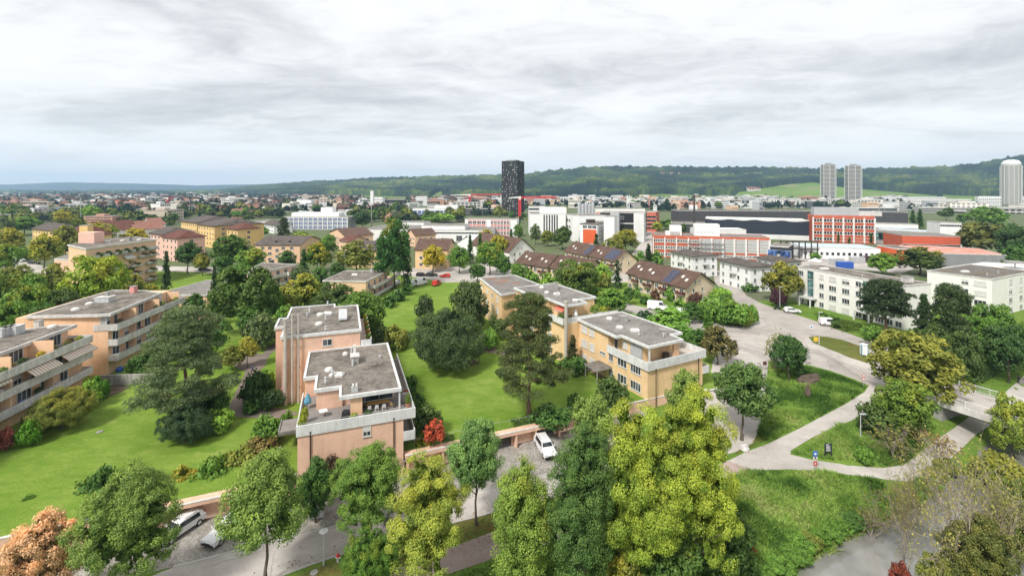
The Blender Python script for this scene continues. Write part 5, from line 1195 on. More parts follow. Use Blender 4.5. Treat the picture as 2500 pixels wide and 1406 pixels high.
for i in range(6):
 me, tr = lib('shrub', 3, i % 2); o = put('terrace_hedge', me, r, *(a+n*1.2+d*e*(.12+.13*i)), 12.2); o.scale = (e*.14, 1.0, 1.5); o.color = (*DG, .0)
awn_p = a+d*e*.47; fr_ = Fr(awn_p, d, n); awn(r, fr_, 0, 3.6, .2, 1.8, 11.2, 10.2, 'shutter_white')
p = U(225, 592, 15.3); MB().prism([(p.x-3, p.y-2), (p.x+2.5, p.y-2), (p.x+2.5, p.y+2), (p.x-3, p.y+2)], 15, 18.9, M['pale_pink_plaster']).build('lift_house', r)
for (u, v, s) in ((262, 590, 1.6), (300, 588, 1.6), (340, 586, 1.6)): onroof(dome, r, u, v, 15.3, s, True)
p = U(315, 588, 15.3); chimney(r, p.x, p.y, 15.2, 1.4, 1.3, 'concrete_grey')
f = polyz([(132, 632), (178, 634), (215, 626), (170, 620)], 8.0)
r = block('low windowless pink wing with a planted roof at the foot of the five storey block', f, 8.0, 'pale_pink_plaster', 'roof_gravel_light', over=.05)
# hipped peach and yellow blocks
def winrows(root, poly, i, zs, n, w=1.0, h=1.1, m='dark_glass', mull=2, fr='frame_white', name='window_rows', marg=1.0, stuff=True):
 a, c = poly[i], poly[(i+1) % len(poly)]; d = (V2(c)-V2(a)); L = d.length; d.normalize(); b = MB()
 strip(b, a, c, zs, [marg+(L-2*marg)*(k+.5)/n for k in range(n)] if isinstance(n, int) else n, w, h, m, fr, mull)
 o = b.build(name, root); 
 if stuff: o['kind'] = 'stuff'
 return o
HG = 'hipped and gabled apartment houses behind the lawns'
f = para((619.5, 599), (733, 599), (752, 585), 8.2); r = gable('peach apartment house with a long grey gabled roof and small windows', f, 8.2, 11.4, 'peach_plaster', 'grey_tile', over=.4, group=HG, cat='building', name='apartment_house')
ff = inset(f, .4); a, c = ff[0], ff[1]; L_ = (c-a).length
facade(r, a, c, [6.2, 3.6, 1.0], [L_*k for k in (.17, .33, .63, .82)], 1.7, 1.25, 'n2', alt={(0, 3): 'n3', (0, 0): 'n3', (2, 1): 'n1'}); facade(r, a, c, [5.0, 2.2], [L_*.49], 1.6, 1.5, 'n3')
for x in (.4, .7): p = (V2(a)+(c-a)*x)+Vector((0, 3)); chimney(r, p.x, p.y, 9.3, .7, .8, 'dark_steel')
for (lab, fl, fr_, br, ze, zr, wall, roof, zs) in (
 ('tall yellow apartment house with hipped roof, left wing of the yellow group', (437, 540), (478, 545), (560, 536), 13.2, 16.6, 'yellow_plaster', 'grey_tile', (10.6, 7.8, 5.0, 2.2)),
 ('tall yellow apartment house with grey hipped roof, middle wing of the yellow group', (478, 548), (521, 553), (600, 541), 12.8, 16.0, 'yellow_plaster', 'grey_tile', (10.2, 7.4, 4.6, 1.8)),
 ('tall yellow apartment house with brown hipped roof, right wing of the yellow group', (548, 558), (578, 561), (636, 556.5), 12.0, 14.8, 'yellow_plaster', 'dark_red_tile', (9.4, 6.6, 3.8, 1.2)),
 ('pink apartment house with brown hipped roof left of the yellow group, rear wing', (360, 569), (398, 573), (470, 566), 12.0, 15.0, 'pale_pink_plaster', 'grey_tile', (9.6, 6.8, 4.0, 1.2)),
 ('pink apartment house with brown hipped roof left of the yellow group, front wing', (388, 578), (430, 583), (500, 576), 11.0, 13.8, 'pale_pink_plaster', 'dark_red_tile', (8.6, 5.8, 3.0, .4)),
 ('yellow apartment house with grey hipped roof behind the trees at the far left', (73, 559), (130, 564), (168, 557), 10.0, 13.6, 'yellow_plaster', 'grey_tile', (7.6, 4.8, 2.0)),
 ('yellow apartment house with dark red roof beside the tall chimney, far left', (150, 572), (196, 577), (225, 566), 10.0, 14.6, 'yellow_plaster', 'dark_red_tile', (7.4, 4.6))):
 f = para(fl, fr_, br, ze); r = gable(lab, f, ze, zr, wall, roof, over=.9, group=HG, cat='building', name='apartment_house', hip=4.0)
 ff = inset(f, .9); n0 = max(2, int((ff[1]-ff[0]).length/3.4)); n1_ = max(1, int((ff[2]-ff[1]).length/7))
 b = MB(); strip(b, ff[0], ff[1], zs, n0, 1.0, 1.2, 'dark_glass', 'frame_white', 1); strip(b, ff[1], ff[2], zs[:4], n1_, 1.5, 1.2, 'dark_glass', 'frame_white', 2); b.build('window_rows', r)['kind'] = 'stuff'
p = U(211, 551, 17.0); b = MB(); b.box(-1.9, 1.9, -1.5, 1.5, -17, 0, M['yellow_plaster']); b.box(-2, 2, -1.6, 1.6, 0, .2, M['concrete_grey']); o = b.build('stair_tower', None, loc=(p.x, p.y, 17)); tag(o, 'square yellow stair tower rising above the far left houses', 'tower')
for (lab, f, ze, zr, wall, roof, al) in (
 ('white house with steep dark red roof behind the tall yellow stair tower', para((218, 562), (232, 566), (275, 549), 7.5), 7.5, 13.5, 'white_plaster', 'dark_red_tile', 1),
 ('cream gabled house with pinkish tiled roof above the yellow trees', para((298, 556), (330, 562), (372, 553), 7.5), 7.5, 12.5, 'cream_plaster', 'red_tile', 1),
 ('white gabled house with pink roof at the right end of the pink-roofed group', para((340, 546), (372, 550), (388, 546), 7.5), 7.5, 12.0, 'white_plaster', 'red_tile', 1),
 ('peach gabled house with brown roof and garden side porch, left of the green tower tree', para((804, 566), (842, 577), (884, 566), 7.2), 7.2, 10.4, 'peach_plaster', 'brown_tile', 1),
 ('brown-roofed low peach annex in front of the gabled peach house', para((826, 588), (850, 592), (880, 584), 5.0), 5.0, 8.0, 'peach_plaster', 'dark_red_tile', 0),
 ('yellow house with grey brown roof behind the golden round tree', para((1011, 611), (1094, 611), (1101, 595), 8.0), 8.0, 11.6, 'ochre_plaster', 'brown_tile', 0),
 ('long ochre house half hidden behind the olive tree left of the tall green tree', para((850, 612), (925, 612), (935, 597), 7.5), 7.5, 10.5, 'ochre_plaster', 'grey_tile', 0),
 ('small peach gabled house with brown roof right of the tall green tree', para((991, 571), (1013, 576), (1036, 567), 6.8), 6.8, 10.2, 'peach_plaster', 'brown_tile', 1),
 ('white house with white metal gable roof in front of the long white hall', para((1117, 592), (1164, 584), (1192, 590), 5.5), 5.5, 9.0, 'white_plaster', 'white_roof', 0),
 ('white house with grey gabled roof left of the office with blue windows', para((640, 548), (668, 552), (690, 546), 6), 6, 9.5, 'white_plaster', 'grey_tile', 0)):
 r = gable(lab, f, ze, zr, wall, roof, over=.4, along=al); ff = inset([V2(q) for q in f], .4)
 winrows(r, ff, 0, (1.2, 4.0), max(2, int((ff[1]-ff[0]).length/3.0)), 1.2, 1.2); winrows(r, ff, 1, (1.2, 4.0), 3, 1.2, 1.2)
# ------------------------------------------------------------------ brown-roofed terraces
def solar(root, a0, ax, up, nx, ny, w=1.62, h=1.0):
 """panels lying on the roof slope; ax unit along the eaves, up unit up the slope (3D), each panel a part"""
 nrm = ax.cross(up).normalized(); 
 b = MB(); e = .03
 b.hexa([(0, 0, 0), (w-e, 0, 0), (w-e, h-e, 0), (0, h-e, 0)], [(0, 0, .05), (w-e, 0, .05), (w-e, h-e, .05), (0, h-e, .05)], M['solar_cell'])
 b.box(-.012, .0, 0, h-e, 0, .055, M['steel']); b.box(0, w-e, -.012, 0, 0, .055, M['steel']); me = b.mesh('solar_panel')
 for i in range(nx):
  for j in range(ny):
   o = link('solar_panel', me, root); mat = Matrix((ax, up, nrm)).transposed().to_4x4(); p = a0+ax*(i*w)+up*(j*h)+nrm*.05
   o.matrix_parent_inverse = Matrix.Translation(-root.location); o.matrix_basis = Matrix.Translation(p) @ mat
def terrace_row(label, fl, fr_, ze, zr, depth, units, step, panels=(), wall='beige_plaster', base=-.5, balc=True, hide_front=False):
 f = rect(fl, fr_, ze, depth); a, c = f[0], f[1]; d = (c-a).normalized(); n = Vector((d.y, -d.x)); L = (c-a).length; cc = centroid(f)
 root = empty('terraced_house_row', (cc[0], cc[1], 0), label, 'house row', 'brown-roofed terraces')
 for k in range(units):
  s = step[k]; a1 = a+d*L*k/units-n*s; c1 = a+d*L*(k+1)/units-n*s
  q = [a1, c1, c1-n*depth, a1-n*depth]; gable(None, q, ze, zr, wall, 'brown_tile', over=.55, root=root, gov=.02 if 0 < k < units-1 else .25)
  ins = .55; u0 = a1-n*ins; u1 = c1-n*ins; w_ = L/units
  facade(root, u0, u1, [.5, 3.0], [w_*.25, w_*.72], 1.5, 1.25, 'n2', alt={(0, 0): 'n3'})
  if balc:
   s0 = u0+d*w_*.50; bb = [s0, s0+n*1.2, s0+d*w_*.42+n*1.2, s0+d*w_*.42]
   MB().prism(bb, 2.6, 2.75, M['concrete_grey']).build('balcony_floor', root); band(root, bb, 2.75, 3.65, 'wood_brown' if k % 2 == 0 or True else 'wood_brown', .07, name='balcony_rail')
  sl = (zr-ze)/(depth/2); up = (Vector((-n.x, -n.y, 0))*1.0+Vector((0, 0, sl))).normalized(); ax3 = Vector((d.x, d.y, 0))
  for fx, fy in ((.30, .5), (.62, .36)):
   if (k, 0) in panels or (k, 1) in panels: continue
   b = MB(); b.hexa([(0, 0, 0), (.8, 0, 0), (.8, 1.1, 0), (0, 1.1, 0)], [(0.05, 0.05, .12), (.75, .05, .12), (.75, 1.05, .12), (.05, 1.05, .12)], M['skylight'])
   o = link('roof_window', b.mesh('roof_window'), root); nr_ = ax3.cross(up); p = Vector((a1.x, a1.y, ze))+ax3*w_*fx+up*(depth*.6*fy)
   o.matrix_parent_inverse = Matrix.Translation(-root.location); o.matrix_basis = Matrix.Translation(p) @ Matrix((ax3, up, nr_)).transposed().to_4x4()
  if (k, 0) in panels: solar(root, Vector((a1.x, a1.y, ze))+ax3*w_*.12+up*.7, ax3, up, max(2, int(w_*.8/1.62)), 6)
  if (k, 1) in panels: solar(root, Vector((a1.x, a1.y, ze))+ax3*w_*.55+up*.7, ax3, up, 2, 6)
  pc = a1-n*(depth*.5+.8)+d*.4; chimney(root, pc.x, pc.y, zr-.9, .6, 1.1, 'brown_tile')
 g0 = c-n*step[-1]-n*.55-d*.5; g1 = g0-n*(depth-1.1)
 facade(root, g0, g1, [3.1], [3.4, 7.2], .8, 1.3, 'n1'); facade(root, g0, g1, [5.6], [4.2, 6.2], .5, 1.1, 'n1'); facade(root, g0, g1, [.8], [3.4, 7.2], .6, .8, 'n1')
 return root
terrace_row('brown-roofed terrace of four houses with solar panels, nearest the road junction', (1519, 669), (1674, 704.5), 4.9, 9.0, 13.5, 4, (1.5, 0, 0, 0), {(2, 1)})
terrace_row('brown-roofed terrace partly hidden behind the big round tree, left of the other rows', (1257, 642), (1425, 669), 4.9, 9.0, 12.5, 4, (0, 0, 1.0, 1.0))
terrace_row('brown-roofed terrace with two dark solar fields, behind the round tree', (1376, 614), (1498, 640), 4.9, 9.2, 12.5, 4, (0, 0, .5, .5), {(1, 1), (3, 0)})
r = gable('white gabled house with steep brown roof and three zinc dormers', para((1242, 617), (1306, 611), (1372, 580), 5.2), 5.2, 11.2, 'cream_plaster', 'brown_tile', along=1, over=.5)
f = para((1242, 617), (1306, 611), (1372, 580), 5.2); ff = inset(f, .5); facade(r, ff[0], ff[1], [.8, 3.4], [3, 6, 9], 1.0, 1.2, 'n2'); facade(r, ff[0], ff[1], [6.2], [5, 7], .5, 1.1, 'n1')
for k in range(3):
 e0, e1 = f[1], f[2]; d = (e1-e0).normalized(); n = Vector((d.y, -d.x)); p = e0+d*(5+5*k)-n*1.0; b = MB(); b.obox(p, d, 3.4, 4.2, 6.3, 8.0, M['grey_cladding']); b.obox(p+n*.3, d, 3.5, 5.0, 8.0, 8.15, M['galvanised']); b.build('dormer', r)
# white three storey houses
def wrow(label, fl, fr_, br, z=7.2):
 f = para(fl, fr_, br, z); r = gable(label, f, z, z+1.1, 'white_plaster', 'grey_tile', over=.9, hip=3.0, group='white hipped-roof houses in front of the red factory', cat='house', name='white_house')
 ff = inset(f, .9)
 for i, n_ in ((0, 4), (1, 3)):
  L = (ff[i+1]-ff[i]).length; facade(r, ff[i], ff[i+1], [5.9, 3.1, .4], [L*(k+.5)/n_ for k in range(n_)], 1.05, 1.35, 'n2', alt={(0, 1): 'n3', (1, 2): 'n1', (2, 0): 'n1'})
  s0 = ff[i]+(ff[i+1]-ff[i])*.4; d = (ff[i+1]-ff[i]).normalized(); nn2 = Vector((d.y, -d.x)); bb = [s0, s0+nn2*1.1, s0+d*2.6+nn2*1.1, s0+d*2.6]
  MB().prism(bb, 4.6, 4.75, M['concrete_grey']).build('balcony_floor', r); rail(r, bb, 4.75, 5.6, r=.03)
 p = centroid(f); chimney(r, p[0], p[1], z+.9, .8, .8, 'concrete_white'); return r
wrow('white three storey house with low hipped roof, left end of the white group', (1630, 614), (1689, 627), (1740, 620), 8.2)
wrow('white hipped-roof house in the middle of the white group beside the round olive tree', (1748, 634), (1832, 653), (1880, 645), 8.4)
wrow('white three storey house with low hipped roof, rearmost of the white group', (1838, 628), (1910, 641), (1944, 634), 8.2)
# long white block by the road
f = para((1944, 650), (2207, 697.5), (2278, 692), 10.8)
r = block('long cream white four storey block with green glass stairwell beside the parked cars', f, 10.8, 'cream_plaster', 'roof_gravel', -1.0, .12, group='cream white apartment blocks on the right', t_=.3)
ff = inset(f, .12); a, c = ff[0], ff[1]; L = (c-a).length; d = (c-a).normalized(); n = Vector((d.y, -d.x)); rz = math.atan2(d.y, d.x)
def afor(u):  # distance along the front for a photograph column
 k = (u-1250)/FPX; t_ = (k*a.y-a.x)/(d.x-k*d.y); return t_
W4 = (8.3, 5.65, 3.0, .4)
for (u, w, sts) in ((1955, 1.9, ('n3',)*4), (1962, .01, ()), (2006, 1.4, ('shut', 'n2', 'n2', 'n2')), (2033, 2.1, ('shut', 'n3', 'n3', 'shut')), (2065, 2.1, ('half', 'n3', 'n3', 'shut')), (2096, 1.5, ('n2', 'n2', 'n2', 'n2')), (2122, 1.5, ('n2',)*4), (2147, 2.1, ('n3',)*4), (2172, 1.5, ('n2',)*4), (2194, 1.5, ('n2',)*4)):
 for z, st in zip(W4, sts): window(r, a+d*afor(u), rz, z, st, w, 1.4)
for u0, u1 in ((1971.5, 1988), (2107, 2131)):
 x0, x1 = afor(u0), afor(u1); b = MB(); b.obox(a+d*x0, d, x1-x0, -.12, 2.6, 10.2, M['green_glass']); b.build('stairwell_glazing', r)
 b = MB()
 for z in (2.6, 5.1, 7.6, 10.1): b.obox(a+d*x0, d, x1-x0, -.2, z, z+.12, M['frame_white'])
 for x in (x0, x1-.12): b.obox(a+d*x, d, .12, -.2, 2.6, 10.2, M['frame_white'])
 b.build('stairwell_frame', r); b = MB(); b.obox(a+d*(x0-1), d, x1-x0+2, -2.4, 2.2, 2.5, M['concrete_white']); b.obox(a+d*(x0-.8)+n*2.2, d, .3, -.3, -.5, 2.2, M['frame_white']); b.obox(a+d*(x1+.5)+n*2.2, d, .3, -.3, -.5, 2.2, M['frame_white']); b.build('porch', r)
 b = MB(); b.obox(a+d*x0, d, x1-x0, -.06, -.2, 2.2, M['dark_glass']); b.build('entrance_door', r)
onroof(vent, r, 2105, 675, 10.8, .5); onroof(vent, r, 2155, 686, 10.8, .4); onroof(vent, r, 1975, 652, 10.8, .5); p = U(2215, 687, 10.8); chimney(r, p.x, p.y, 10.7, 1.8, 1.2, 'concrete_white'); onroof(dome, r, 2012, 657, 10.8, 1.4, False)
f = para((2262, 661), (2423, 681.5), (2540, 664), 10.4)
r = block('cream white four storey block with mossy flat roof at the right edge', f, 10.4, 'cream_plaster', 'roof_gravel_moss', -2.0, .12, group='cream white apartment blocks on the right', t_=.3)
ff = inset(f, .12); a, c, e2 = ff[0], ff[1], ff[2]; d = (c-a).normalized(); rz = math.atan2(d.y, d.x)
for (u, w, sts) in ((2356, 1.5, ('half', 'n2', 'n2', 'n2')), (2393, 2.5, ('shut', 'shut', 'n3', 'n3'))):
 for z, st in zip((8.0, 5.4, 2.9, .3), sts): window(r, a+d*afor(u), rz, z, st, w, 1.4)
d = (e2-c).normalized(); a = c; rz = math.atan2(d.y, d.x)
for (u, w, sts) in ((2467, 2.2, ('shut', 'half', 'n3', 'n3')), (2492, 2.2, ('shut', 'shut', 'n3', 'n3'))):
 for z, st in zip((8.0, 5.4, 2.9, .3), sts): window(r, a+d*afor(u), rz, z, st, w, 1.4)
onroof(dome, r, 2356, 664, 10.4, 1.2, False); onroof(vent, r, 2410, 672, 10.4, .5); onroof(vent, r, 2437, 667, 10.4, .5)
f = polyz([(2300, 654), (2560, 668), (2600, 650), (2400, 640)], 9.0)
r = block('low building with a bright white membrane roof behind the cream block', f, 9.0, 'white_plaster', 'white_roof', over=.1); p = U(2478, 655, 9.0)
b = MB(); b.tube([(0, 0, 0), (0, 0, 2.4)], .16, M['steel'], 7); b.tube([(0, 0, 1.9), (0, 0, 2.2), (0, 0, 2.3)], [2.6, 2.6, .2], M['concrete_grey'], 12); put('roof_platform', b.mesh('roof_platform'), r, p.x, p.y, 8.9)

# ------------------------------------------------------------------ factories and town
def grid_facade(root, a, c, z0, z1, bays, floors, frame, fill, glassm, wpb=3, wh=.5, pil=.55, blank=(), name='window_rows', fillname='brick_panel'):
 """concrete frame with brick infill and small panes"""
 a, c = V2(a), V2(c); d = (c-a).normalized(); L = (c-a).length; n = Vector((d.y, -d.x)); bw = L/bays; fh = (z1-z0)/floors
 b = MB(); b.obox(a, d, L, -.05, z0, z1, M[fill]); b.build(fillname, root)
 b = MB()
 for i in range(bays+1): b.obox(a+d*(L*i/bays-pil/2), d, pil, -.35, z0, z1, M[frame])
 for j in range(floors): b.obox(a, d, L, -.12, z0+fh*j+fh*(1-wh)*.5-.22, z0+fh*j+fh*(1-wh)*.5, M[frame]); b.obox(a, d, L, -.12, z0+fh*j+fh*(1+wh)*.5, z0+fh*j+fh*(1+wh)*.5+.15, M[frame])
 b.build('facade_frame', root); b = MB()
 for i in range(bays):
  for j in range(floors):
   if (i, j) in blank: continue
   for k in range(wpb):
    w = (bw-pil-.3)/wpb; b.obox(a+d*(bw*i+pil/2+.15+w*k+.12), d, w-.24, -.10, z0+fh*j+fh*(1-wh)*.5, z0+fh*j+fh*(1+wh)*.5, M[glassm])
    b.obox(a+d*(bw*i+pil/2+.15+w*k+w-.12), d, .24, -.115, z0+fh*j+fh*(1-wh)*.5, z0+fh*j+fh*(1+wh)*.5, M[frame])
 b.build(name, root)['kind'] = 'stuff'
FG = None
f = rect((1595, 574.5), (1879, 581.5), 11.0, 16)
r = block('long red brick factory with white frame and large gridded windows', f, 11.0, 'red_brick', 'roof_gravel_light', over=.0, name='factory', cat='factory', t_=.9, fascia='terracotta_wall')
a, c = f[0], f[1]; L = (c-a).length; d = (c-a).normalized()
grid_facade(r, a, a+d*L*.42, 0, 10.1, 4, 3, 'frame_white', 'red_brick', 'window_glass', 6, .42, .5)
grid_facade(r, a+d*L*.42, c, 3.2, 10.1, 6, 1, 'frame_white', 'red_brick', 'window_glass', 9, .86, .8); grid_facade(r, a+d*L*.42, c, 0, 3.2, 6, 1, 'frame_white', 'red_brick', 'window_glass', 7, .4, .8)
b = MB()
for j in range(3): b.obox(a+d*L*.42, d, L*.58, -.14, 5.1+1.55*j, 5.2+1.55*j, M['frame_white'])
b.build('glazing_bar', r)
for (x0, w, dp, h, m) in ((.155, 5.5, 6, 4.6, 'cream_plaster'), (.375, 11.5, 7, 5.6, 'cream_plaster'), (.115, 7, 5, 1.6, 'cream_plaster')):
 n = Vector((d.y, -d.x)); p = a+d*L*x0-n*3; MB().obox(p, d, w, dp, 10.8, 11+h, M[m]).build('roof_house', r)
n = Vector((d.y, -d.x)); p = a+d*L*.39-n*2.92
# faint lettering on the roof house: illegible pale blue strokes in the photograph
b = MB()
for k, (x, hgt) in enumerate(((0, 1.1), (1.7, 1.3), (3.4, 1.1), (5.1, 1.4), (6.8, 1.1))):
 b.obox(a+d*(L*.395+x)-n*2.98, d, .35, -.08, 12.2, 12.2+hgt, M['pale_blue_roof']); b.obox(a+d*(L*.395+x+.5)-n*2.98, d, .3, -.08, 12.2, 12.2+hgt*.8, M['pale_blue_roof'])
b.build('roof_lettering', r)
b = MB()
for x in np.linspace(.30, .62, 9): b.obox(a+d*L*x+n*1.4, d, .12, -.12, 0, 9.2, M['shutter_grey'])
for z in (2.2, 4.4, 6.6, 8.8): b.obox(a+d*L*.30+n*1.35, d, L*.32, -.9, z, z+.08, M['shutter_grey'])
b.build('scaffolding', r)
f = rect((1985, 525.5), (2136, 528), 17.4, 13); r = block('four storey red brick office with white concrete frame and dark windows', f, 17.4, 'red_brick', 'roof_gravel_light', over=0, name='office_building', t_=1.3, fascia='terracotta_wall')
a, c = f[0], f[1]; d = (c-a).normalized(); L = (c-a).length
grid_facade(r, a, c, .4, 16.1, 6, 4, 'frame_white', 'red_brick', 'dark_glass', 3, .42, .8, {(i, j) for i in (2, 3, 4, 5) for j in (0,)}|{(3, 1), (4, 1)} if False else {(i, 0) for i in (2, 3, 4, 5)})
n = Vector((d.y, -d.x)); MB().obox(a-n*2+d*1, d, 24, 8, 17.2, 22.2, M['grey_cladding']).build('plant_room', r); MB().obox(a-n*2+d*25, d, 12, 7, 17.2, 20.0, M['concrete_white']).build('plant_room', r)
f = para((1722, 534), (1975, 540), (1975, 534.5), 13.0); r = block('long windowless hall clad in dark blue grey metal with wavy white roof edge', f, 13.0, 'dark_metal', 'white_roof', over=.0, name='factory_hall', t_=.25, fascia='concrete_white')
a, c = f[0], f[1]; d = (c-a).normalized(); L = (c-a).length; n = Vector((d.y, -d.x)); b = MB(); k = 26
for i in range(k):
 z0 = 13.0-.9*abs(math.sin(i*math.pi/6.5)); z1 = 13.0-.9*abs(math.sin((i+1)*math.pi/6.5)); p = a+d*L*i/k+n*.1; q_ = a+d*L*(i+1)/k+n*.1
 b.face([(*p, z0), (*q_, z1), (*q_, 13.6), (*p, 13.6)], M['white_roof']); b.face([(*p, 13.6), (*q_, 13.6), (*(q_-n*.6), 13.6), (*(p-n*.6), 13.6)], M['white_roof'])
b.build('roof_edge', r); MB().obox(a+n*.1, d, L, -.3, -.3, 3.2, M['white_roof']).build('plinth', r)
f = rect((1655, 515), (1980, 516), 15.0, 22); r = block('very long hall with dark grey sloping roof behind the red office', f, 15, 'dark_roofing', 'dark_roofing', over=0, name='factory_hall', t_=.3)
f = rect((2130, 517), (2217, 519), 15.0, 20); r = block('dark grey hall roof right of the red office building', f, 15, 'dark_roofing', 'dark_roofing', over=0, name='factory_hall', t_=.3)
for k in range(2):
 p = U(1910+k*242, 528, 10); b = MB(); 
 b.tube([(-2, 0, -8), (-2, 0, 9)], .3, M['concrete_grey'], 6); b.tube([(3, 0, -8), (3, 0, 8)], .3, M['concrete_grey'], 6)
 for j in range(4): b.box(-2, 3, -1, 1, 2*j-3, 2*j-2.8, M['steel'])
 b.hexa([(3, -1, -2), (12, -1, -7), (12, 1, -7), (3, 1, -2)], [(3, -1, -1.6), (12, -1, -6.6), (12, 1, -6.6), (3, 1, -1.6)], M['steel']); o = b.build('escape_stair', None, loc=p); tag(o, 'steel escape stair on the dark hall, %s the red office building' % ('left of' if k == 0 else 'right of'), 'stair')
def simple(label, fl, fr_, z, depth, wall, roof='roof_gravel_light', rows=(), n=8, w=1.4, h=1.3, m='dark_glass', mull=1, br=None, name='building', cat='building', group=None, fr='frame_white', fascia='concrete_white', t_=.5, over=0.02, rows2=None, base=-1):
 f = para(fl, fr_, br, z) if br else rect(fl, fr_, z, depth); r = block(label, f, z, wall, roof, base, over, fascia, cat, name, group, t_)
 ff = inset(f, over); b = MB()
 if rows: strip(b, ff[0], ff[1], rows, n, w, h, m, fr, mull, .06)
 if rows2 is not None:
  strip(b, ff[1], ff[2], rows, rows2, w, h, m, fr, mull, .06); 
  if f[0][0] > 30: strip(b, ff[3], ff[0], rows, rows2, w, h, m, fr, mull, .06)
 if rows: b.build('window_rows', r)['kind'] = 'stuff'
 return r, f
simple('white windowed wing with dark panes between the red office and the conifers', (2138, 546), (2242, 549), 10, 12, 'white_plaster', rows=(4.4,), n=16, w=2.6, h=2.6, m='window_glass')
simple('low white works hall with pale blue glass roof strips below the red office', (1960, 603), (2150, 607.5), 5.6, 18, 'white_plaster', 'pale_blue_roof', rows=(1.8,), n=14, w=1.2, h=1.4, m='dark_glass')
simple('flat hall with pale blue roof strip right of the red office', (2136, 560), (2300, 568), 9, 14, 'concrete_grey', 'pale_blue_roof', rows=(2.5,), n=10, w=5.5, h=4.5, m='green_glass')
simple('dark open works building between the two red factories', (1880, 600), (1925, 603), 7.5, 16, 'dark_metal', rows=(2.5,), n=5, w=3.4, h=3, m='blue_glass')
r, f = simple('low red brick building with a row of small square windows', (2203, 574.5), (2345, 577.5), 11.3, 18, 'red_brick', rows=(5.2,), n=17, w=1.5, h=1.7, m='dark_glass', t_=.4, fascia='concrete_grey')
r = block('large low hall with faded red roof and dark ribbed walls on the right', polyz([(2192, 601), (2298, 619), (2458, 623), (2392, 607), (2280, 600.5), (2200, 598)], 6.5), 6.5, 'dark_metal', 'red_roof', over=.05, name='factory_hall', t_=.3)
f = [U(2298, 619, 6.5), U(2458, 623, 6.5)]; b = MB(); aa, cc = V2(f[0]), V2(f[1]); d = (cc-aa).normalized(); L = (cc-aa).length
for i in range(60): b.obox(aa+d*L*i/60, d, .22, -.12, 0, 6.1, M['grey_cladding'] if i % 2 else M['steel'])
o = b.build('wall_rib', r); o['kind'] = 'stuff'
simple('grey wall wing in front of the faded red roof', (2192, 604), (2240, 613), 6.2, 5, 'concrete_grey')
simple('bright red wall block beside the faded red roof hall', (2140, 598), (2190, 607), 6.6, 8, 'bright_red', 'roof_gravel_moss')
r, f = simple('white square tower block with a row of small openings under its roof', (2295, 544), (2348, 545), 15.4, 14, 'white_plaster', rows=(13.3,), n=9, w=.9, h=1.0, m='dark_glass')
r, f = simple('white factory block with six tall black window slits', (1293.5, 522.5), (1381, 522.5), 16, 30, 'white_plaster')
b = MB(); strip(b, f[0], f[1], [2], [(f[1]-f[0]).length*(u-1293.5)/87.5 for u in (1328.5, 1335, 1341.5, 1348, 1354, 1360)], .9, 13.2, 'dark_glass', None, 1, .1); b.build('window_slits', r)
n = Vector((0, -1)); MB().obox(f[0]+(f[1]-f[0])*.30+Vector((0, 4)), (f[1]-f[0]).normalized(), (f[1]-f[0]).length*.74, 14, 15.8, 20.2, M['white_plaster']).build('roof_house', r)
simple('white wing with dark ribbon windows right of the slit-windowed factory', (1382, 523), (1400, 527), 15.6, 24, 'white_plaster', rows=(2, 6, 10.5), n=3, w=5, h=1.8)
simple('tall plain white stair block left of the orange-red panelled works', (1397, 526), (1413, 526), 17, 10, 'white_plaster')
p0 = U(1414, 575, 0)
rr = empty('silo_group', (p0.x+4, p0.y+8, 0), 'cluster of five tall pale steel silos behind the red panelled works', 'silos')
for i in range(5): MB().tube([(p0.x+1+2.5*i, p0.y+6, 0), (p0.x+1+2.5*i, p0.y+6, 23-(i % 2)*1.2), (p0.x+1+2.5*i, p0.y+6, 24.2-(i % 2)*1.2)], [1.3, 1.3, .5], M['grey_cladding'], 12).build('silo', rr)
f = para((1415, 547), (1458, 548.5), (1490, 541), 12.8); r = block('white works cube with a large orange-red panel and gridded side windows', f, 12.8, 'white_plaster', 'roof_gravel', over=.05, name='factory', cat='factory', t_=.5, fascia='dark_steel')
a, c = f[0], f[1]; d = (c-a).normalized(); L = (c-a).length; MB().obox(a+d*L*.2, d, L*.76, -.12, 1.2, 9.6, M['bright_red']).build('red_panel', r); b = MB(); strip(b, a, c, [10.3], [L*.30, L*.58, L*.84], 2.4, 1.6, 'window_glass', 'frame_white', 3); b.build('window_rows', r)['kind'] = 'stuff'
a, c = f[1], f[2]; L = (c-a).length; b = MB(); strip(b, a, c, [2.5, 4.8, 7.0, 9.2], [L*.2, L*.35, L*.5, L*.62], 1.9, 1.7, 'window_glass', 'frame_white', 2); b.build('window_rows', r)['kind'] = 'stuff'
d = (c-a).normalized(); MB().obox(a+d*L*.70, d, L*.2, -.1, 2.2, 11.0, M['bright_red']).build('red_panel', r); p = centroid(f); chimney(r, p[0]-3, p[1], 12.6, 5.0, 2.2, 'copper_dark', 'roof_house')
simple('tall narrow white slab right of the red panelled works', (1474, 529), (1500, 529.5), 17.5, 16, 'white_plaster')
simple('black glass office with projecting lower ribbon floors', (1500, 544.5), (1577, 545.5), 9.5, 26, 'black_cladding', rows=(1.0,), n=12, w=3, h=2.0, m='window_glass', t_=.8)
simple('upper storeys of the black office clad in dark panels', (1465, 518), (1572, 520), 17.0, 18, 'black_cladding', 'roof_gravel', rows=(12.0,), n=3, w=3, h=2, m='window_glass')
simple('grey concrete core standing in front of the black office', (1490, 518), (1511, 518.5), 17.6, 3, 'grey_cladding')
simple('white glass roof pavilion on top of the black office', (1547, 521), (1572, 521.5), 18.4, 9, 'white_roof', 'white_roof')
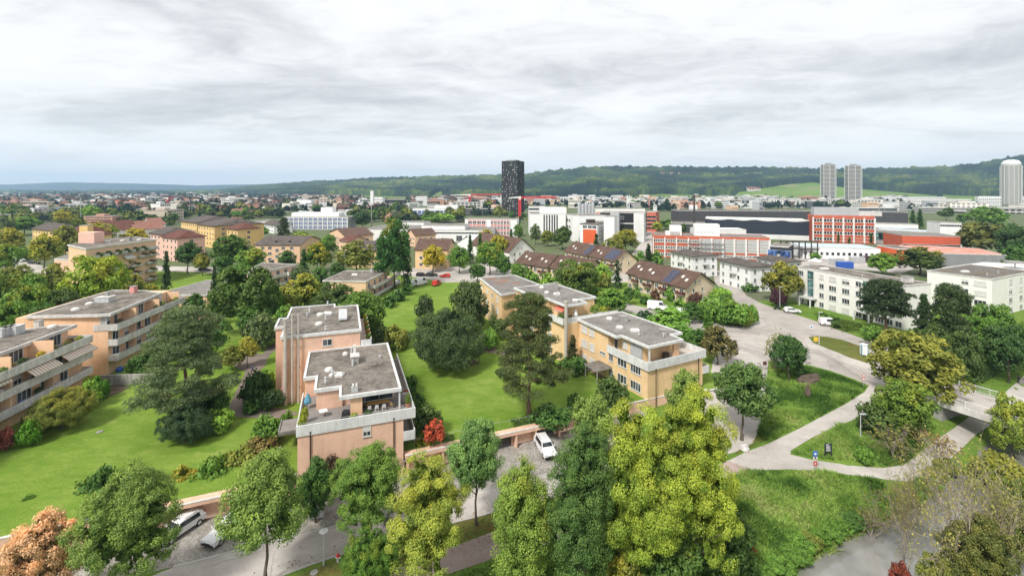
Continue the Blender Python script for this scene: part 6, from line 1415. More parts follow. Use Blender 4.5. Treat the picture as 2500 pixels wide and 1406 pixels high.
r, f = simple('pink and white office with three rows of windows and white end walls', (1135, 535.5), (1262, 536.5), 12.8, 14, 'white_plaster', t_=.4)
a, c = f[0], f[1]; d = (c-a).normalized(); L = (c-a).length
for x0, x1, bays in ((.06, .41, 4), (.50, .87, 6)): grid_facade(r, a+d*L*x0, a+d*L*x1, 1.5, 12.2, bays, 3, 'frame_white', 'pinkish_panel', 'dark_glass', 2, .46, .35)
f = para((882, 561), (1198, 563), (1200, 552), 7.6); r = block('very long low white workshop with a ribbon of small windows', f, 7.6, 'white_plaster', 'roof_gravel_light', over=.02, name='factory_hall', t_=.3)
b = MB(); a, c = f[0], f[1]; L = (c-a).length; strip(b, a, c, [5.3], [L*(.36+.63*(k+.5)/26) for k in range(26)], 2.2, .9, 'dark_glass', 'frame_white', 3); strip(b, a, c, [.6], [L*x for x in (.45, .52, .76, .83)], 3.6, 3.4, 'window_glass', 'frame_white', 3); b.build('window_rows', r)['kind'] = 'stuff'
simple('raised flat white roof level above the long white workshop', (1029, 551), (1135, 551.5), 10.2, 18, 'white_plaster')
simple('low white hall with dark band windows left of the tall green tree', (945, 543), (1035, 544), 8.5, 16, 'white_plaster', rows=(3, 5.6), n=16, w=1.4, h=1.0)
r, f = simple('wide office with white ribs and blue sunblinds on three floors', (694, 530), (848, 530.5), 10.8, 20, 'grey_cladding', t_=.5)
grid_facade(r, f[0], f[1], .4, 10.3, 13, 3, 'frame_white', 'grey_cladding', 'blue_glass', 3, .55, .7)
a, c = f[0], f[1]; d = (c-a).normalized(); L = (c-a).length; MB().obox(a+d*L*.07+Vector((0, 5)), d, L*.76, 12, 10.5, 14.0, M['white_plaster']).build('upper_floor', r); MB().obox(a+d*L*.52+Vector((0, 8)), d, L*.18, 8, 13.8, 18.4, M['white_plaster']).build('plant_room', r)
simple('long low white hall left of the office with blue blinds', (601, 541), (683, 543), 7.3, 20, 'white_plaster', rows=(3.6,), n=14, w=3.2, h=1.2)
r, f = simple('white framed office with a wide dark glass front', (1008, 509), (1116, 509.5), 10.6, 16, 'white_plaster', rows=(1.2, 3.6, 5.8), n=10, w=4.6, h=1.9, m='blue_glass'); MB().obox(f[0]+(f[1]-f[0])*.48+Vector((0, 3)), (f[1]-f[0]).normalized(), (f[1]-f[0]).length*.52, 9, 10.4, 14, M['white_plaster']).build('roof_house', r)
simple('slender white church-like tower rising over the town left of centre', (904, 466.5), (911, 466.5), 31, 6, 'white_plaster')
simple('white building behind the slender tower with small dark windows', (912, 482), (934, 482), 20, 14, 'white_plaster', rows=(3, 7, 11, 15), n=6, w=1.3, h=1.4)
simple('black flat building right of the slender white tower', (936, 488), (987, 488), 15, 18, 'black_cladding', rows=(4, 9), n=10, w=2.4, h=1.2, m='window_glass')
simple('grey banded building below the slender white tower', (925, 499), (985, 499), 9, 14, 'concrete_grey', rows=(2, 5.2), n=10, w=3, h=1.2)
simple('white apartment slab on the skyline right of the slender tower', (1015, 480), (1042, 480), 19, 12, 'white_plaster', rows=(3, 7, 11, 15), n=8, w=1.5, h=1.3)
simple('white stepped building on the skyline above the blue-blind office', (724, 489), (760, 489), 17, 14, 'white_plaster', rows=(3, 7, 11), n=7, w=2.6, h=1.4)
simple('low black office with white window frames beside the black tower', (1136, 510), (1227, 510.5), 8.6, 14, 'black_cladding', rows=(1.5, 4.8), n=14, w=2.4, h=1.6, m='window_glass', mull=2)
simple('white gridded office right of the black tower', (1291, 505), (1330, 505), 14, 16, 'white_plaster', rows=(2, 6, 10), n=6, w=3.2, h=2.2, m='window_glass')
simple('red brick slab with white frames behind the trees right of the black office', (1579, 517), (1601, 517.5), 16, 14, 'terracotta_wall', rows=(2, 5, 8, 11), n=4, w=2.8, h=1.5)
simple('long pale factory range with red wall panels behind the black office', (1455, 510), (1575, 510.5), 12, 20, 'cream_plaster', rows=(6,), n=16, w=3, h=2.4, m='pinkish_panel')
simple('low flat building with green roof left of the dark hall', (1638, 545), (1722, 547), 8, 20, 'dark_roofing', 'roof_gravel_moss', rows=(3,), n=16, w=2.6, h=1.6, m='window_glass', fr='frame_white')
simple('wide white panelled wall between the dark hall and the red factory', (1700, 560), (1822, 561), 8.5, 14, 'white_roof', 'white_roof')
for (lab, u0, u1, v, z, wl) in (('pale cream long apartment slab under the forest, left part', 2226, 2300, 487, 14, 'cream_plaster'), ('pale cream long apartment slab under the forest, right part', 2302, 2372, 487, 14, 'cream_plaster'), ('white apartment slab with grey balconies left of the rounded tower', 2388, 2445, 480, 19, 'white_plaster'), ('wide white commercial hall with dark blue strip windows', 2160, 2310, 481, 16, 'white_plaster'), ('grey office block between the cream slabs and the red office', 2170, 2226, 494, 13, 'grey_cladding'), ('white long parking deck in front of the cream slabs', 2250, 2500, 507, 8, 'concrete_grey'), ('dark glazed long office right of the red office', 2050, 2190, 508, 11, 'dark_metal'),
        ('white office cubes below the twin towers', 1945, 1968, 489, 14, 'white_plaster'), ('striped dark office below the twin towers', 1970, 2020, 491, 13, 'dark_metal'), ('pinkish flat block below the right twin tower', 2098, 2130, 489, 13, 'pinkish_panel'), ('pale flat block left of the twin towers', 1880, 1942, 487, 13, 'cream_plaster'), ('wide white warehouse range under the meadows', 1733, 1870, 497, 9, 'white_plaster')):
 simple(lab, (u0, v), (u1, v+.3), z, 16, wl, 'white_roof', rows=tuple(2+3*k for k in range(int(z/3.2))), n=int((u1-u0)/5.0), w=2.4, h=1.3, m='dark_glass' if wl != 'dark_metal' else 'window_glass')
# towers
def ftower(label, fl, fr_, br, z, wall, style):
 a, c, e = V2(U(*fl, 0)), V2(U(*fr_, 0)), V2(U(*br, 0)); d = (c-a).normalized(); n = Vector((-d.y, d.x)); k = (e-c).dot(n); f = [a, c, c+n*k, a+n*k]; cc = centroid(f)
 r = empty('tower_block', (cc[0], cc[1], 0), label, 'tower'); MB().prism(f, -1, z, M[wall]).build('wall', r); return r, f
r, f = ftower('black high-rise with a grid of pale blinds, tallest building on the skyline', (1225.5, 528), (1263, 529), (1279, 526.84), 69, 'black_cladding', 0)
b = MB(); w = MB(); rg_ = random.Random(4)
for (p, q_, nx) in ((f[0], f[1], 15), (f[1], f[2], 10)):
 p, q_ = V2(p), V2(q_); d = (q_-p).normalized(); L = (q_-p).length
 for j in range(22):
  for i in range(nx):
   if rg_.random() < (.26 if nx == 15 else .16): w.obox(p+d*(L*(i+.3)/nx), d, L/nx*.42, -.12, 3+j*3, 3+j*3+1.5, M['shutter_white' if rg_.random() < .35 else 'shutter_grey'])
   else: w.obox(p+d*(L*(i+.2)/nx), d, L/nx*.62, -.12, 3+j*3, 3+j*3+1.7, M['window_glass'])
 for i in range(nx+1): b.obox(p+d*(L*i/nx-.18), d, .36, -.45, 0, 69, M['black_cladding'])
 for j in range(23): b.obox(p, d, L, -.35, 2.2+j*3, 2.7+j*3, M['dark_steel'])
b.build('facade_frame', r); w.build('window_blinds', r)['kind'] = 'stuff'
b = MB(); b.prism(inset(f, 4), 69, 70.5, M['grey_cladding']); b.build('plant_room', r)
def round_tower(label, u, D, wpx, vtop, kind):
 x = (u-1250)*D/FPX; z = H+(HZ-vtop)*D/FPX; rad = wpx*D/FPX/2; r = empty('tower_block', (x, D, 0), label, 'tower', 'pale residential towers under the ridge'); n = 8 if kind == 'oct' else 28
 def ringp(s): return [(x+rad*s*math.cos(2*math.pi*(i+.5)/n), D+rad*s*math.sin(2*math.pi*(i+.5)/n)) for i in range(n)]
 core = MB(); core.prism(ringp(.93), -1, z-.5 if kind == 'oct' else z*.86, M['window_glass' if kind == 'oct' else 'grey_cladding']); core.build('wall', r)
 b = MB(); zz_ = 2.0
 while zz_ < (z if kind == 'oct' else z*.86): b.prism(ringp(1.0), zz_, zz_+1.45, M['tower_band']); zz_ += 3.3 if kind == 'oct' else 3.1
 b.build('floor_bands', r)
 b = MB()
 for i in range(n):
  if kind == 'oct' or i % 2 == 0:
   q_ = ringp(1.02)[i]; b.box(q_[0]-.35, q_[0]+.35, q_[1]-.35, q_[1]+.35, 0, z if kind == 'oct' else z*.86, M['frame_white'])
 b.build('corner_columns', r)
 if kind == 'oct': MB().prism(ringp(.4), z, z+3.0, M['concrete_grey']).build('plant_room', r)
 else:
  b = MB(); pts = [(x, D, z*.86), (x, D, z*.93), (x, D, z*.98), (x, D, z)]; b.tube(pts, [rad*.98, rad*.92, rad*.7, rad*.3], M['white_roof'], n); b.build('crown_dome', r, smooth=True)
round_tower('left of two pale banded residential towers below the ridge', 2022, 1180, 32, 402, 'oct'); round_tower('right of two pale banded residential towers below the ridge', 2083, 1180, 35, 405, 'oct')
round_tower('silvery rounded high-rise with domed top at the right edge', 2468.5, 1000, 37, 391, 'round')
# cranes, masts, chimneys
def lattice(b, p, q_, w, m, n=10, r=.12):
 p, q_ = Vector(p), Vector(q_); t_ = (q_-p).normalized(); s = t_.cross(Vector((0, 1, 0))).normalized()*w/2 if abs(t_.y) < .9 else Vector((w/2, 0, 0)); u_ = t_.cross(s).normalized()*w/2
 cs = [s+u_, s-u_, -s-u_, -s+u_]
 for c_ in cs: b.tube([p+c_, q_+c_], r*1.5, M[m], 4)
 for i in range(n):
  x, y = p.lerp(q_, i/n), p.lerp(q_, (i+1)/n)
  for k in range(4): b.tube([x+cs[k], y+cs[(k+1) % 4]], r, M[m], 3, False); b.tube([x+cs[k], x+cs[(k+1) % 4]], r, M[m], 3, False)
def crane(label, u, D, vmast, u0, u1, name='tower_crane'):
 x = (u-1250)*D/FPX; z = H+(HZ-vmast)*D/FPX; r = empty(name, (x, D, 0), label, 'crane', 'tower cranes over the town')
 b = MB(); lattice(b, (x, D, 0), (x, D, z), 2.6, 'crane_red', 14, .35); b.box(x-.9, x+.9, D-.9, D+.9, 0, z, M['crane_red']); b.build('mast', r)
 b = MB(); xj = (u1-1250)*D/FPX; lattice(b, (x+2, D, z+1), (xj, D, z+1.2), 1.8, 'crane_red', 20, .22); b.build('jib', r)
 b = MB(); xk = (u0-1250)*D/FPX; b.hexa([(xk, D-.8, z+.2), (x, D-.8, z+.2), (x, D+.8, z+.2), (xk, D+.8, z+.2)], [(xk, D-.8, z+1), (x, D-.8, z+2.2), (x, D+.8, z+2.2), (xk, D+.8, z+1)], M['crane_white']); b.build('counter_jib', r)
 MB().box(x-1.5, x+1.5, D-1.6, D+1.6, z-1.6, z+2.4, M['crane_white']).build('cab', r)
crane('red tower crane with long jib standing in front of the black high-rise', 1269, 545, 485, 1243, 1357)
crane('red crane whose jib ends left of the black high-rise', 1147, 700, 478, 1100, 1228)
crane('short red crane above the trees on the left of the town', 410, 900, 486, 398, 424)
def mast(label, u, vbase, vtop, r0=.35, mat='concrete_grey', name='mast', cat='mast', group=None, arms=0):
 p = P(u, vbase); z = H-(vtop-HZ)*p.y/FPX; q_ = Vector((p.x, p.y, z)); rt = empty(name, p, label, cat, group)
 b = MB(); b.tube([(*XY(p), p.z-.3), (*XY(p), z)], [r0, r0*.55], M[mat], 8); b.build('pole', rt)
 for k in range(arms): MB().box(p.x-1.4, p.x+1.4, p.y-.15, p.y+.15, z-1.0-1.8*k, z-.7-1.8*k, M[mat]).build('cross_arm', rt)
 return rt
mast('tall dark lattice mast rising above the red brick factory', 1695, 622, 476, .75, 'dark_steel', arms=1); mast('tall grey mast left of the tall green tree', 907, 560, 497, .6, arms=1)
mast('thin grey mast standing in the trees on the far left', 197, 545, 484, .5, 'steel', group=None, arms=2)
for k, (u, vb, vt, lab) in enumerate(((181, 530, 507, 'left of three thin steel poles on the far left'), (185, 530, 509, 'middle of three thin steel poles on the far left'), (190, 530, 508, 'right of three thin steel poles on the far left'))): mast(lab, u, vb, vt, .2, 'steel', group='thin poles on the far left')
mast('left of a pair of thin pale factory chimneys in the town', 1531, 512, 476.5, .9, 'white_plaster', 'factory_chimney', 'chimney', 'chimneys in the town'); mast('right of a pair of thin pale factory chimneys in the town', 1536, 512, 476.5, .9, 'white_plaster', 'factory_chimney', 'chimney', 'chimneys in the town')
mast('brownish factory chimney right of the pale pair', 1585, 510, 476, 1.3, 'pinkish_panel', 'factory_chimney', 'chimney', 'chimneys in the town'); mast('pale green chimney beside the white silos', 1613, 508, 477, 1.1, 'green_glass', 'factory_chimney', 'chimney', 'chimneys in the town')
# the railway viaduct on the right
b = MB(); a = U(2245, 507, 7); c = U(2640, 512, 7); d = (V2(c)-V2(a)).normalized(); L = (V2(c)-V2(a)).length
b.obox(a, d, L, 9, 5.8, 7.6, M['concrete_grey'])
for i in range(26): b.obox(V2(a)+d*L*i/26, d, 1.6, 9, -1, 5.8, M['concrete_grey'])
b.obox(V2(a)+Vector((0, -18)), d, L, 6, 2.5, 3.6, M['concrete_white']); tag(b.build('railway_viaduct'), 'long grey concrete viaduct crossing in front of the cream slabs', 'viaduct')
# ------------------------------------------------------------------ trees, nearest first
SAL = (0.52, 0.235, 0.105); PALE = (0.140, 0.185, 0.055); DK = (0.058, 0.085, 0.030)
ST = 'street trees along the lower street'
TR = [  # kind, x, top row, foot row, crown width, leaf colour, turned, label
('round', 88, 1252, 1530, 250, (.66, .42, .29), .22, 'salmon orange tree in the bottom left corner', ST),
('street', 312, 1120, 1490, 300, PALE, .12, 'large pale green street tree beside the salmon orange tree', ST),
('street', 650, 1084, 1428, 228, PALE, .10, 'pale green street tree with bare trunk left of the round lamp', ST),
('street', 898, 1070, 1335, 222, (0.115, .175, .042), .12, 'green street tree in front of the pink block wall', ST),
('ash', 1050, 1095, 1450, 240, (.30, .36, .07), .35, 'loose yellow green tree between two green street trees', ST),
('street', 1162, 998, 1283, 160, SG, .05, 'grey green street tree left of the white parked car', ST),
('oval', 1275, 1088, 1500, 175, (.155, .205, .05), .35, 'slender light green column tree at the bottom centre', ST),
('oval', 1428, 1015, 1500, 225, (.072, .115, .038), .12, 'broad dark green column tree at the bottom, right of centre', ST),
('street', 1447, 948, 1135, 118, PALE, .08, 'pale green tree top behind the dark green column tree', ST),
('ash', 1540, 960, 1480, 270, (.26, .345, .055), .30, 'bright yellow green tree, left of the two tallest in front', ST),
('ash', 1700, 908, 1480, 250, (.28, .355, .055), .34, 'bright yellow green tree, right and taller of the two in front', ST),
('street', 1672, 886, 1085, 104, PALE, .06, 'light green tree top behind the tall yellow green trees', ST),
('street', 1812, 862, 1074, 168, (.075, .12, .040), .02, 'dark green round street tree with clear trunk by the road bend', ST),
('ash', 1622, 975, 1500, 250, (.26, .345, .055), .28, 'yellow green tree between the two brightest ones, lower', ST),
('round', 1762, 1215, 1440, 190, (.05, .085, .025), .15, 'dark bushy tree on the river bank below the tall yellow tree', None),
('round', 1506, 1322, 1480, 120, OL, .55, 'olive yellow bush at the foot of the yellow green trees', None),
('round', 1640, 1290, 1500, 170, (.06, .10, .028), .2, 'green bush under the right tall yellow green tree', None),
('shrub', 905, 1290, 1425, 150, MG, .3, 'mixed green shrub under the street tree by the footpath', None),
('shrub', 1818, 1316, 1366, 54, (.26, .03, .025), 0, 'dark red shrub on the grassy river bank', None),
('shrub', 238, 1148, 1238, 130, DG, 0, 'dark green bush at the lawn edge behind the pale street tree', None),
('pine', 67, 1210, 1272, 66, MG, 0, 'tiny pine alone on the left lawn', None),
('shrub', 452, 1138, 1212, 84, (.16, .13, .03), .55, 'orange tinted shrub at the wall top left of centre', None),
('shrub', 520, 1120, 1204, 110, MG, .42, 'green shrub with orange tips on the wall top', None),
('shrub', 590, 1088, 1172, 120, OL, .2, 'olive shrub on the lawn edge left of the stair', None),
('shrub', 640, 1062, 1104, 84, (.15, .11, .05), 0, 'low brown shrub beside the entrance steps', None),
('shrub', 655, 1014, 1082, 92, MG, .1, 'leafy green shrub left of the entrance canopy', None),
('round', 770, 1118, 1275, 120, DG, .05, 'dark green bush between two street trees before the pink wall', None),
('round', 808, 1106, 1215, 66, (.07, .045, .035), 0, 'brown leaved bush against the pink wall', None),
('round', 1061, 1022, 1090, 60, (.40, .085, .05), 0, 'small bright red tree right of the pink block', None),
('shrub', 1034, 1058, 1108, 54, YG, .5, 'yellow green shrub below the small red tree', None),
('shrub', 1085, 1062, 1100, 66, DG, 0, 'low dark hedge plant right of the small red tree', None),
('shrub', 1040, 985, 1060, 80, DK, .1, 'dark shrub at the corner of the pink block', None),
('shrub', 1017, 955, 1005, 44, DG, 0, 'round dark bush by the pink block side, lower one', None),
('shrub', 1002, 915, 960, 40, DG, 0, 'round dark bush by the pink block side, upper one', None),
('pine', 452, 750, 1042, 262, (.105, .13, .08), .0, 'big spreading grey green pine on the left lawn', None),
('shrub', 452, 985, 1078, 150, (.042, .07, .04), 0, 'dense dark shrub under the big left pine', None),
('shrub', 535, 1003, 1050, 84, LG, .2, 'light green shrub right of the dark shrub under the pine', None),
('shrub', 515, 930, 1015, 100, DG, .1, 'dark hedge behind the light green shrub', None),
('shrub', 355, 853, 918, 90, DG, .1, 'dark green bush in front of the balconies of the second block', None),
('shrub', 150, 945, 1045, 180, OL, .4, 'wide olive shrub bed in front of the left balconies', None),
('shrub', 205, 935, 1000, 90, LG, .25, 'light green shrub at the right end of the olive bed', None),
('shrub', 90, 985, 1040, 70, DK, .3, 'dark shrub at the left end of the olive bed', None),
('shrub', 243, 918, 977, 50, (.065, .14, .02), 0, 'clipped round green bush below the end wall', None),
('shrub', 72, 1027, 1088, 66, (.08, .17, .02), 0, 'clipped bright green ball bush on the left lawn', None),
('shrub', 14, 1042, 1098, 64, (.15, .04, .045), 0, 'dark pink shrub at the left edge', None),
('street', 604, 818, 898, 66, (.20, .19, .045), .5, 'small yellowish tree beside the walking person', None),
('round', 566, 842, 905, 66, OL, .2, 'thin olive bush left of the small yellowish tree', None),
('shrub', 626, 903, 988, 84, (.028, .055, .018), 0, 'large dark clipped hedge beside the curved path', None),
('shrub', 664, 950, 1000, 66, (.035, .06, .03), 0, 'dark hedge at the foot of the pipes', None),
('shrub', 612, 976, 1008, 52, DG, 0, 'low grey green hedge at the path bend', None),
('shrub', 652, 900, 945, 46, LG, .1, 'striped light green shrub next to the stairwell windows', None),
('shrub', 700, 1000, 1050, 34, MG, .2, 'upright green shrub behind the entrance canopy', None),
('shrub', 640, 762, 850, 100, PG, .05, 'grey green bush left of the rear pink block roof', None),
('round', 592, 642, 815, 180, (.062, .10, .026), .15, 'large green tree right of the slim dark spruce', None),
('round', 500, 770, 880, 130, DG, .1, 'dark green tree crown right behind the big left pine', None),
('spruce', 523, 645, 795, 46, CG, 0, 'slim dark spruce beside the salmon block roof', None),
('spruce', 406, 610, 718, 40, CG, 0, 'slim dark spruce at the corner of the small green lawn', None),
('round', 700, 690, 770, 80, OL, .4, 'olive tree in front of the pale pink block', None),
('round', 742, 664, 775, 100, (.17, .18, .04), .45, 'yellow olive tree between the two pale pink blocks', None),
('round', 735, 645, 730, 60, PG, 0, 'grey green tree right of the pale pink block', None),
('round', 815, 682, 800, 110, DK, .1, 'dark tree in front of the low pink block, left one', None),
('round', 878, 690, 850, 150, (.075, .125, .028), .2, 'broad green tree right behind the rear pink roof', None),
('round', 700, 740, 830, 70, MG, .3, 'green bush at the left corner of the rear pink roof', None),
('round', 230, 610, 800, 160, (.17, .235, .035), .45, 'large bright yellow green tree before the five storey block', None),
('round', 150, 680, 845, 130, DK, .2, 'dark olive tree left of the second block roof', None),
('round', 70, 690, 860, 150, MG, .42, 'green tree with yellow leaves at the left, before the dark one', None),
('round', -5, 655, 850, 150, (.07, .11, .03), .35, 'green tree cut by the left edge', None),
('round', 40, 632, 745, 90, OL, .1, 'grey olive tree near the left edge below the white van', None),
('round', 318, 668, 760, 80, OL, .5, 'olive tree between the bright tree and the slim spruce', None),
('round', 365, 690, 745, 54, (.15, .16, .035), .5, 'small yellow olive tree above the second block roof', None),
('round', 275, 700, 790, 90, DG, .2, 'dark tree top just behind the second block roof', None),
('round', 210, 725, 800, 90, MG, .3, 'green tree top behind the left part of the second block roof', None),
('street', 25, 550, 640, 104, OL, .60, 'olive and orange tree near the left edge beyond the lawn', None),
('round', 108, 568, 655, 95, (.12, .15, .03), .72, 'yellow topped tree beside the tall lamp at far left', None),
('round', 160, 548, 640, 80, OL, .35, 'olive tree in front of the far left yellow house', None),
('round', 243, 538, 612, 88, MG, .62, 'green tree turning orange before the pink-roofed houses', None),
('round', 328, 555, 605, 74, (.42, .34, .03), .7, 'golden yellow bushes above the five storey block', None),
('round', 158, 511, 560, 60, OL, .7, 'orange topped round tree left of the thin poles', None),
('round', 194, 524, 562, 44, (.10, .115, .02), .4, 'olive round tree right of the thin poles', None),
('round', 60, 528, 575, 90, MG, .2, 'green tree mass beyond the far left tracks', None),
('round', 225, 500, 548, 60, LG, .2, 'light green round tree right of the thin poles', None),
('street', 458, 586, 668, 88, (.035, .07, .022), 0, 'dark green tree on the small lawn before the pink house', None),
('street', 494, 612, 674, 50, (.16, .15, .035), .4, 'small yellowish tree right of the dark one on the small lawn', None),
('round', 562, 570, 668, 112, (.06, .10, .026), .15, 'large green tree in front of the yellow group', None),
('round', 616, 600, 678, 84, MG, .42, 'green tree with yellow side left of the peach house', None),
('round', 775, 590, 665, 70, (.075, .13, .025), .62, 'round green tree with golden crown right of the peach house', None),
('spruce', 742, 606, 680, 44, DG, 0, 'dark conifer touching the right end of the peach house', None),
('round', 802, 568, 632, 46, MG, .1, 'green tree left of the gabled peach house', None),
('round', 870, 586, 672, 104, OL, .15, 'wide olive bronze tree left of the tall green tree', None),
('round', 963, 522, 705, 112, (.035, .085, .025), .32, 'tall green tree with yellow top, tallest left of centre', None),
('cypress', 994, 612, 708, 34, CG, 0, 'narrow dark conifer to the right of the tall green tree', None),
('round', 1057, 596, 664, 68, (.46, .34, .025), .8, 'round golden yellow tree by the parked black cars', None),
('round', 1121, 600, 668, 62, MG, .1, 'round green tree right of the golden tree', None),
('spruce', 1148, 572, 645, 30, DG, 0, 'left of two dark spruces before the white gable house', None),
('spruce', 1172, 568, 642, 28, DG, 0, 'right of two dark spruces before the white gable house', None),
('round', 1196, 588, 672, 76, MG, .35, 'green tree with brown top left of the brown terraces', None),
('round', 1218, 568, 640, 50, (.16, .17, .03), .6, 'yellow tree behind the green one left of the terraces', None),
('round', 1186, 558, 606, 46, (.20, .15, .03), .6, 'orange brown tree before the pink and white office', None),
('spruce', 1248, 558, 612, 26, DG, 0, 'dark conifer left of the white gabled house', None),
('dome', 1140, 684, 812, 112, (.052, .068, .032), 0, 'dark olive tree behind the big bronze-topped tree', None),
('dome', 1088, 746, 900, 205, (.06, .085, .042), .22, 'big dark round tree with bronze top on the middle lawn', None),
('dome', 1037, 717, 780, 52, (.055, .072, .036), .05, 'small dark round tree on the lawn above the big one', None),
('shrub', 968, 795, 852, 70, OL, .35, 'olive bronze shrub right of the rear pink roof', None), ('shrub', 925, 795, 850, 60, PG, .1, 'grey green shrub beside the rear pink terrace', None),
('shrub', 1195, 800, 852, 54, MG, .2, 'green shrub between the big tree and the ochre block', None), ('shrub', 1215, 770, 830, 50, DK, .1, 'dark shrub at the ochre block wall', None),
('shrub', 950, 720, 750, 44, DG, 0, 'hedge bush lowest by the low pink block', None), ('shrub', 972, 706, 736, 40, DG, 0, 'hedge bush in the middle by the low pink block', None), ('shrub', 992, 692, 720, 36, DG, 0, 'hedge bush highest by the low pink block', None),
('pine', 1292, 720, 1014, 200, (.078, .092, .045), 0, 'tall open pine with reddish trunk in front of the ochre block', None),
('spruce', 1398, 816, 900, 56, (.07, .065, .03), .1, 'brownish conifer at the foot of the thick flue pipe', None),
('shrub', 1400, 870, 912, 80, DG, 0, 'dark hedge at the ochre block entrance', None), ('shrub', 1492, 916, 990, 84, DK, 0, 'dark round bush before the ochre block windows', None),
('shrub', 1345, 990, 1035, 110, DG, 0, 'low ivy hedge on the carport roof edge', None), ('shrub', 1400, 958, 1000, 34, DG, 0, 'small dark conifer bush right of the tall open pine', None),
('round', 1408, 618, 740, 116, (.072, .105, .028), .3, 'big round green tree between the brown terraces', None),
('cypress', 1507, 633, 705, 30, (.03, .06, .025), 0, 'dark columnar yew left of the nearest brown terrace', None), ('shrub', 1470, 655, 700, 60, OL, .4, 'olive bush left of the dark yew', None),
('round', 1492, 702, 770, 84, MG, .25, 'green bushes behind the front ochre roof', None), ('shrub', 1340, 668, 705, 54, LG, .3, 'light green bush before the left brown terrace', None), ('shrub', 1300, 660, 690, 50, MG, .2, 'green bush below the balconies of the left terrace', None),
('round', 1640, 748, 840, 130, (.12, .21, .045), .05, 'fresh light green tree right behind the front ochre roof', None), ('round', 1575, 755, 815, 60, BLG, 0, 'bluish dark shrub left of the fresh green tree', None),
('spruce', 1728, 752, 840, 56, MG, 0, 'green conifer right of the white parked vans', None), ('round', 1752, 793, 890, 96, (.10, .085, .04), .1, 'brownish green round bush by the pavement', None), ('round', 1700, 800, 870, 60, DG, .1, 'dark bush right of the ochre block roof', None),
('shrub', 1790, 728, 798, 96, MG, .3, 'leafy bushes filling the pointed road island', None), ('shrub', 1815, 752, 796, 56, YG, .3, 'yellow green bush at the tip of the road island', None), ('shrub', 1745, 722, 770, 90, (.12, .19, .05), .2, 'light green garden hedge beside the right terrace', None), ('shrub', 1700, 712, 760, 50, (.10, .05, .05), 0, 'reddish shrub at the terrace corner', None),
('shrub', 1640, 700, 735, 34, MG, 0, 'palm-like green plant before the nearest terrace', None), ('shrub', 1555, 700, 728, 26, MG, .1, 'round green bush before the nearest terrace', None), ('shrub', 1600, 705, 735, 30, (.12, .06, .05), 0, 'small reddish shrub before the nearest terrace', None),
('round', 1910, 636, 742, 104, (.13, .125, .03), .42, 'round olive yellow tree left of the long cream block', None), ('shrub', 1900, 700, 748, 46, (.055, .02, .035), 0, 'dark purple bush under the olive yellow tree', None), ('spruce', 1848, 666, 706, 28, DG, 0, 'small dark conifer beside the middle white house', None), ('shrub', 1830, 690, 712, 50, DG, 0, 'dark hedge in front of the middle white house', None),
('flatpine', 2162, 686, 826, 160, (.038, .055, .032), 0, 'flat-topped dark pine with two trunks before the long cream block', None),
('spruce', 2255, 715, 850, 100, CG, 0, 'dark conifer right of the flat-topped pine', None), ('pine', 2318, 698, 900, 150, (.05, .07, .035), 0, 'taller dark ragged conifer before the mossy-roofed block', None),
('round', 2232, 802, 995, 245, (.17, .165, .04), .30, 'wide olive orange tree by the bridge', None), ('round', 2205, 918, 1065, 155, (.10, .145, .03), .3, 'green tree left of the bridge below the orange one', None),
('round', 1926, 802, 928, 100, (.045, .085, .03), .05, 'dark green bush tree at the upper tip of the grass triangle', None), ('bare', 1890, 806, 905, 60, OL, .3, 'half bare bush left of the dark green bush tree', None),
('round', 2400, 762, 905, 100, MG, .1, 'green tree behind the orange one, right side', None), ('round', 2462, 768, 935, 130, (.048, .085, .032), .1, 'dense dark green tree near the right edge above the path', None), ('round', 2530, 760, 920, 120, MG, .2, 'green tree cut by the right edge', None), ('round', 2350, 800, 950, 110, DK, .1, 'dark tree between the orange tree and the conifers', None),
('round', 2246, 601, 672, 136, (.055, .075, .025), .40, 'round dark tree with rusty side behind the cream blocks', None), ('round', 2155, 616, 672, 84, (.11, .18, .035), .25, 'light green tree in front of the low red hall', None),
('round', 2395, 535, 630, 160, (.10, .10, .035), .15, 'large olive tree right of the low red brick building', None), ('round', 2478, 530, 650, 110, (.045, .08, .035), .1, 'dark green tree at the right edge beyond the hall', None), ('round', 2410, 503, 560, 110, MG, .25, 'green tree crown above the large olive tree', None), ('round', 2490, 590, 690, 90, DG, .1, 'dark tree behind the mossy-roofed block', None),
('bare', 2335, 1060, 1500, 330, (.22, .19, .08), .3, 'large half bare tree with pale branches over the river', None), ('bare', 2205, 1110, 1400, 150, (.17, .14, .04), .3, 'leafless thin tree left of the large half bare one', None), ('bare', 2125, 1195, 1325, 120, (.14, .13, .04), .2, 'dry twiggy bush on the river bank', None), ('bare', 2440, 1120, 1480, 240, (.22, .19, .08), .3, 'half bare tree at the right edge by the river', None), ('bare', 2285, 1050, 1130, 130, (.30, .20, .10), .1, 'rusty twiggy bush in front of the bridge', None),
('round', 2470, 955, 1130, 125, (.16, .19, .04), .35, 'yellow green tree at the right edge before the bridge', None), ('round', 2430, 1085, 1250, 170, (.15, .15, .035), .4, 'olive yellow bush below the bridge', None), ('round', 2490, 1160, 1420, 170, (.09, .115, .03), .3, 'olive green tree at the right edge', None), ('round', 2390, 1255, 1520, 210, (.10, .10, .035), .3, 'brown green bush at the bottom right by the water', None), ('round', 2290, 1330, 1520, 110, OL, .3, 'olive bush at the water edge, bottom right', None), ('shrub', 2200, 1370, 1440, 60, (.14, .035, .03), 0, 'dark red bush at the water edge, bottom right', None),
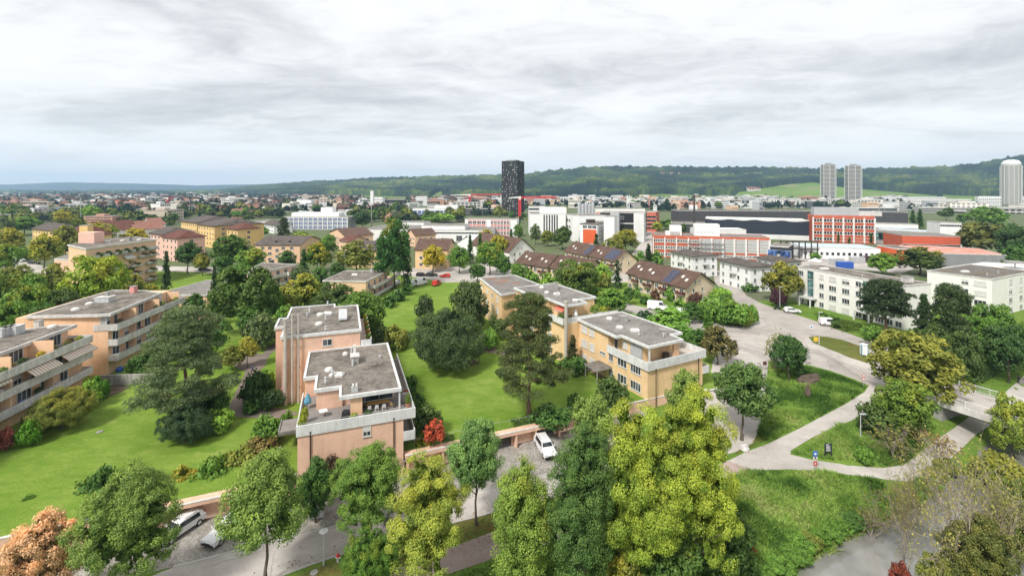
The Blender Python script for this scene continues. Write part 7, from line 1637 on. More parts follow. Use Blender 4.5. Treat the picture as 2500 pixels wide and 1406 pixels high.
('shrub', 2140, 985, 1062, 110, DK, .1, 'dark green bush behind the path lamp', None), ('bare', 2180, 1035, 1128, 150, (.13, .12, .04), .2, 'dry brush inside the path triangle', None), ('shrub', 2110, 1090, 1130, 50, MG, .1, 'small green shrub inside the path triangle', None),
('round', 1528, 556, 618, 66, (.12, .13, .03), .5, 'round olive yellow tree beside the street to the factories', None), ('round', 1497, 578, 628, 60, OL, .4, 'olive tree left of the street to the factories', None), ('round', 1373, 551, 610, 52, (.055, .085, .025), .2, 'green tree between the white factory and the white stair block', None), ('round', 1337, 560, 602, 44, (.11, .13, .03), .35, 'light olive tree before the black window slits', None), ('round', 1307, 545, 598, 32, PG, .1, 'slim grey green tree at the corner of the slit-windowed factory', None),
('spruce', 1583, 594, 646, 38, (.035, .06, .02), 0, 'dark conifer between the terraces and the red factory', None), ('shrub', 1603, 612, 646, 40, MG, .1, 'round green bush right of the dark conifer', None), ('shrub', 1562, 614, 646, 34, MG, .1, 'round green bush left of the dark conifer', None), ('spruce', 1456, 572, 612, 24, (.07, .09, .03), .1, 'thin conifer in front of the orange-red panel', None),
('cypress', 2047, 571, 597, 10, DG, 0, 'left of three small cypresses at the red office', None), ('cypress', 2073, 578, 597, 12, DG, 0, 'middle of three small cypresses at the red office', None), ('cypress', 2126, 570, 597, 12, DG, 0, 'right of three small cypresses at the red office', None),
('spruce', 2228, 512, 558, 30, DG, 0, 'left of two dark conifers right of the long dark hall', None), ('spruce', 2246, 510, 560, 34, DG, 0, 'right of two dark conifers right of the long dark hall', None), ('round', 2376, 486, 506, 26, DG, 0, 'lone dark tree before the cream slabs', None), ('round', 2310, 505, 540, 44, DK, .1, 'dark green tree before the viaduct', None), ('round', 2350, 515, 548, 36, DG, .1, 'dark tree left of the big olive crown', None),
('pine', 692, 533, 590, 40, (.045, .055, .03), 0, 'dark brown conifer in front of the office with blue blinds', None), ('round', 885, 515, 560, 48, (.03, .06, .03), 0, 'dark green tree right of the office with blue blinds', None), ('round', 640, 552, 582, 34, MG, .1, 'green bush right of the yellow group', None), ('round', 740, 562, 590, 60, (.17, .2, .04), .3, 'light green bush behind the peach house', None), ('round', 608, 517, 545, 34, DK, 0, 'dark round tree above the yellow group', None),
('round', 345, 516, 555, 62, DK, .2, 'dark olive tree right of the pink-roofed houses', None), ('spruce', 250, 512, 540, 16, DG, 0, 'small dark spruce above the pink-roofed houses', None), ('round', 45, 497, 535, 60, (.09, .12, .035), .1, 'willow-like green tree on the far left beyond the tracks', None), ('round', 8, 524, 580, 60, PG, .1, 'bluish green tree at the left edge beyond the tracks', None), ('round', 1250, 508, 545, 20, DG, .1, 'small green tree at the foot of the black high-rise', None), ('round', 1220, 505, 535, 40, OL, .2, 'olive tree before the low black office', None), ('round', 1085, 515, 545, 60, LG, .3, 'light green trees before the white framed office', None), ('round', 1050, 522, 550, 50, MG, .2, 'green trees left of the light green ones before the office', None),
('round', 1265, 545, 590, 26, (.08, .13, .03), .1, 'light green tree right of the pink and white office', None), ('round', 1665, 545, 575, 30, DK, .1, 'dark tree left of the roof houses of the red factory', None), ('round', 1625, 530, 562, 40, MG, .1, 'green tree along the street past the factories', None), ('round', 1605, 540, 570, 26, YG, .5, 'yellow green street tree past the black office', None),
('round', 2285, 770, 900, 110, DK, .1, 'dark tree under the ragged conifer', None), ('round', 2425, 735, 880, 130, MG, .1, 'green tree in front of the mossy-roofed block, behind the dense dark one', None), ('round', 2130, 790, 850, 60, MG, .2, 'green shrub tree left of the olive tree by the portable toilet', None),
('shrub', 1770, 722, 770, 70, DG, .1, 'dark bushes at the rear of the road island', None), ('shrub', 1835, 742, 792, 40, MG, .2, 'green bush at the very tip of the road island', None), ('shrub', 1728, 738, 788, 66, MG, .2, 'green garden bush behind the pavement', None), ('round', 1690, 735, 790, 56, DG, .1, 'dark garden tree behind the white vans', None), ('shrub', 1760, 700, 738, 60, LG, .3, 'light garden bushes below the middle white house', None),
('shrub', 1655, 728, 756, 40, LG, .2, 'light bush before the terrace gable', None), ('shrub', 1575, 722, 742, 40, DG, 0, 'dark hedge bush before the nearest terrace', None), ('round', 1535, 700, 745, 34, DG, .1, 'small dark tree in the terrace gardens', None), ('shrub', 1450, 700, 735, 60, MG, .2, 'bushes right of the big round tree', None), ('round', 1470, 640, 700, 50, LG, .3, 'light green tree between two brown terraces', None), ('shrub', 1385, 662, 690, 46, MG, .1, 'bushes left of the big round tree', None),
('round', 1265, 640, 690, 46, MG, .2, 'green tree at the corner of the left brown terrace', None), ('round', 1230, 620, 680, 40, DG, .1, 'dark tree behind the lamp with sign', None),
('round', 655, 690, 790, 90, MG, .1, 'green tree right of the slim dark spruce, further back', None), ('round', 620, 740, 830, 90, DG, .1, 'dark tree left of the grey green bush', None), ('round', 780, 650, 720, 60, DG, .1, 'dark tree between the pale pink blocks', None), ('round', 825, 640, 700, 50, (.05, .09, .03), .1, 'dark green tree behind the low pink block', None), ('shrub', 745, 740, 780, 80, LG, .3, 'light bushes on the small lawn left of the rear roof', None),
('round', 700, 610, 660, 50, DG, .1, 'dark tree at the foot of the peach house', None), ('round', 590, 640, 700, 70, MG, .1, 'green tree left of the pale pink block', None), ('round', 545, 620, 680, 60, DG, .1, 'dark tree behind the slim spruce', None), ('round', 930, 640, 690, 60, MG, .2, 'green bush tree left of the tall green tree foot', None), ('round', 1030, 560, 600, 40, MG, .3, 'green tree above the golden tree', None), ('round', 1085, 575, 612, 36, OL, .3, 'olive tree right of the golden tree', None),
('round', 110, 720, 880, 120, DG, .2, 'dark green tree low at the left behind the balcony roofs', None), ('round', 25, 730, 880, 130, MG, .3, 'green tree in the left edge mass, lower', None), ('round', 360, 735, 790, 70, DG, .1, 'dark tree behind the far end of the second block', None), ('round', 300, 650, 720, 60, MG, .4, 'green tree right of the large bright tree', None), ('round', 470, 715, 800, 70, DG, .1, 'dark tree left of the slim spruce by the salmon block', None), ('round', 75, 660, 760, 90, MG, .3, 'green tree below the black car at the far left', None), ('round', 135, 640, 730, 80, OL, .4, 'olive tree left of the large bright yellow green tree', None), ('round', 300, 620, 700, 70, DG, .1, 'dark tree right of the large bright tree, behind it', None), ('round', 15, 590, 680, 80, MG, .4, 'green and yellow tree at the left edge below the orange one', None), ('shrub', 60, 600, 632, 70, LG, .3, 'light bushes before the left road', None), ('round', 300, 600, 640, 40, DG, .1, 'dark tree at the five storey block corner', None), ('round', 200, 585, 640, 60, MG, .3, 'green tree left of the five storey block', None),
('round', 1245, 700, 760, 50, OL, .3, 'small olive tree at the end of the ochre block', None), ('shrub', 1205, 690, 712, 60, MG, .1, 'bushes at the rear corner of the ochre block', None), ('round', 1165, 640, 690, 50, DG, .1, 'dark tree behind the courtyard entrance', None),
('round', 2040, 770, 800, 26, DG, 0, 'dark small bush at the wall of the long cream block', None), ('shrub', 2010, 762, 782, 40, MG, .2, 'green bush at the porch of the long cream block', None), ('round', 1990, 610, 640, 30, MG, .2, 'small green tree before the white works hall', None), ('round', 2450, 640, 700, 60, DG, .1, 'dark green tree right behind the white membrane roof', None),
]
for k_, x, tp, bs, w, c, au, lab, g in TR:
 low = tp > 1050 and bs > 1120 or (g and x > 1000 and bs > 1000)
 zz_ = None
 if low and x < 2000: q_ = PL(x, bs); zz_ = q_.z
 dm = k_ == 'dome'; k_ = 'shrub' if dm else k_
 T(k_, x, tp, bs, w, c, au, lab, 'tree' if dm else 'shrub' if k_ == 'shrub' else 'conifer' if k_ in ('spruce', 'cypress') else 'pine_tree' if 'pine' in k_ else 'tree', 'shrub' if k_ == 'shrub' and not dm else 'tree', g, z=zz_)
def hedge(label, pts, h, w, col=DG, n=None):
 """clipped hedge: leaf shell over a box, one object"""
 q_ = [P(*p) for p in pts]; V = []; nn2 = []; rng = np.random.default_rng(len(label))
 for a, c in zip(q_[:-1], q_[1:]):
  L = (c-a).length; k = int(L*(h*2+w)*26); t_ = rng.random(k); s = rng.random(k)*(2*h+w); d = np.array((c-a).normalized()); nx = np.array([-d[1], d[0], 0])
  y = np.where(s < h, -w/2, np.where(s > h+w, w/2, s-h-w/2)); z = np.where(s < h, s, np.where(s > h+w, 2*h+w-s, h))
  V.append(np.array(a)+np.outer(t_*L, d)+nx*y[:, None]+np.array([0, 0, 1])*z[:, None]); nn2.append(nx*np.where(s < h, -1, np.where(s > h+w, 1, 0))[:, None]+np.array([0, 0, 1.])*((s >= h) & (s <= h+w))[:, None])
 pp = np.concatenate(V); n3 = unit(np.concatenate(nn2)+rng.normal(size=pp.shape)*.5); L_ = leaves(pp+rng.normal(size=pp.shape)*.04, n3, np.full(len(pp), .16), .7, rng)
 o = link('hedge', np_mesh('hedge', L_.reshape(-1, 3), [np.arange(len(pp)*4).reshape(-1, 4)], [M['foliage']], attrs={'tint': np.repeat(rng.uniform(.3, .8, len(pp)), 4), 'aut': np.repeat(rng.uniform(0, .4, len(pp)), 4)})); o.color = (*col, 0); return tag(o, label, 'hedge')
hedge('clipped box hedge beside the white van with dark windows', [(2042, 808), (2086, 803)], 1.6, 2.6, (.07, .11, .02))
hedge('long ivy covered hedge fence beside the path at the right edge', [(2390, 935), (2440, 905), (2520, 872)], 2.6, .8, DG); hedge('dark hedge along the lawn at the foot of the ochre block', [(1375, 1010), (1250, 1040)], .8, .8, DG)
hedge('low garden hedge before the nearest brown terrace', [(1500, 720), (1545, 728)], 1.0, .8, MG); hedge('green hedge behind the road island by the white houses', [(1800, 700), (1838, 706)], 1.8, 1.2, DG); hedge('flower bed hedge along the front of the long cream block', [(1990, 768), (2100, 800)], .8, 1.0, MG)

# ------------------------------------------------------------------ the distant town
def town_mesh(kind, seed):
 rg_ = random.Random(seed); b = MB(); W_, R_, G_ = M['town_wall'], M[['brown_tile', 'grey_tile', 'red_tile', 'dark_red_tile'][seed % 4]], M['window_glass']
 if kind == 'gable':
  for z in (.25, .62):
   for x in (-.3, 0, .3): b.box(x-.07, x+.07, -.512, .5, z*.6, z*.6+.16, G_)
  b.box(-.5, .5, -.5, .5, -.1, .62, W_); b.face([(-.5, -.5, .62), (-.5, 0, 1), (-.5, .5, .62)], W_); b.face([(.5, -.5, .62), (.5, 0, 1), (.5, .5, .62)], W_)
  for s in (-1, 1): b.face([(-.54, s*.56, .58), (.54, s*.56, .58), (.54, 0, 1.03), (-.54, 0, 1.03)], R_)
  b.box(.15, .22, .1, .2, .8, 1.15, M['concrete_grey'])
 else:
  b.box(-.5, .5, -.5, .5, -.1, 1, W_); b.box(-.5, .5, -.5, .5, 1, 1.03, M['roof_gravel_light']); b.box(-.25, .05, -.2, .2, 1.0, 1.22, W_)
  nf = 2+seed % 3
  for i in range(nf):
   z = (i+.35)/nf
   if seed % 2: b.box(-.46, .46, -.508, .508, z, z+.36/nf, G_)
   else:
    for k in range(7): b.box(-.45+k*.13, -.37+k*.13, -.508, .508, z, z+.42/nf, G_)
 return b.mesh(kind+'_building')
TG = [town_mesh('gable', i) for i in range(4)]; TF = [town_mesh('flat', i) for i in range(6)]
rt = random.Random(11)
BLK = [(430, 645, 536, 605), (600, 690, 534, 560), (690, 855, 521, 566), (1003, 1120, 502, 530), (1220, 1285, 500, 533), (1288, 1402, 505, 600), (1400, 1585, 511, 600), (1130, 1268, 530, 590), (1595, 1885, 556, 640), (1650, 2225, 511, 576), (1960, 2170, 511, 640), (2130, 2350, 536, 640), (878, 1202, 546, 592), (900, 990, 482, 500), (1225, 1300, 590, 600), (355, 510, 560, 640), (60, 400, 552, 640), (2000, 2110, 483, 496), (2220, 2640, 484, 515), (2430, 2500, 476, 520), (1940, 2135, 486, 492)]
def free(u, v): return not any(a < u < c and e < v < f for a, c, e, f in BLK)
walls = [(.74, .73, .70), (.72, .70, .64), (.70, .66, .58), (.62, .52, .42), (.55, .30, .22), (.66, .62, .60), (.72, .72, .72)]
nb = 0; tries = 0
while nb < 285 and tries < 5000:
 tries += 1; v = 476+50*rt.random()**1.3 if rt.random() < .7 else rt.uniform(490, 556); u = rt.uniform(-60, 2560)
 if (u > 1000 and v > 520) or not free(u, v) or not free(u, v-8) and v > 520: continue
 p = U(u, v); gb = rt.random() < (.62 if u < 1000 else .22); s = 1+(p.y-700)/2500
 o = link('distant_house' if gb else 'distant_flat_building', rt.choice(TG if gb else TF), None, p, rt.uniform(-.6, .6)+(1.57 if rt.random() < .35 else 0))
 o.scale = (rt.uniform(11, 20)*s, rt.uniform(9, 13), rt.uniform(8, 12)) if gb else (rt.uniform(18, 48)*s, rt.uniform(12, 20), rt.uniform(7, 15)); o.color = (*rt.choice(walls[:5] if gb and rt.random() < .8 else walls), 1); nb += 1
 tag(o, 'small gabled house among the trees of the distant town' if gb else 'pale flat-roofed building in the distant town', 'house' if gb else 'building', 'gabled houses in the distant town' if gb else 'flat-roofed buildings in the distant town')
bm_ = MB(); rt2 = random.Random(5); k_ = 0
while k_ < 1500:
 v = 475.5+(44 if k_ % 3 == 0 else 26)*rt2.random()**1.3; u = rt2.uniform(-80, 2580); k_ += 1
 if not free(u, v) and rt2.random() < .8: continue
 if u < 1000 and rt2.random() < .5: continue
 p = U(u, v); w, dp, h = rt2.uniform(9, 34)*(p.y/1400), rt2.uniform(9, 16), rt2.uniform(5, 13)*(1.2 if u > 1200 else .8); a = rt2.uniform(-.5, .5); d_ = (math.cos(a), math.sin(a)); wm = M[rt2.choice(('white_plaster', 'white_plaster', 'cream_plaster', 'concrete_white', 'peach_plaster', 'grey_cladding', 'terracotta_wall' if u < 1300 else 'white_plaster'))]
 bm_.obox(p, d_, w, dp, 0, h, wm); rm = M[rt2.choice(('brown_tile', 'grey_tile', 'dark_red_tile', 'red_tile') if u < 1100 and rt2.random() < .8 else ('roof_gravel_light', 'white_roof', 'grey_cladding', 'brown_tile'))]
 bm_.obox(Vector((p.x, p.y))-Vector(d_)*.4, d_, w+.8, dp, h, h+(3.5 if u < 1100 else .5), rm)
 for z in range(1, int(h/3.1)+1): bm_.obox(Vector((p.x, p.y))+Vector(d_)*w*.06, d_, w*.88, -.15, z*3.1-1.7, z*3.1-.5, M['window_glass' if rt2.random() < .5 else 'shutter_grey'])
tag(bm_.build('distant_town'), 'dense mass of small buildings of the town below the ridge', 'buildings', kind='stuff')
# hillside hamlets
for (u0, u1, v0, v1, n_) in ((1590, 1700, 426, 436, 34), (610, 760, 466, 474, 26), (1900, 1960, 424, 428, 12), (1810, 1850, 466, 469, 4)):
 for _ in range(n_):
  u = rt.uniform(u0, u1); v = rt.uniform(v0, v1); i_ = int(np.argmin(np.abs(us-u))); j_ = int(np.argmin(np.abs(vpix[i_, :nr-12]-v)))
  p = Vector((XX[i_, j_], DD[i_, j_], hh[i_, j_]+3)); o = link('hillside_house', rt.choice(TG), None, p, rt.uniform(-.5, .5)); o.scale = (rt.uniform(14, 26), 12, rt.uniform(11, 15)); o.color = (*walls[rt.randrange(3)], 1)
  tag(o, 'tiny pale house in a hamlet on the wooded ridge', 'house', 'houses on the ridge')
# distant trees: the largest singly, the rest as one mass
FT = []; tries = 0
while len(FT) < 4200 and tries < 24000:
 tries += 1; u = rt.uniform(-80, 2580); v = 474+86*rt.random()**1.25
 if u > 1280: v = 474+(v-474)*.52
 if not free(u, v) or (v > 545 and rt.random() < .5) or (u > 1000 and rt.random() < .35): continue
 p = U(u, v); h = rt.uniform(6, 12)+(5 if rt.random() < .08 else 0)+(4 if u < 700 and v < 486 else 0); FT.append((h/p.y, p, h, u))
FT.sort(key=lambda t_: -t_[0])
FC = [DG, DK, MG, OL, PG, (.05, .085, .035), (.10, .14, .04), (.15, .16, .04), (.06, .075, .035)]
for i, (s, p, h, u) in enumerate(FT[:290]):
 k_ = 'spruce' if rt.random() < .16 else 'round'; c = rt.choice(FC); plant(k_, p, h*(1.2 if k_ == 'spruce' else 1), h*(.4 if k_ == 'spruce' else rt.uniform(.7, 1.15)), c, .15+.35*rt.random(), 'dark conifer standing in the distant town' if k_ == 'spruce' else 'leafy tree in the distant town', 'distant_tree', 'tree', 'trees of the distant town', tier=3, simple=True)
rngf = np.random.default_rng(3); VV = []; TT_ = []
for (s, p, h, u) in FT[290:]:
 n_ = 44; d = unit(rngf.normal(size=(n_, 3))); d[:, 2] = np.abs(d[:, 2]); w = h*rngf.uniform(.35, .6); cone = rngf.random() < .18
 pp = d*np.array([w, w, h*.8])*rngf.uniform(.6, 1, (n_, 1))+np.array([p.x, p.y, h*.25])
 if cone: f = 1-np.clip((pp[:, 2]-h*.2)/(h*.9), 0, .95); pp[:, 0] = p.x+(pp[:, 0]-p.x)*f*.8; pp[:, 1] = p.y+(pp[:, 1]-p.y)*f*.8; pp[:, 2] *= 1.15
 VV.append(leaves(pp, unit(d+rngf.normal(size=d.shape)*.4), np.full(n_, h*.17), .8, rngf)); TT_.append(np.repeat(np.clip(rngf.random()*.9+.15*(rngf.random(n_)-.5), 0, 1)*.8, 4))
VV = np.concatenate(VV); nq = len(VV); o = link('distant_woods', np_mesh('distant_woods', VV.reshape(-1, 3), [np.arange(nq*4).reshape(-1, 4)], [M['forest_canopy']], attrs={'tint': np.concatenate(TT_)})); tag(o, 'mass of small trees between the houses of the distant town', 'trees', kind='stuff')
# tall grass on the bank and the triangle
def tufts(name, polys, n, h, cols, label, low=True):
 rng = np.random.default_rng(9); V = []; T_ = []
 for poly in polys:
  q_ = np.array([XY(PL(*p)) for p in poly]); lo, hi = q_.min(0), q_.max(0); k = int(n*len(poly)/len(poly)); c = rng.uniform(lo, hi, (k, 2)); c = c[inpoly(c[:, 0], c[:, 1], [tuple(p) for p in q_])]; V.append(c)
 c = np.concatenate(V); m = len(c); vn = [vnoise(120, 120, k, k, rng) for k in (9, 26, 60)]; lo, hi = c.min(0), c.max(0); gi = ((c-lo)/(hi-lo)*119).astype(int); nz = .40*vn[0][gi[:, 0], gi[:, 1]]+.35*vn[1][gi[:, 0], gi[:, 1]]+.25*vn[2][gi[:, 0], gi[:, 1]]; hg = vn[1][gi[:, 1], gi[:, 0]]
 z = np.array([h_lower(x, y) for x, y in c]); q4 = 5; base = np.repeat(np.column_stack([c, z]), q4, 0); a = rng.uniform(0, 6.28, m*q4); s = rng.uniform(.5, 1.1, m*q4)*h*(.35+1.5*np.repeat(hg, q4)**1.5); b0 = base+np.column_stack([rng.normal(0, .12, m*q4), rng.normal(0, .12, m*q4), np.zeros(m*q4)-.05])
 w = np.column_stack([np.cos(a), np.sin(a), np.zeros(m*q4)])*(.05+.05*rng.random((m*q4, 1))); le = np.repeat(rng.normal(0, .45, (m, 2)), q4, 0)+rng.normal(0, .25, (m*q4, 2)); tip = b0+np.column_stack([le[:, 0]*s, le[:, 1]*s, s])
 T3 = np.stack([b0-w, b0+w, tip], 1).reshape(-1, 3); t_ = np.clip(np.repeat((nz-.5)*2.6+.45, q4)+.35*(rng.random(m*q4)-.5), 0, 1)
 o = link(name, np_mesh(name, T3, [np.arange(m*q4*3).reshape(-1, 3)], [M['grass_blade']], attrs={'tint': np.repeat(t_, 3)})); return tag(o, label, 'grass', kind='stuff')
m_, t, b_ = bsdf('grass_blade', .9, .1); at_ = nd(t, 'ShaderNodeAttribute', attribute_name='tint'); t.links.new(ramp(t, [(0, (.045, .105, .018)), (.35, (.11, .205, .035)), (.7, (.20, .32, .06)), (.93, (.24, .36, .07)), (1, (.30, .36, .11))], at_.outputs['Fac']).outputs[0], b_.inputs['Base Color'])
tufts('long_grass', [[(1700, 1500), (1720, 1250), (1790, 1165), (1838, 1152), (1930, 1150), (2069, 1163), (2155, 1174), (2160, 1290), (2085, 1320), (2005, 1368), (1950, 1406), (1900, 1460)], [(1880, 884), (1970, 895), (2085, 930), (2112, 945), (2105, 955), (2030, 1000), (1953, 1040), (1875, 1078), (1850, 1060), (1872, 960)], [(1935, 1106), (1985, 1074), (2040, 1048), (2100, 1022), (2140, 1010), (2280, 1040), (2240, 1100), (2205, 1130), (2155, 1138), (1985, 1118)], [(1080, 1440), (1200, 1370), (1420, 1310), (1640, 1236), (1760, 1190), (1720, 1300), (1650, 1500), (1000, 1520)]], 34000, .5, None, 'long rough grass on the river bank and between the paths')
for k_ in range(26):
 t_ = k_/25*6.99; i_ = int(t_); e0 = BANK[i_].lerp(BANK[i_+1], t_-i_); dd = (BANK[i_+1]-BANK[i_]).normalized(); q_ = Vector((e0.x-dd.y*1.1, e0.y+dd.x*1.1, 0)); q_.z = h_lower(q_.x, q_.y)-.1
 plant('shrub', q_, rt.uniform(.9, 1.7), rt.uniform(2.2, 3.6), rt.choice([MG, MG, DG, OL]), .2*rt.random(), 'overhanging weeds along the water edge', 'bank_weeds', 'weeds', 'weeds along the water edge', tier=1, simple=True)
# fallen leaves under the street trees
rngl = np.random.default_rng(2); LP = []
for (u, v, s, n_) in ((1165, 1290, 1.8, 160), (860, 1375, 1.8, 160), (720, 1414, 1.6, 90), (1225, 1282, 1.8, 120), (1835, 1078, 1.6, 60)):
 p = PL(u, v); c = np.array([p.x, p.y])+rngl.normal(size=(n_, 2))*s; z = np.array([h_lower(x, y) for x, y in c])+.06; LP.append(np.column_stack([c, z]))
LP = np.concatenate(LP); L_ = leaves(LP, unit(np.array([0, 0, 1.])+rngl.normal(size=LP.shape)*.3), np.full(len(LP), .08), .8, rngl); m_, t, b_ = bsdf('fallen_leaf', .9, .1); b_.inputs['Base Color'].default_value = (.24, .12, .05, 1)
o = link('fallen_leaves', np_mesh('fallen_leaves', L_.reshape(-1, 3), [np.arange(len(LP)*4).reshape(-1, 4)], [M['fallen_leaf']])); tag(o, 'scattered brown fallen leaves beside the street', 'leaves', kind='stuff')
# ------------------------------------------------------------------ vehicles
def cut(b, prof, y0, y1, m, tuck=0.0, zt=None):
 """side profile (x, z) swept across the width; points above zt lean inwards"""
 k = len(prof); ins = lambda z: tuck*max(0, z-zt) if zt is not None else 0
 A = [(x, y0+ins(z), z) for x, z in prof]; B_ = [(x, y1-ins(z), z) for x, z in prof]
 b.face(A, m); b.face(B_[::-1], m)
 for i in range(k): j = (i+1) % k; b.face([A[i], B_[i], B_[j], A[j]], m)
CARS = {}
def car(kind, u, v, head, paint, label, name='parked_car', cat='car', group='cars and vans parked around the buildings', z=None, pt=None):
 p = pt or (P(u, v) if z is None else U(u, v, z)); r = empty(name, p+Vector((0, 0, .04)), label, cat, group, R(head)); key = (kind, paint)
 if key not in CARS:
  L, W, Hh = {'hatch': (4.0, 1.75, 1.47), 'suv': (4.65, 1.86, 1.68), 'estate': (4.5, 1.8, 1.5), 'van': (5.6, 2.0, 2.45), 'minivan': (4.4, 1.82, 1.82)}[kind]; l = L/2; w = W/2; m = M[paint]; g = M['dark_glass']
  if kind in ('van', 'minivan'): body = [(-l, .35), (l-.05, .35), (l, .75), (l-.1, 1.0), (l-.85, Hh*.56), (-l, Hh*.56)]; cab = [(-l, Hh*.55), (l-.85, Hh*.55), (l-1.5, Hh-.08), (l-1.9, Hh), (-l+.12, Hh), (-l+.02, Hh-.12)]
  else: body = [(-l+.03, .38), (l-.03, .35), (l, .62), (l-.12, .80), (l-1.15, Hh*.60), (-l+.05, Hh*.64), (-l, .75)]; cab = [(-l+.06, Hh*.62), (l-1.15, Hh*.59), (l-1.95, Hh-.05), (l-2.3, Hh), (-l+.65, Hh), (-l+.38, Hh-.07)]
  P_ = {}; b = MB(); cut(b, body, -w, w, m, .12, .6); cut(b, cab, -w+.06, w-.06, m, .30, Hh*.6); b.box(-l-.03, l+.03, -w+.08, w-.08, .3, .5, M['black_rubber']); P_['body'] = [b.mesh('body')]
  b = MB(); z0, z1 = Hh*.64, Hh-.13; x1, x2 = (l-1.3, l-1.75) if kind not in ('van', 'minivan') else (l-.95, l-1.45)
  b.face([(x1+.02, -w+.2, z0), (x1+.02, w-.2, z0), (x2+.06, w-.3, z1), (x2+.06, -w+.3, z1)], g)
  xe = -l+.65 if kind in ('hatch', 'suv', 'estate') else (l-2.5 if kind == 'van' else -l+1.3)
  for s in (-1, 1): b.face([(x1-.1, s*(w-.05), z0), (xe, s*(w-.05), z0), (xe+.05, s*(w-.20), z1), (x2-.1, s*(w-.20), z1)], g)
  if kind != 'van': b.face([(-l+.13, -w+.2, z0), (-l+.13, w-.2, z0), (-l+.42, w-.3, z1), (-l+.42, -w+.3, z1)], g)
  else: b.face([(-l-.01, -w+.2, 1.5), (-l-.01, -.1, 1.5), (-l-.01, -.1, 2.1), (-l-.01, -w+.25, 2.1)], g); b.face([(-l-.01, w-.2, 1.5), (-l-.01, .1, 1.5), (-l-.01, .1, 2.1), (-l-.01, w-.25, 2.1)], g)
  P_['window_glass'] = [b.mesh('window_glass')]; P_['wheel'] = []
  for x in (-l+.8, l-.85):
   for s in (-1, 1): b = MB(); b.tube([(x, s*(w-.2), .32), (x, s*(w+.01), .32)], .33, M['black_rubber'], 14); b.tube([(x, s*(w), .32), (x, s*(w+.03), .32)], .2, M['chrome'], 10); P_['wheel'].append(b.mesh('wheel'))
  P_['headlight'] = []; P_['tail_light'] = []
  for s in (-1, 1):
   y = s*(w-.25); b = MB(); b.box(l-.12, l+.012, y-.17, y+.17, .66, .80, M['headlamp']); P_['headlight'].append(b.mesh('headlight')); b = MB(); b.box(-l-.012, -l+.08, y-.1, y+.1, .8, 1.05, M['signal_red']); P_['tail_light'].append(b.mesh('tail_light'))
  b = MB(); b.box(l-.0, l+.02, -.4, .4, .5, .62, M['black_rubber']); b.box(-l-.02, -l, -.26, .26, .55, .67, M['sign_white'])
  if kind in ('suv', 'estate'):
   for s in (-1, 1): b.tube([(-l+.9, s*(w-.32), Hh+.04), (l-2.4, s*(w-.32), Hh+.04)], .03, M['chrome'], 5)
  P_['trim'] = [b.mesh('trim')]; b = MB()
  for s in (-1, 1): b.box(x1-.25, x1-.05, min(s*w, s*(w+.18)), max(s*w, s*(w+.18)), z0, z0+.15, m)
  P_['mirror'] = [b.mesh('mirror')]; CARS[key] = P_
 for nme, ms in CARS[key].items():
  for me in ms: link(nme, me, r)
 return r
q_ = PL(1331, 1102); car('suv', 0, 0, -74, 'car_white', 'white estate car with roof rails parked in front of the carport bays', pt=q_)
car('hatch', 0, 0, -107, 'car_white', 'silver white hatchback half under the pale green street tree', pt=PL(548, 1308)); car('estate', 0, 0, -112, 'car_white', 'white car almost hidden behind the large street tree, left one', pt=PL(440, 1300))
car('hatch', 1934, 764, -14, 'car_white', 'white hatchback parked before the long cream block'); car('minivan', 2025, 795, -12, 'car_white', 'white delivery van with dark side windows beside the box hedge', 'parked_van', 'van')
car('van', 1006, 700, 62, 'car_white', 'white van left of the other white van by the lawn', 'parked_van', 'van'); car('van', 1027, 696, 62, 'car_white', 'larger white van next to the red van', 'parked_van', 'van'); car('minivan', 1066, 697, 75, 'car_red', 'red van parked at the end of the lawn', 'parked_van', 'van')
car('estate', 1030, 675, 8, 'car_black', 'black car under the golden tree, left one'); car('estate', 1054, 675, 8, 'car_black', 'black car under the golden tree, right one'); car('hatch', 1086, 678, 175, 'car_red', 'red hatchback right of the black cars')
car('van', 1606, 757, -22, 'car_white', 'white van behind the fresh green tree, left one', 'parked_van', 'van'); car('van', 1672, 777, -20, 'car_white', 'white van behind the fresh green tree, right one', 'parked_van', 'van')
car('van', 43, 640, 0, 'car_white', 'long white van parked at the far left edge', 'parked_van', 'van'); car('estate', 84, 645, 0, 'car_black', 'black car next to the long white van'); car('hatch', 1398, 618, 40, 'car_grey', 'grey car by the trees near the street to the factories'); car('estate', 1408, 614, 40, 'car_grey', 'pale grey car behind the grey car near the factories'); car('estate', 500, 662, 5, 'car_black', 'dark car on the road behind the small green lawn, left'); car('estate', 556, 664, 5, 'car_black', 'dark car on the road behind the small green lawn, right'); car('hatch', 2350, 985, -35, 'car_white', 'white car under the bridge', z=-3.0) if False else None
def bike(p, rz, label, accent):
 r = empty('motorbike', p+Vector((0, 0, .04)), label, 'motorbike', None, rz); LOCAL[0] = True
 for x in (-.68, .68): b = MB(); b.tube([(x, -.06, .31), (x, .06, .31)], .31, M['black_rubber'], 14); b.build('wheel', r)
 b = MB(); b.hexa([(-.5, -.14, .4), (.45, -.16, .4), (.45, .16, .4), (-.5, .14, .4)], [(-.75, -.1, .95), (.5, -.14, .95), (.5, .14, .95), (-.75, .1, .95)], M['cloth_black']); b.hexa([(.1, -.17, .5), (.6, -.17, .55), (.6, .17, .55), (.1, .17, .5)], [(.0, -.15, 1.0), (.55, -.12, 1.05), (.55, .12, 1.05), (.0, .15, 1.0)], M[accent]); b.build('body', r)
 b = MB(); b.tube([(.45, -.38, 1.08), (.5, 0, 1.05), (.45, .38, 1.08)], .025, M['dark_steel'], 5); b.tube([(.5, 0, 1.0), (.7, 0, .35)], .04, M['chrome'], 5); b.build('handlebar', r); LOCAL[0] = False
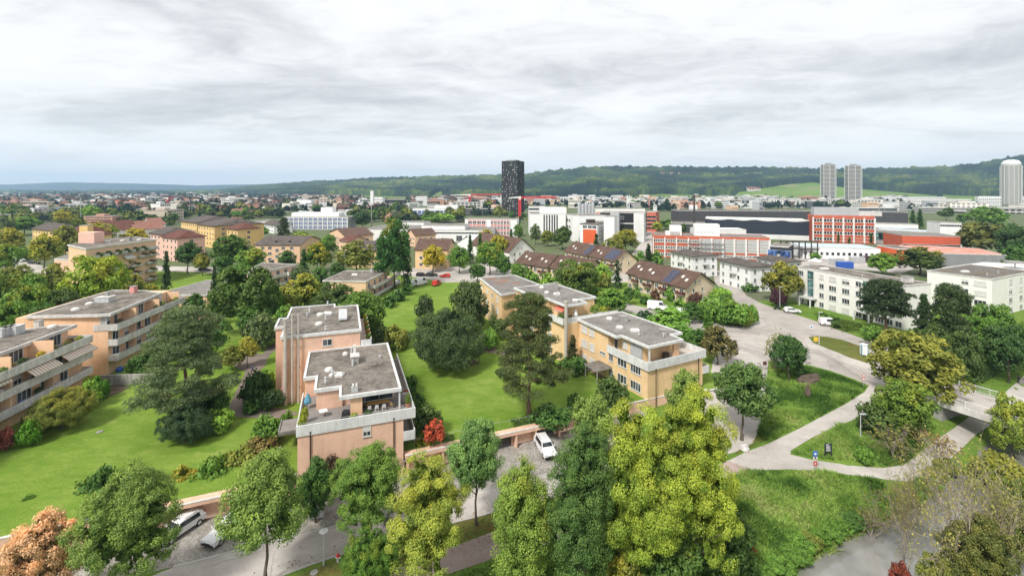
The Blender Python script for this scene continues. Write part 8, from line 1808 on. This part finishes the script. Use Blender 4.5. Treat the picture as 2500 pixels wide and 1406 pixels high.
bike(PL(510, 1252), .25, 'dark green motorbike under the pink carport at bottom left', 'plastic_green'); bike(P(1898, 757), -.2, 'black scooter beside the street lamp by the cream block', 'car_black')
# ------------------------------------------------------------------ street furniture
def lamp(u, vb, vt, label, kind='arm', low=False, rz=0.0):
 p = PL(u, vb) if low else P(u, vb); h = (vb-vt)*p.y/FPX; r = empty('street_lamp', p, label, 'street lamp', 'street lamps', rz); LOCAL[0] = True
 MB().tube([(0, 0, -.1), (0, 0, h*.5), (0, 0, h-.1)], [.085, .065, .05], M['galvanised'], 8).build('pole', r)
 if kind == 'disc': MB().tube([(0, 0, h-.35), (0, 0, h-.1), (0, 0, h), (0, 0, h+.08)], [.08, .12, .42, .05], M['plastic_white'], 18).build('lamp_head', r, smooth=False); 
 else: MB().box(-.12, .75, -.13, .13, h-.12, h, M['galvanised']).build('lamp_head', r)
 LOCAL[0] = False
lamp(790, 1380, 1296, 'street lamp with round white disc head by the lower street', 'disc', True)
for a_ in ((2000, 842, 762, 'street lamp on the grassy road island beside the yellow sign', 'arm'), (1904, 757, 700, 'tall street lamp beside the black scooter'), (2101, 1071, 1010, 'street lamp inside the path triangle near the bridge'), (1716, 775, 712, 'street lamp at the nearest brown terrace gable'), (1868, 893, 887, 'small white lamp head') if False else (1232, 668, 640, 'street lamp with sign left of the brown terraces'), (102, 643, 599, 'street lamp by the road at the far left'),
           (1365, 600, 568, 'thin pole left of the white gabled house'), (1478, 607, 572, 'thin pole behind the dark solar fields'), (2008, 640, 560, 'tall grey pole in front of the low white works hall'), (1803, 752, 705, 'lamp post among the road island bushes'), (1866, 900, 885, 'short bollard lamp')[:4]):
 if a_[2] < a_[1]-20: lamp(a_[0], a_[1], a_[2], a_[3])
def sign(u, vb, h, plates, label, low=False, rz=0.0, cat='sign', post='galvanised'):
 p = PL(u, vb) if low else P(u, vb); r = empty('road_sign', p, label, cat, None, rz); LOCAL[0] = True
 MB().tube([(0, 0, -.1), (0, 0, h)], .035, M[post], 6).build('post', r)
 for (shape, z, s, m, m2) in plates:
  b = MB()
  if shape == 'disc': b.tube([(0, -.05, z), (0, -.02, z)], s, M[m], 18); b.tube([(0, -.065, z), (0, -.05, z)], s*.68, M[m2], 18)
  else: b.box(-s, s, -.06, -.02, z-s*(.66 if shape == 'wide' else 1.2 if shape == 'tall' else 1), z+s*(.66 if shape == 'wide' else 1.2 if shape == 'tall' else 1), M[m]); b.box(-s*.45, s*.45, -.066, -.06, z-s*.4, z+s*.4, M[m2])
  b.build('sign_plate', r)
 LOCAL[0] = False; return r
sign(1981, 824, 2.6, [('square', 2.4, .42, 'sign_white', 'sign_blue')], 'square white and blue road sign left of the grassy island')
sign(1992, 838, .9, [('square', .85, .5, 'sign_yellow', 'sign_yellow')], 'low yellow sign board on the grassy road island')
sign(1990, 1150, 2.5, [('tall', 2.25, .30, 'sign_blue', 'sign_white'), ('wide', 1.75, .28, 'sign_white', 'dark_steel'), ('tall', 1.0, .22, 'signal_red', 'sign_white')], 'blue and white footpath sign with red plate at the path fork', True)
sign(2108, 945, 2.2, [('disc', 2.0, .28, 'signal_red', 'sign_white'), ('disc', 1.4, .28, 'signal_red', 'sign_white')], 'post with two round red and white signs at the road edge')
sign(1972, 892, 2.0, [('square', 1.6, .55, 'shutter_grey', 'concrete_grey')], 'grey backside of a road sign beside the dark bush tree')
sign(1867, 905, 1.8, [('square', 1.4, .35, 'wood_brown', 'wood_brown')], 'brown small sign at the upper left of the grass triangle'); sign(2240 if False else 1839, 793, 1.6, [('disc', 1.3, .2, 'sign_blue', 'sign_white')], 'round blue sign at the tip of the road island'); sign(1812, 735, 1.7, [('disc', 1.5, .22, 'signal_red', 'sign_white')], 'round red sign on the bushy road island')
p = P(2022, 1118); r = empty('information_board', p, 'dark blue information board on two posts inside the path triangle', 'information board'); LOCAL[0] = True
for x in (-.42, .42): MB().box(x-.05, x+.05, -.05, .05, -.1, 2.0, M['dark_metal']).build('post', r)
MB().box(-.40, .40, -.04, .04, .85, 1.95, M['sign_blue'] if False else M['dark_metal']).build('board', r)
b = MB()
for i in range(5): b.box(-.30, .30-(i % 3)*.08, -.05, -.042, 1.60-i*.09, 1.64-i*.09, M['sign_white'])
b.box(-.34, .1, -.05, -.042, 1.78, 1.86, M['sign_white']); b.box(-.3, .3, -.05, -.042, .95, 1.15, M['shutter_grey']); b.build('printed_lines', r); LOCAL[0] = False
p = P(2109, 867); r = empty('portable_toilet', p+Vector((0, 0, .1)), 'white and blue portable toilet on the grassy road island', 'portable toilet', None, -.35); LOCAL[0] = True
MB().box(-.6, .6, -.6, .6, 0, 2.1, M['teal_plastic']).build('cabin', r); MB().box(-.45, .45, -.64, -.6, .1, 2.0, M['plastic_white']).build('door', r); MB().tube([(0, 0, 2.1), (0, 0, 2.2), (0, 0, 2.35)], [.85, .8, .35], M['plastic_white'], 4).build('roof', r)
for s in (-1, 1): MB().box(min(s*.6, s*.63), max(s*.6, s*.63), -.4, .4, .1, 1.95, M['plastic_white']).build('side_panel', r)
LOCAL[0] = False
def hydrant(p, label):
 r = empty('fire_hydrant', p, label, 'fire hydrant'); LOCAL[0] = True; MB().tube([(0, 0, -.05), (0, 0, .55)], .11, M['galvanised'], 10).build('barrel', r); MB().tube([(0, 0, .55), (0, 0, .72), (0, 0, .82)], [.17, .18, .08], M['signal_red'], 10).build('cap', r); MB().tube([(-.22, 0, .45), (.22, 0, .45)], .07, M['sign_white'], 8).build('outlet', r); LOCAL[0] = False
hydrant(PL(825, 1372), 'red capped fire hydrant on the verge right of the disc lamp')
def container(p, rz, label):
 r = empty('waste_container', p, label, 'waste container', None, rz); LOCAL[0] = True; MB().hexa([(-.6, -.45, .15), (.6, -.45, .15), (.6, .45, .15), (-.6, .45, .15)], [(-.68, -.52, 1.15), (.68, -.52, 1.15), (.68, .52, 1.15), (-.68, .52, 1.15)], M['galvanised']).build('body', r)
 MB().hexa([(-.7, -.55, 1.15), (.7, -.55, 1.15), (.7, .55, 1.15), (-.7, .55, 1.15)], [(-.66, -.2, 1.4), (.66, -.2, 1.4), (.66, .3, 1.45), (-.66, .3, 1.45)], M['galvanised']).build('lid', r)
 for x in (-.5, .5):
  for y in (-.35, .35): MB().tube([(x, y-.04, .1), (x, y+.04, .1)], .1, M['black_rubber'], 8).build('wheel', r)
 LOCAL[0] = False
container(PL(777, 1262), .25, 'galvanised waste container on the cobbles between two street trees')
for (u, v, s, lab, low) in ((767, 1398, .36, 'round manhole cover on the verge below the disc lamp', True), (243, 1055, .4, 'grey drain cover on the left lawn', False), (1222, 908, .38, 'round drain cover on the middle lawn', False), (1786, 1048, .35, 'round manhole cover on the asphalt left of the dark street tree', True)):
 p = PL(u, v) if low else P(u, v); o = MB().tube([(0, 0, 0), (0, 0, .065)], s, M['concrete_grey'], 16).build('manhole_cover', None, loc=p+Vector((0, 0, .02))); tag(o, lab, 'manhole cover')
def rock(p, s, m, label, seed, name='boulder', cat='boulder'):
 rg_ = np.random.default_rng(seed); bm = bmesh.new(); bmesh.ops.create_icosphere(bm, subdivisions=3, radius=1)
 for v in bm.verts:
  n_ = .16*math.sin(v.co.x*4+seed)+.14*math.sin(v.co.y*5+v.co.z*3)+.05*rg_.normal(); v.co = Vector((v.co.x*s[0], v.co.y*s[1], v.co.z*s[2]))*(1+n_)
 me = bpy.data.meshes.new(name); bm.to_mesh(me); bm.free(); me.materials.append(M[m]); o = link(name, me, None, p+Vector((0, 0, s[2]*.3)), .4); return tag(o, label, cat)
bark('root_wood', (.13, .10, .08)); rock(P(1975, 932), (2.3, 1.2, 1.1), 'root_wood', 'large upturned brown root plate lying on the grass triangle', 4, 'root_plate', 'root plate'); rock(P(1971, 965), (.5, .45, 1.3), 'root_wood', 'upright brown tree stump below the root plate', 7, 'tree_stump', 'tree stump'); rock(PL(1817, 1096), (.9, .55, .5), 'concrete_white', 'pale boulder on the verge at the path entrance', 2)
# ------------------------------------------------------------------ people
def person(p, rz, label, top, legs_, step=.18, s=1.0):
 r = empty('person', p, label, 'person', None, rz); V = [(0, 0, .95), (0, 0, 1.15), (0, 0, 1.38), (0, 0, 1.50), (0, .02, 1.62), (0, .02, 1.72), (.1, 0, .9), (.11, step, .5), (.11, step*.5, .08), (.11, step*.5+.16, .04), (-.1, 0, .9), (-.11, -step*.6, .5), (-.11, -step*1.8, .10), (-.11, -step*1.6+.05, .04), (.2, 0, 1.38), (.27, -.08, 1.12), (.28, .08, .90), (-.2, 0, 1.38), (-.27, .08, 1.12), (-.28, .16, .90)]
 E_ = [(0, 1), (1, 2), (2, 3), (3, 4), (4, 5), (0, 6), (6, 7), (7, 8), (8, 9), (0, 10), (10, 11), (11, 12), (12, 13), (2, 14), (14, 15), (15, 16), (2, 17), (17, 18), (18, 19)]; rad = [.14, .14, .15, .06, .095, .08, .10, .07, .045, .035, .10, .07, .045, .035, .07, .05, .035, .07, .05, .035]
 me = bpy.data.meshes.new('body'); me.from_pydata([(x*s, y*s, z*s) for x, y, z in V], E_, []); o = link('body', me, r); sk = o.modifiers.new('skin', 'SKIN'); sk.use_smooth_shade = True
 for i, q2 in enumerate(me.skin_vertices[0].data): q2.radius = (rad[i]*s, rad[i]*.85*s if i < 3 else rad[i]*s); q2.use_root = (i == 0)
 o.modifiers.new('sub', 'SUBSURF').levels = 1; dg = bpy.context.evaluated_depsgraph_get(); me2 = bpy.data.meshes.new_from_object(o.evaluated_get(dg)); o.modifiers.clear(); o.data = me2
 me2.materials.clear(); [me2.materials.append(M[k]) for k in (top, legs_, 'skin')]
 for f in me2.polygons: z = f.center.z/s; f.material_index = 2 if z > 1.52 or (z < .98 and z > .8 and abs(f.center.x) > .22*s) else 1 if z < .93 else 0
 b = MB(); b.tube([(0, .0, 1.60*s), (0, -.01, 1.72*s), (0, 0, 1.80*s)], [.10*s, .115*s, .05*s], M['cloth_black'], 10); LOCAL[0] = True; b.build('hair', r, smooth=True); LOCAL[0] = False
person(P(617, 914), 2.9, 'person in dark clothes walking on the garden path beside the clipped hedge', 'cloth_blue', 'cloth_black'); person(P(2487, 938), .3, 'person in black walking on the path at the right edge, left one', 'cloth_black', 'cloth_black'); person(P(2503, 940), .3, 'person in dark blue at the very right edge of the path', 'cloth_blue', 'cloth_black')
sheet('footpath', [(2440, 975), (2475, 940), (2510, 905), (2620, 890), (2640, 990), (2560, 1000), (2470, 990)], 'path_surface', .03)
# ------------------------------------------------------------------ bridge over the river
A0, A1 = V2(U(2318, 988, 0)), V2(U(2450, 1030, 0)); d = (A1-A0).normalized(); n = Vector((-d.y, d.x)); L = 44; WD = 9.5; br = empty('road_bridge', (*A0, 0), 'concrete road bridge with white railings over the river', 'bridge'); Q0 = A0-d*2
MB().obox(Q0, d, L, WD, -.75, .02, M['concrete_white']).build('deck', br); MB().obox(Q0+n*.5, d, L, WD-2.4, .025, .05, M['asphalt']).build('roadway', br); MB().obox(Q0+n*(WD-1.9), d, L, 1.7, .02, .16, M['path_surface']).build('pavement', br); MB().obox(Q0+n*.05, d, L, .4, .02, .2, M['concrete_white']).build('kerb', br)
MB().obox(Q0+n*.4-d*.2, d, 1.2, WD-.8, -5, -.76, M['concrete_grey']).build('abutment', br); MB().obox(Q0+d*(L-2)+n*.4, d, 1.2, WD-.8, -6, -.76, M['concrete_grey']).build('abutment', br); MB().obox(Q0+n*1.6, d, L, .5, -1.5, -.76, M['concrete_grey']).build('girder', br)
for off in (.15, WD-.15):
 b = MB(); p0 = Q0+n*off; b.tube([(*p0, 1.22), (*(p0+d*L), 1.22)], .05, M['frame_white'], 6); b.tube([(*p0, .32), (*(p0+d*L), .32)], .03, M['frame_white'], 4); k = 0
 while k < L: b.tube([(*(p0+d*k), .05), (*(p0+d*k), 1.22)], .05 if int(k/.16) % 12 == 0 else .014, M['frame_white'], 4, False); k += .16
 o = b.build('railing', br)
for i in range(4): p = Q0+d*(5.5+3.1*i)+n*2.9; b = MB(); b.obox(p, d, 1.5, .28, .055, .06, M['red_paint']); b.build('red_marking', br)
# ------------------------------------------------------------------ works yard
def lorry(u, v, rz, m, label):
 p = P(u, v); r = empty('container', p, label, 'container', None, rz); LOCAL[0] = True; b = MB(); b.box(-3, 3, -1.2, 1.2, .1, 2.7, M[m]); b.build('box', r); b = MB()
 for i in range(14): b.box(-2.9+i*.42, -2.75+i*.42, -1.24, -1.2, .2, 2.6, M[m])
 b.build('rib', r)['kind'] = 'stuff'; LOCAL[0] = False
lorry(2062, 655, -.1, 'blue_plastic', 'blue container stack in the works yard behind the long cream block, left one'); lorry(2042, 646, .2, 'shutter_grey', 'grey container beside the white works hall'); lorry(2092, 642, 0, 'shutter_grey', 'grey container at the wall of the white works hall'); lorry(2118, 640, 0, 'copper_dark', 'dark brown container at the wall of the white works hall')
p = P(1990, 650); o = MB().tube([(0, 0, 2.2), (0, 0, 3.6)], [3.4, .1], M['plastic_white'], 4).build('tent', None, loc=p); tag(o, 'small white pointed tent in the works yard', 'tent')
b = MB(); p = U(1945, 632, 0)
for k in range(7): b.box(p.x-8+k*3, p.x-7.6+k*3, p.y-.2, p.y+.2, 0, 9-.2*k, M['dark_steel'])
b.box(p.x-8, p.x+11, p.y-.3, p.y+.3, 8.2, 8.7, M['dark_steel']); b.box(p.x-8, p.x+11, p.y-.3, p.y+6, 4.6, 4.9, M['dark_steel']); tag(b.build('pipe_rack'), 'dark steel frame between the red factory and the white works hall', 'steel frame')
# railings on the wall top and a swing frame on the middle lawn
for (x0, x1, lab) in ((-14, -4, 'thin wire fence on the carport edge right of the pink block'), (-3, 10, 'thin wire fence on the long carport edge')):
 b = MB(); a, c = WL(x0)+wn*.6, WL(x1)+wn*.6; b.tube([(*a, 1.1), (*c, 1.1)], .02, M['steel'], 4); k = int((c-a).length/1.5)
 for i in range(k+1): q2 = a.lerp(c, i/k); b.tube([(*q2, 0), (*q2, 1.1)], .022, M['steel'], 4)
 tag(b.build('wire_fence'), lab, 'fence')
p = P(1152, 884); b = MB()
for x in (-1.4, 1.4): b.tube([(x, -.7, 0), (x, 0, 2.1)], .05, M['dark_steel'], 5); b.tube([(x, .7, 0), (x, 0, 2.1)], .05, M['dark_steel'], 5)
b.tube([(-1.4, 0, 2.1), (1.4, 0, 2.1)], .05, M['dark_steel'], 5); tag(b.build('swing_frame', None, loc=p), 'small swing frame beside the big bronze-topped tree', 'swing frame')
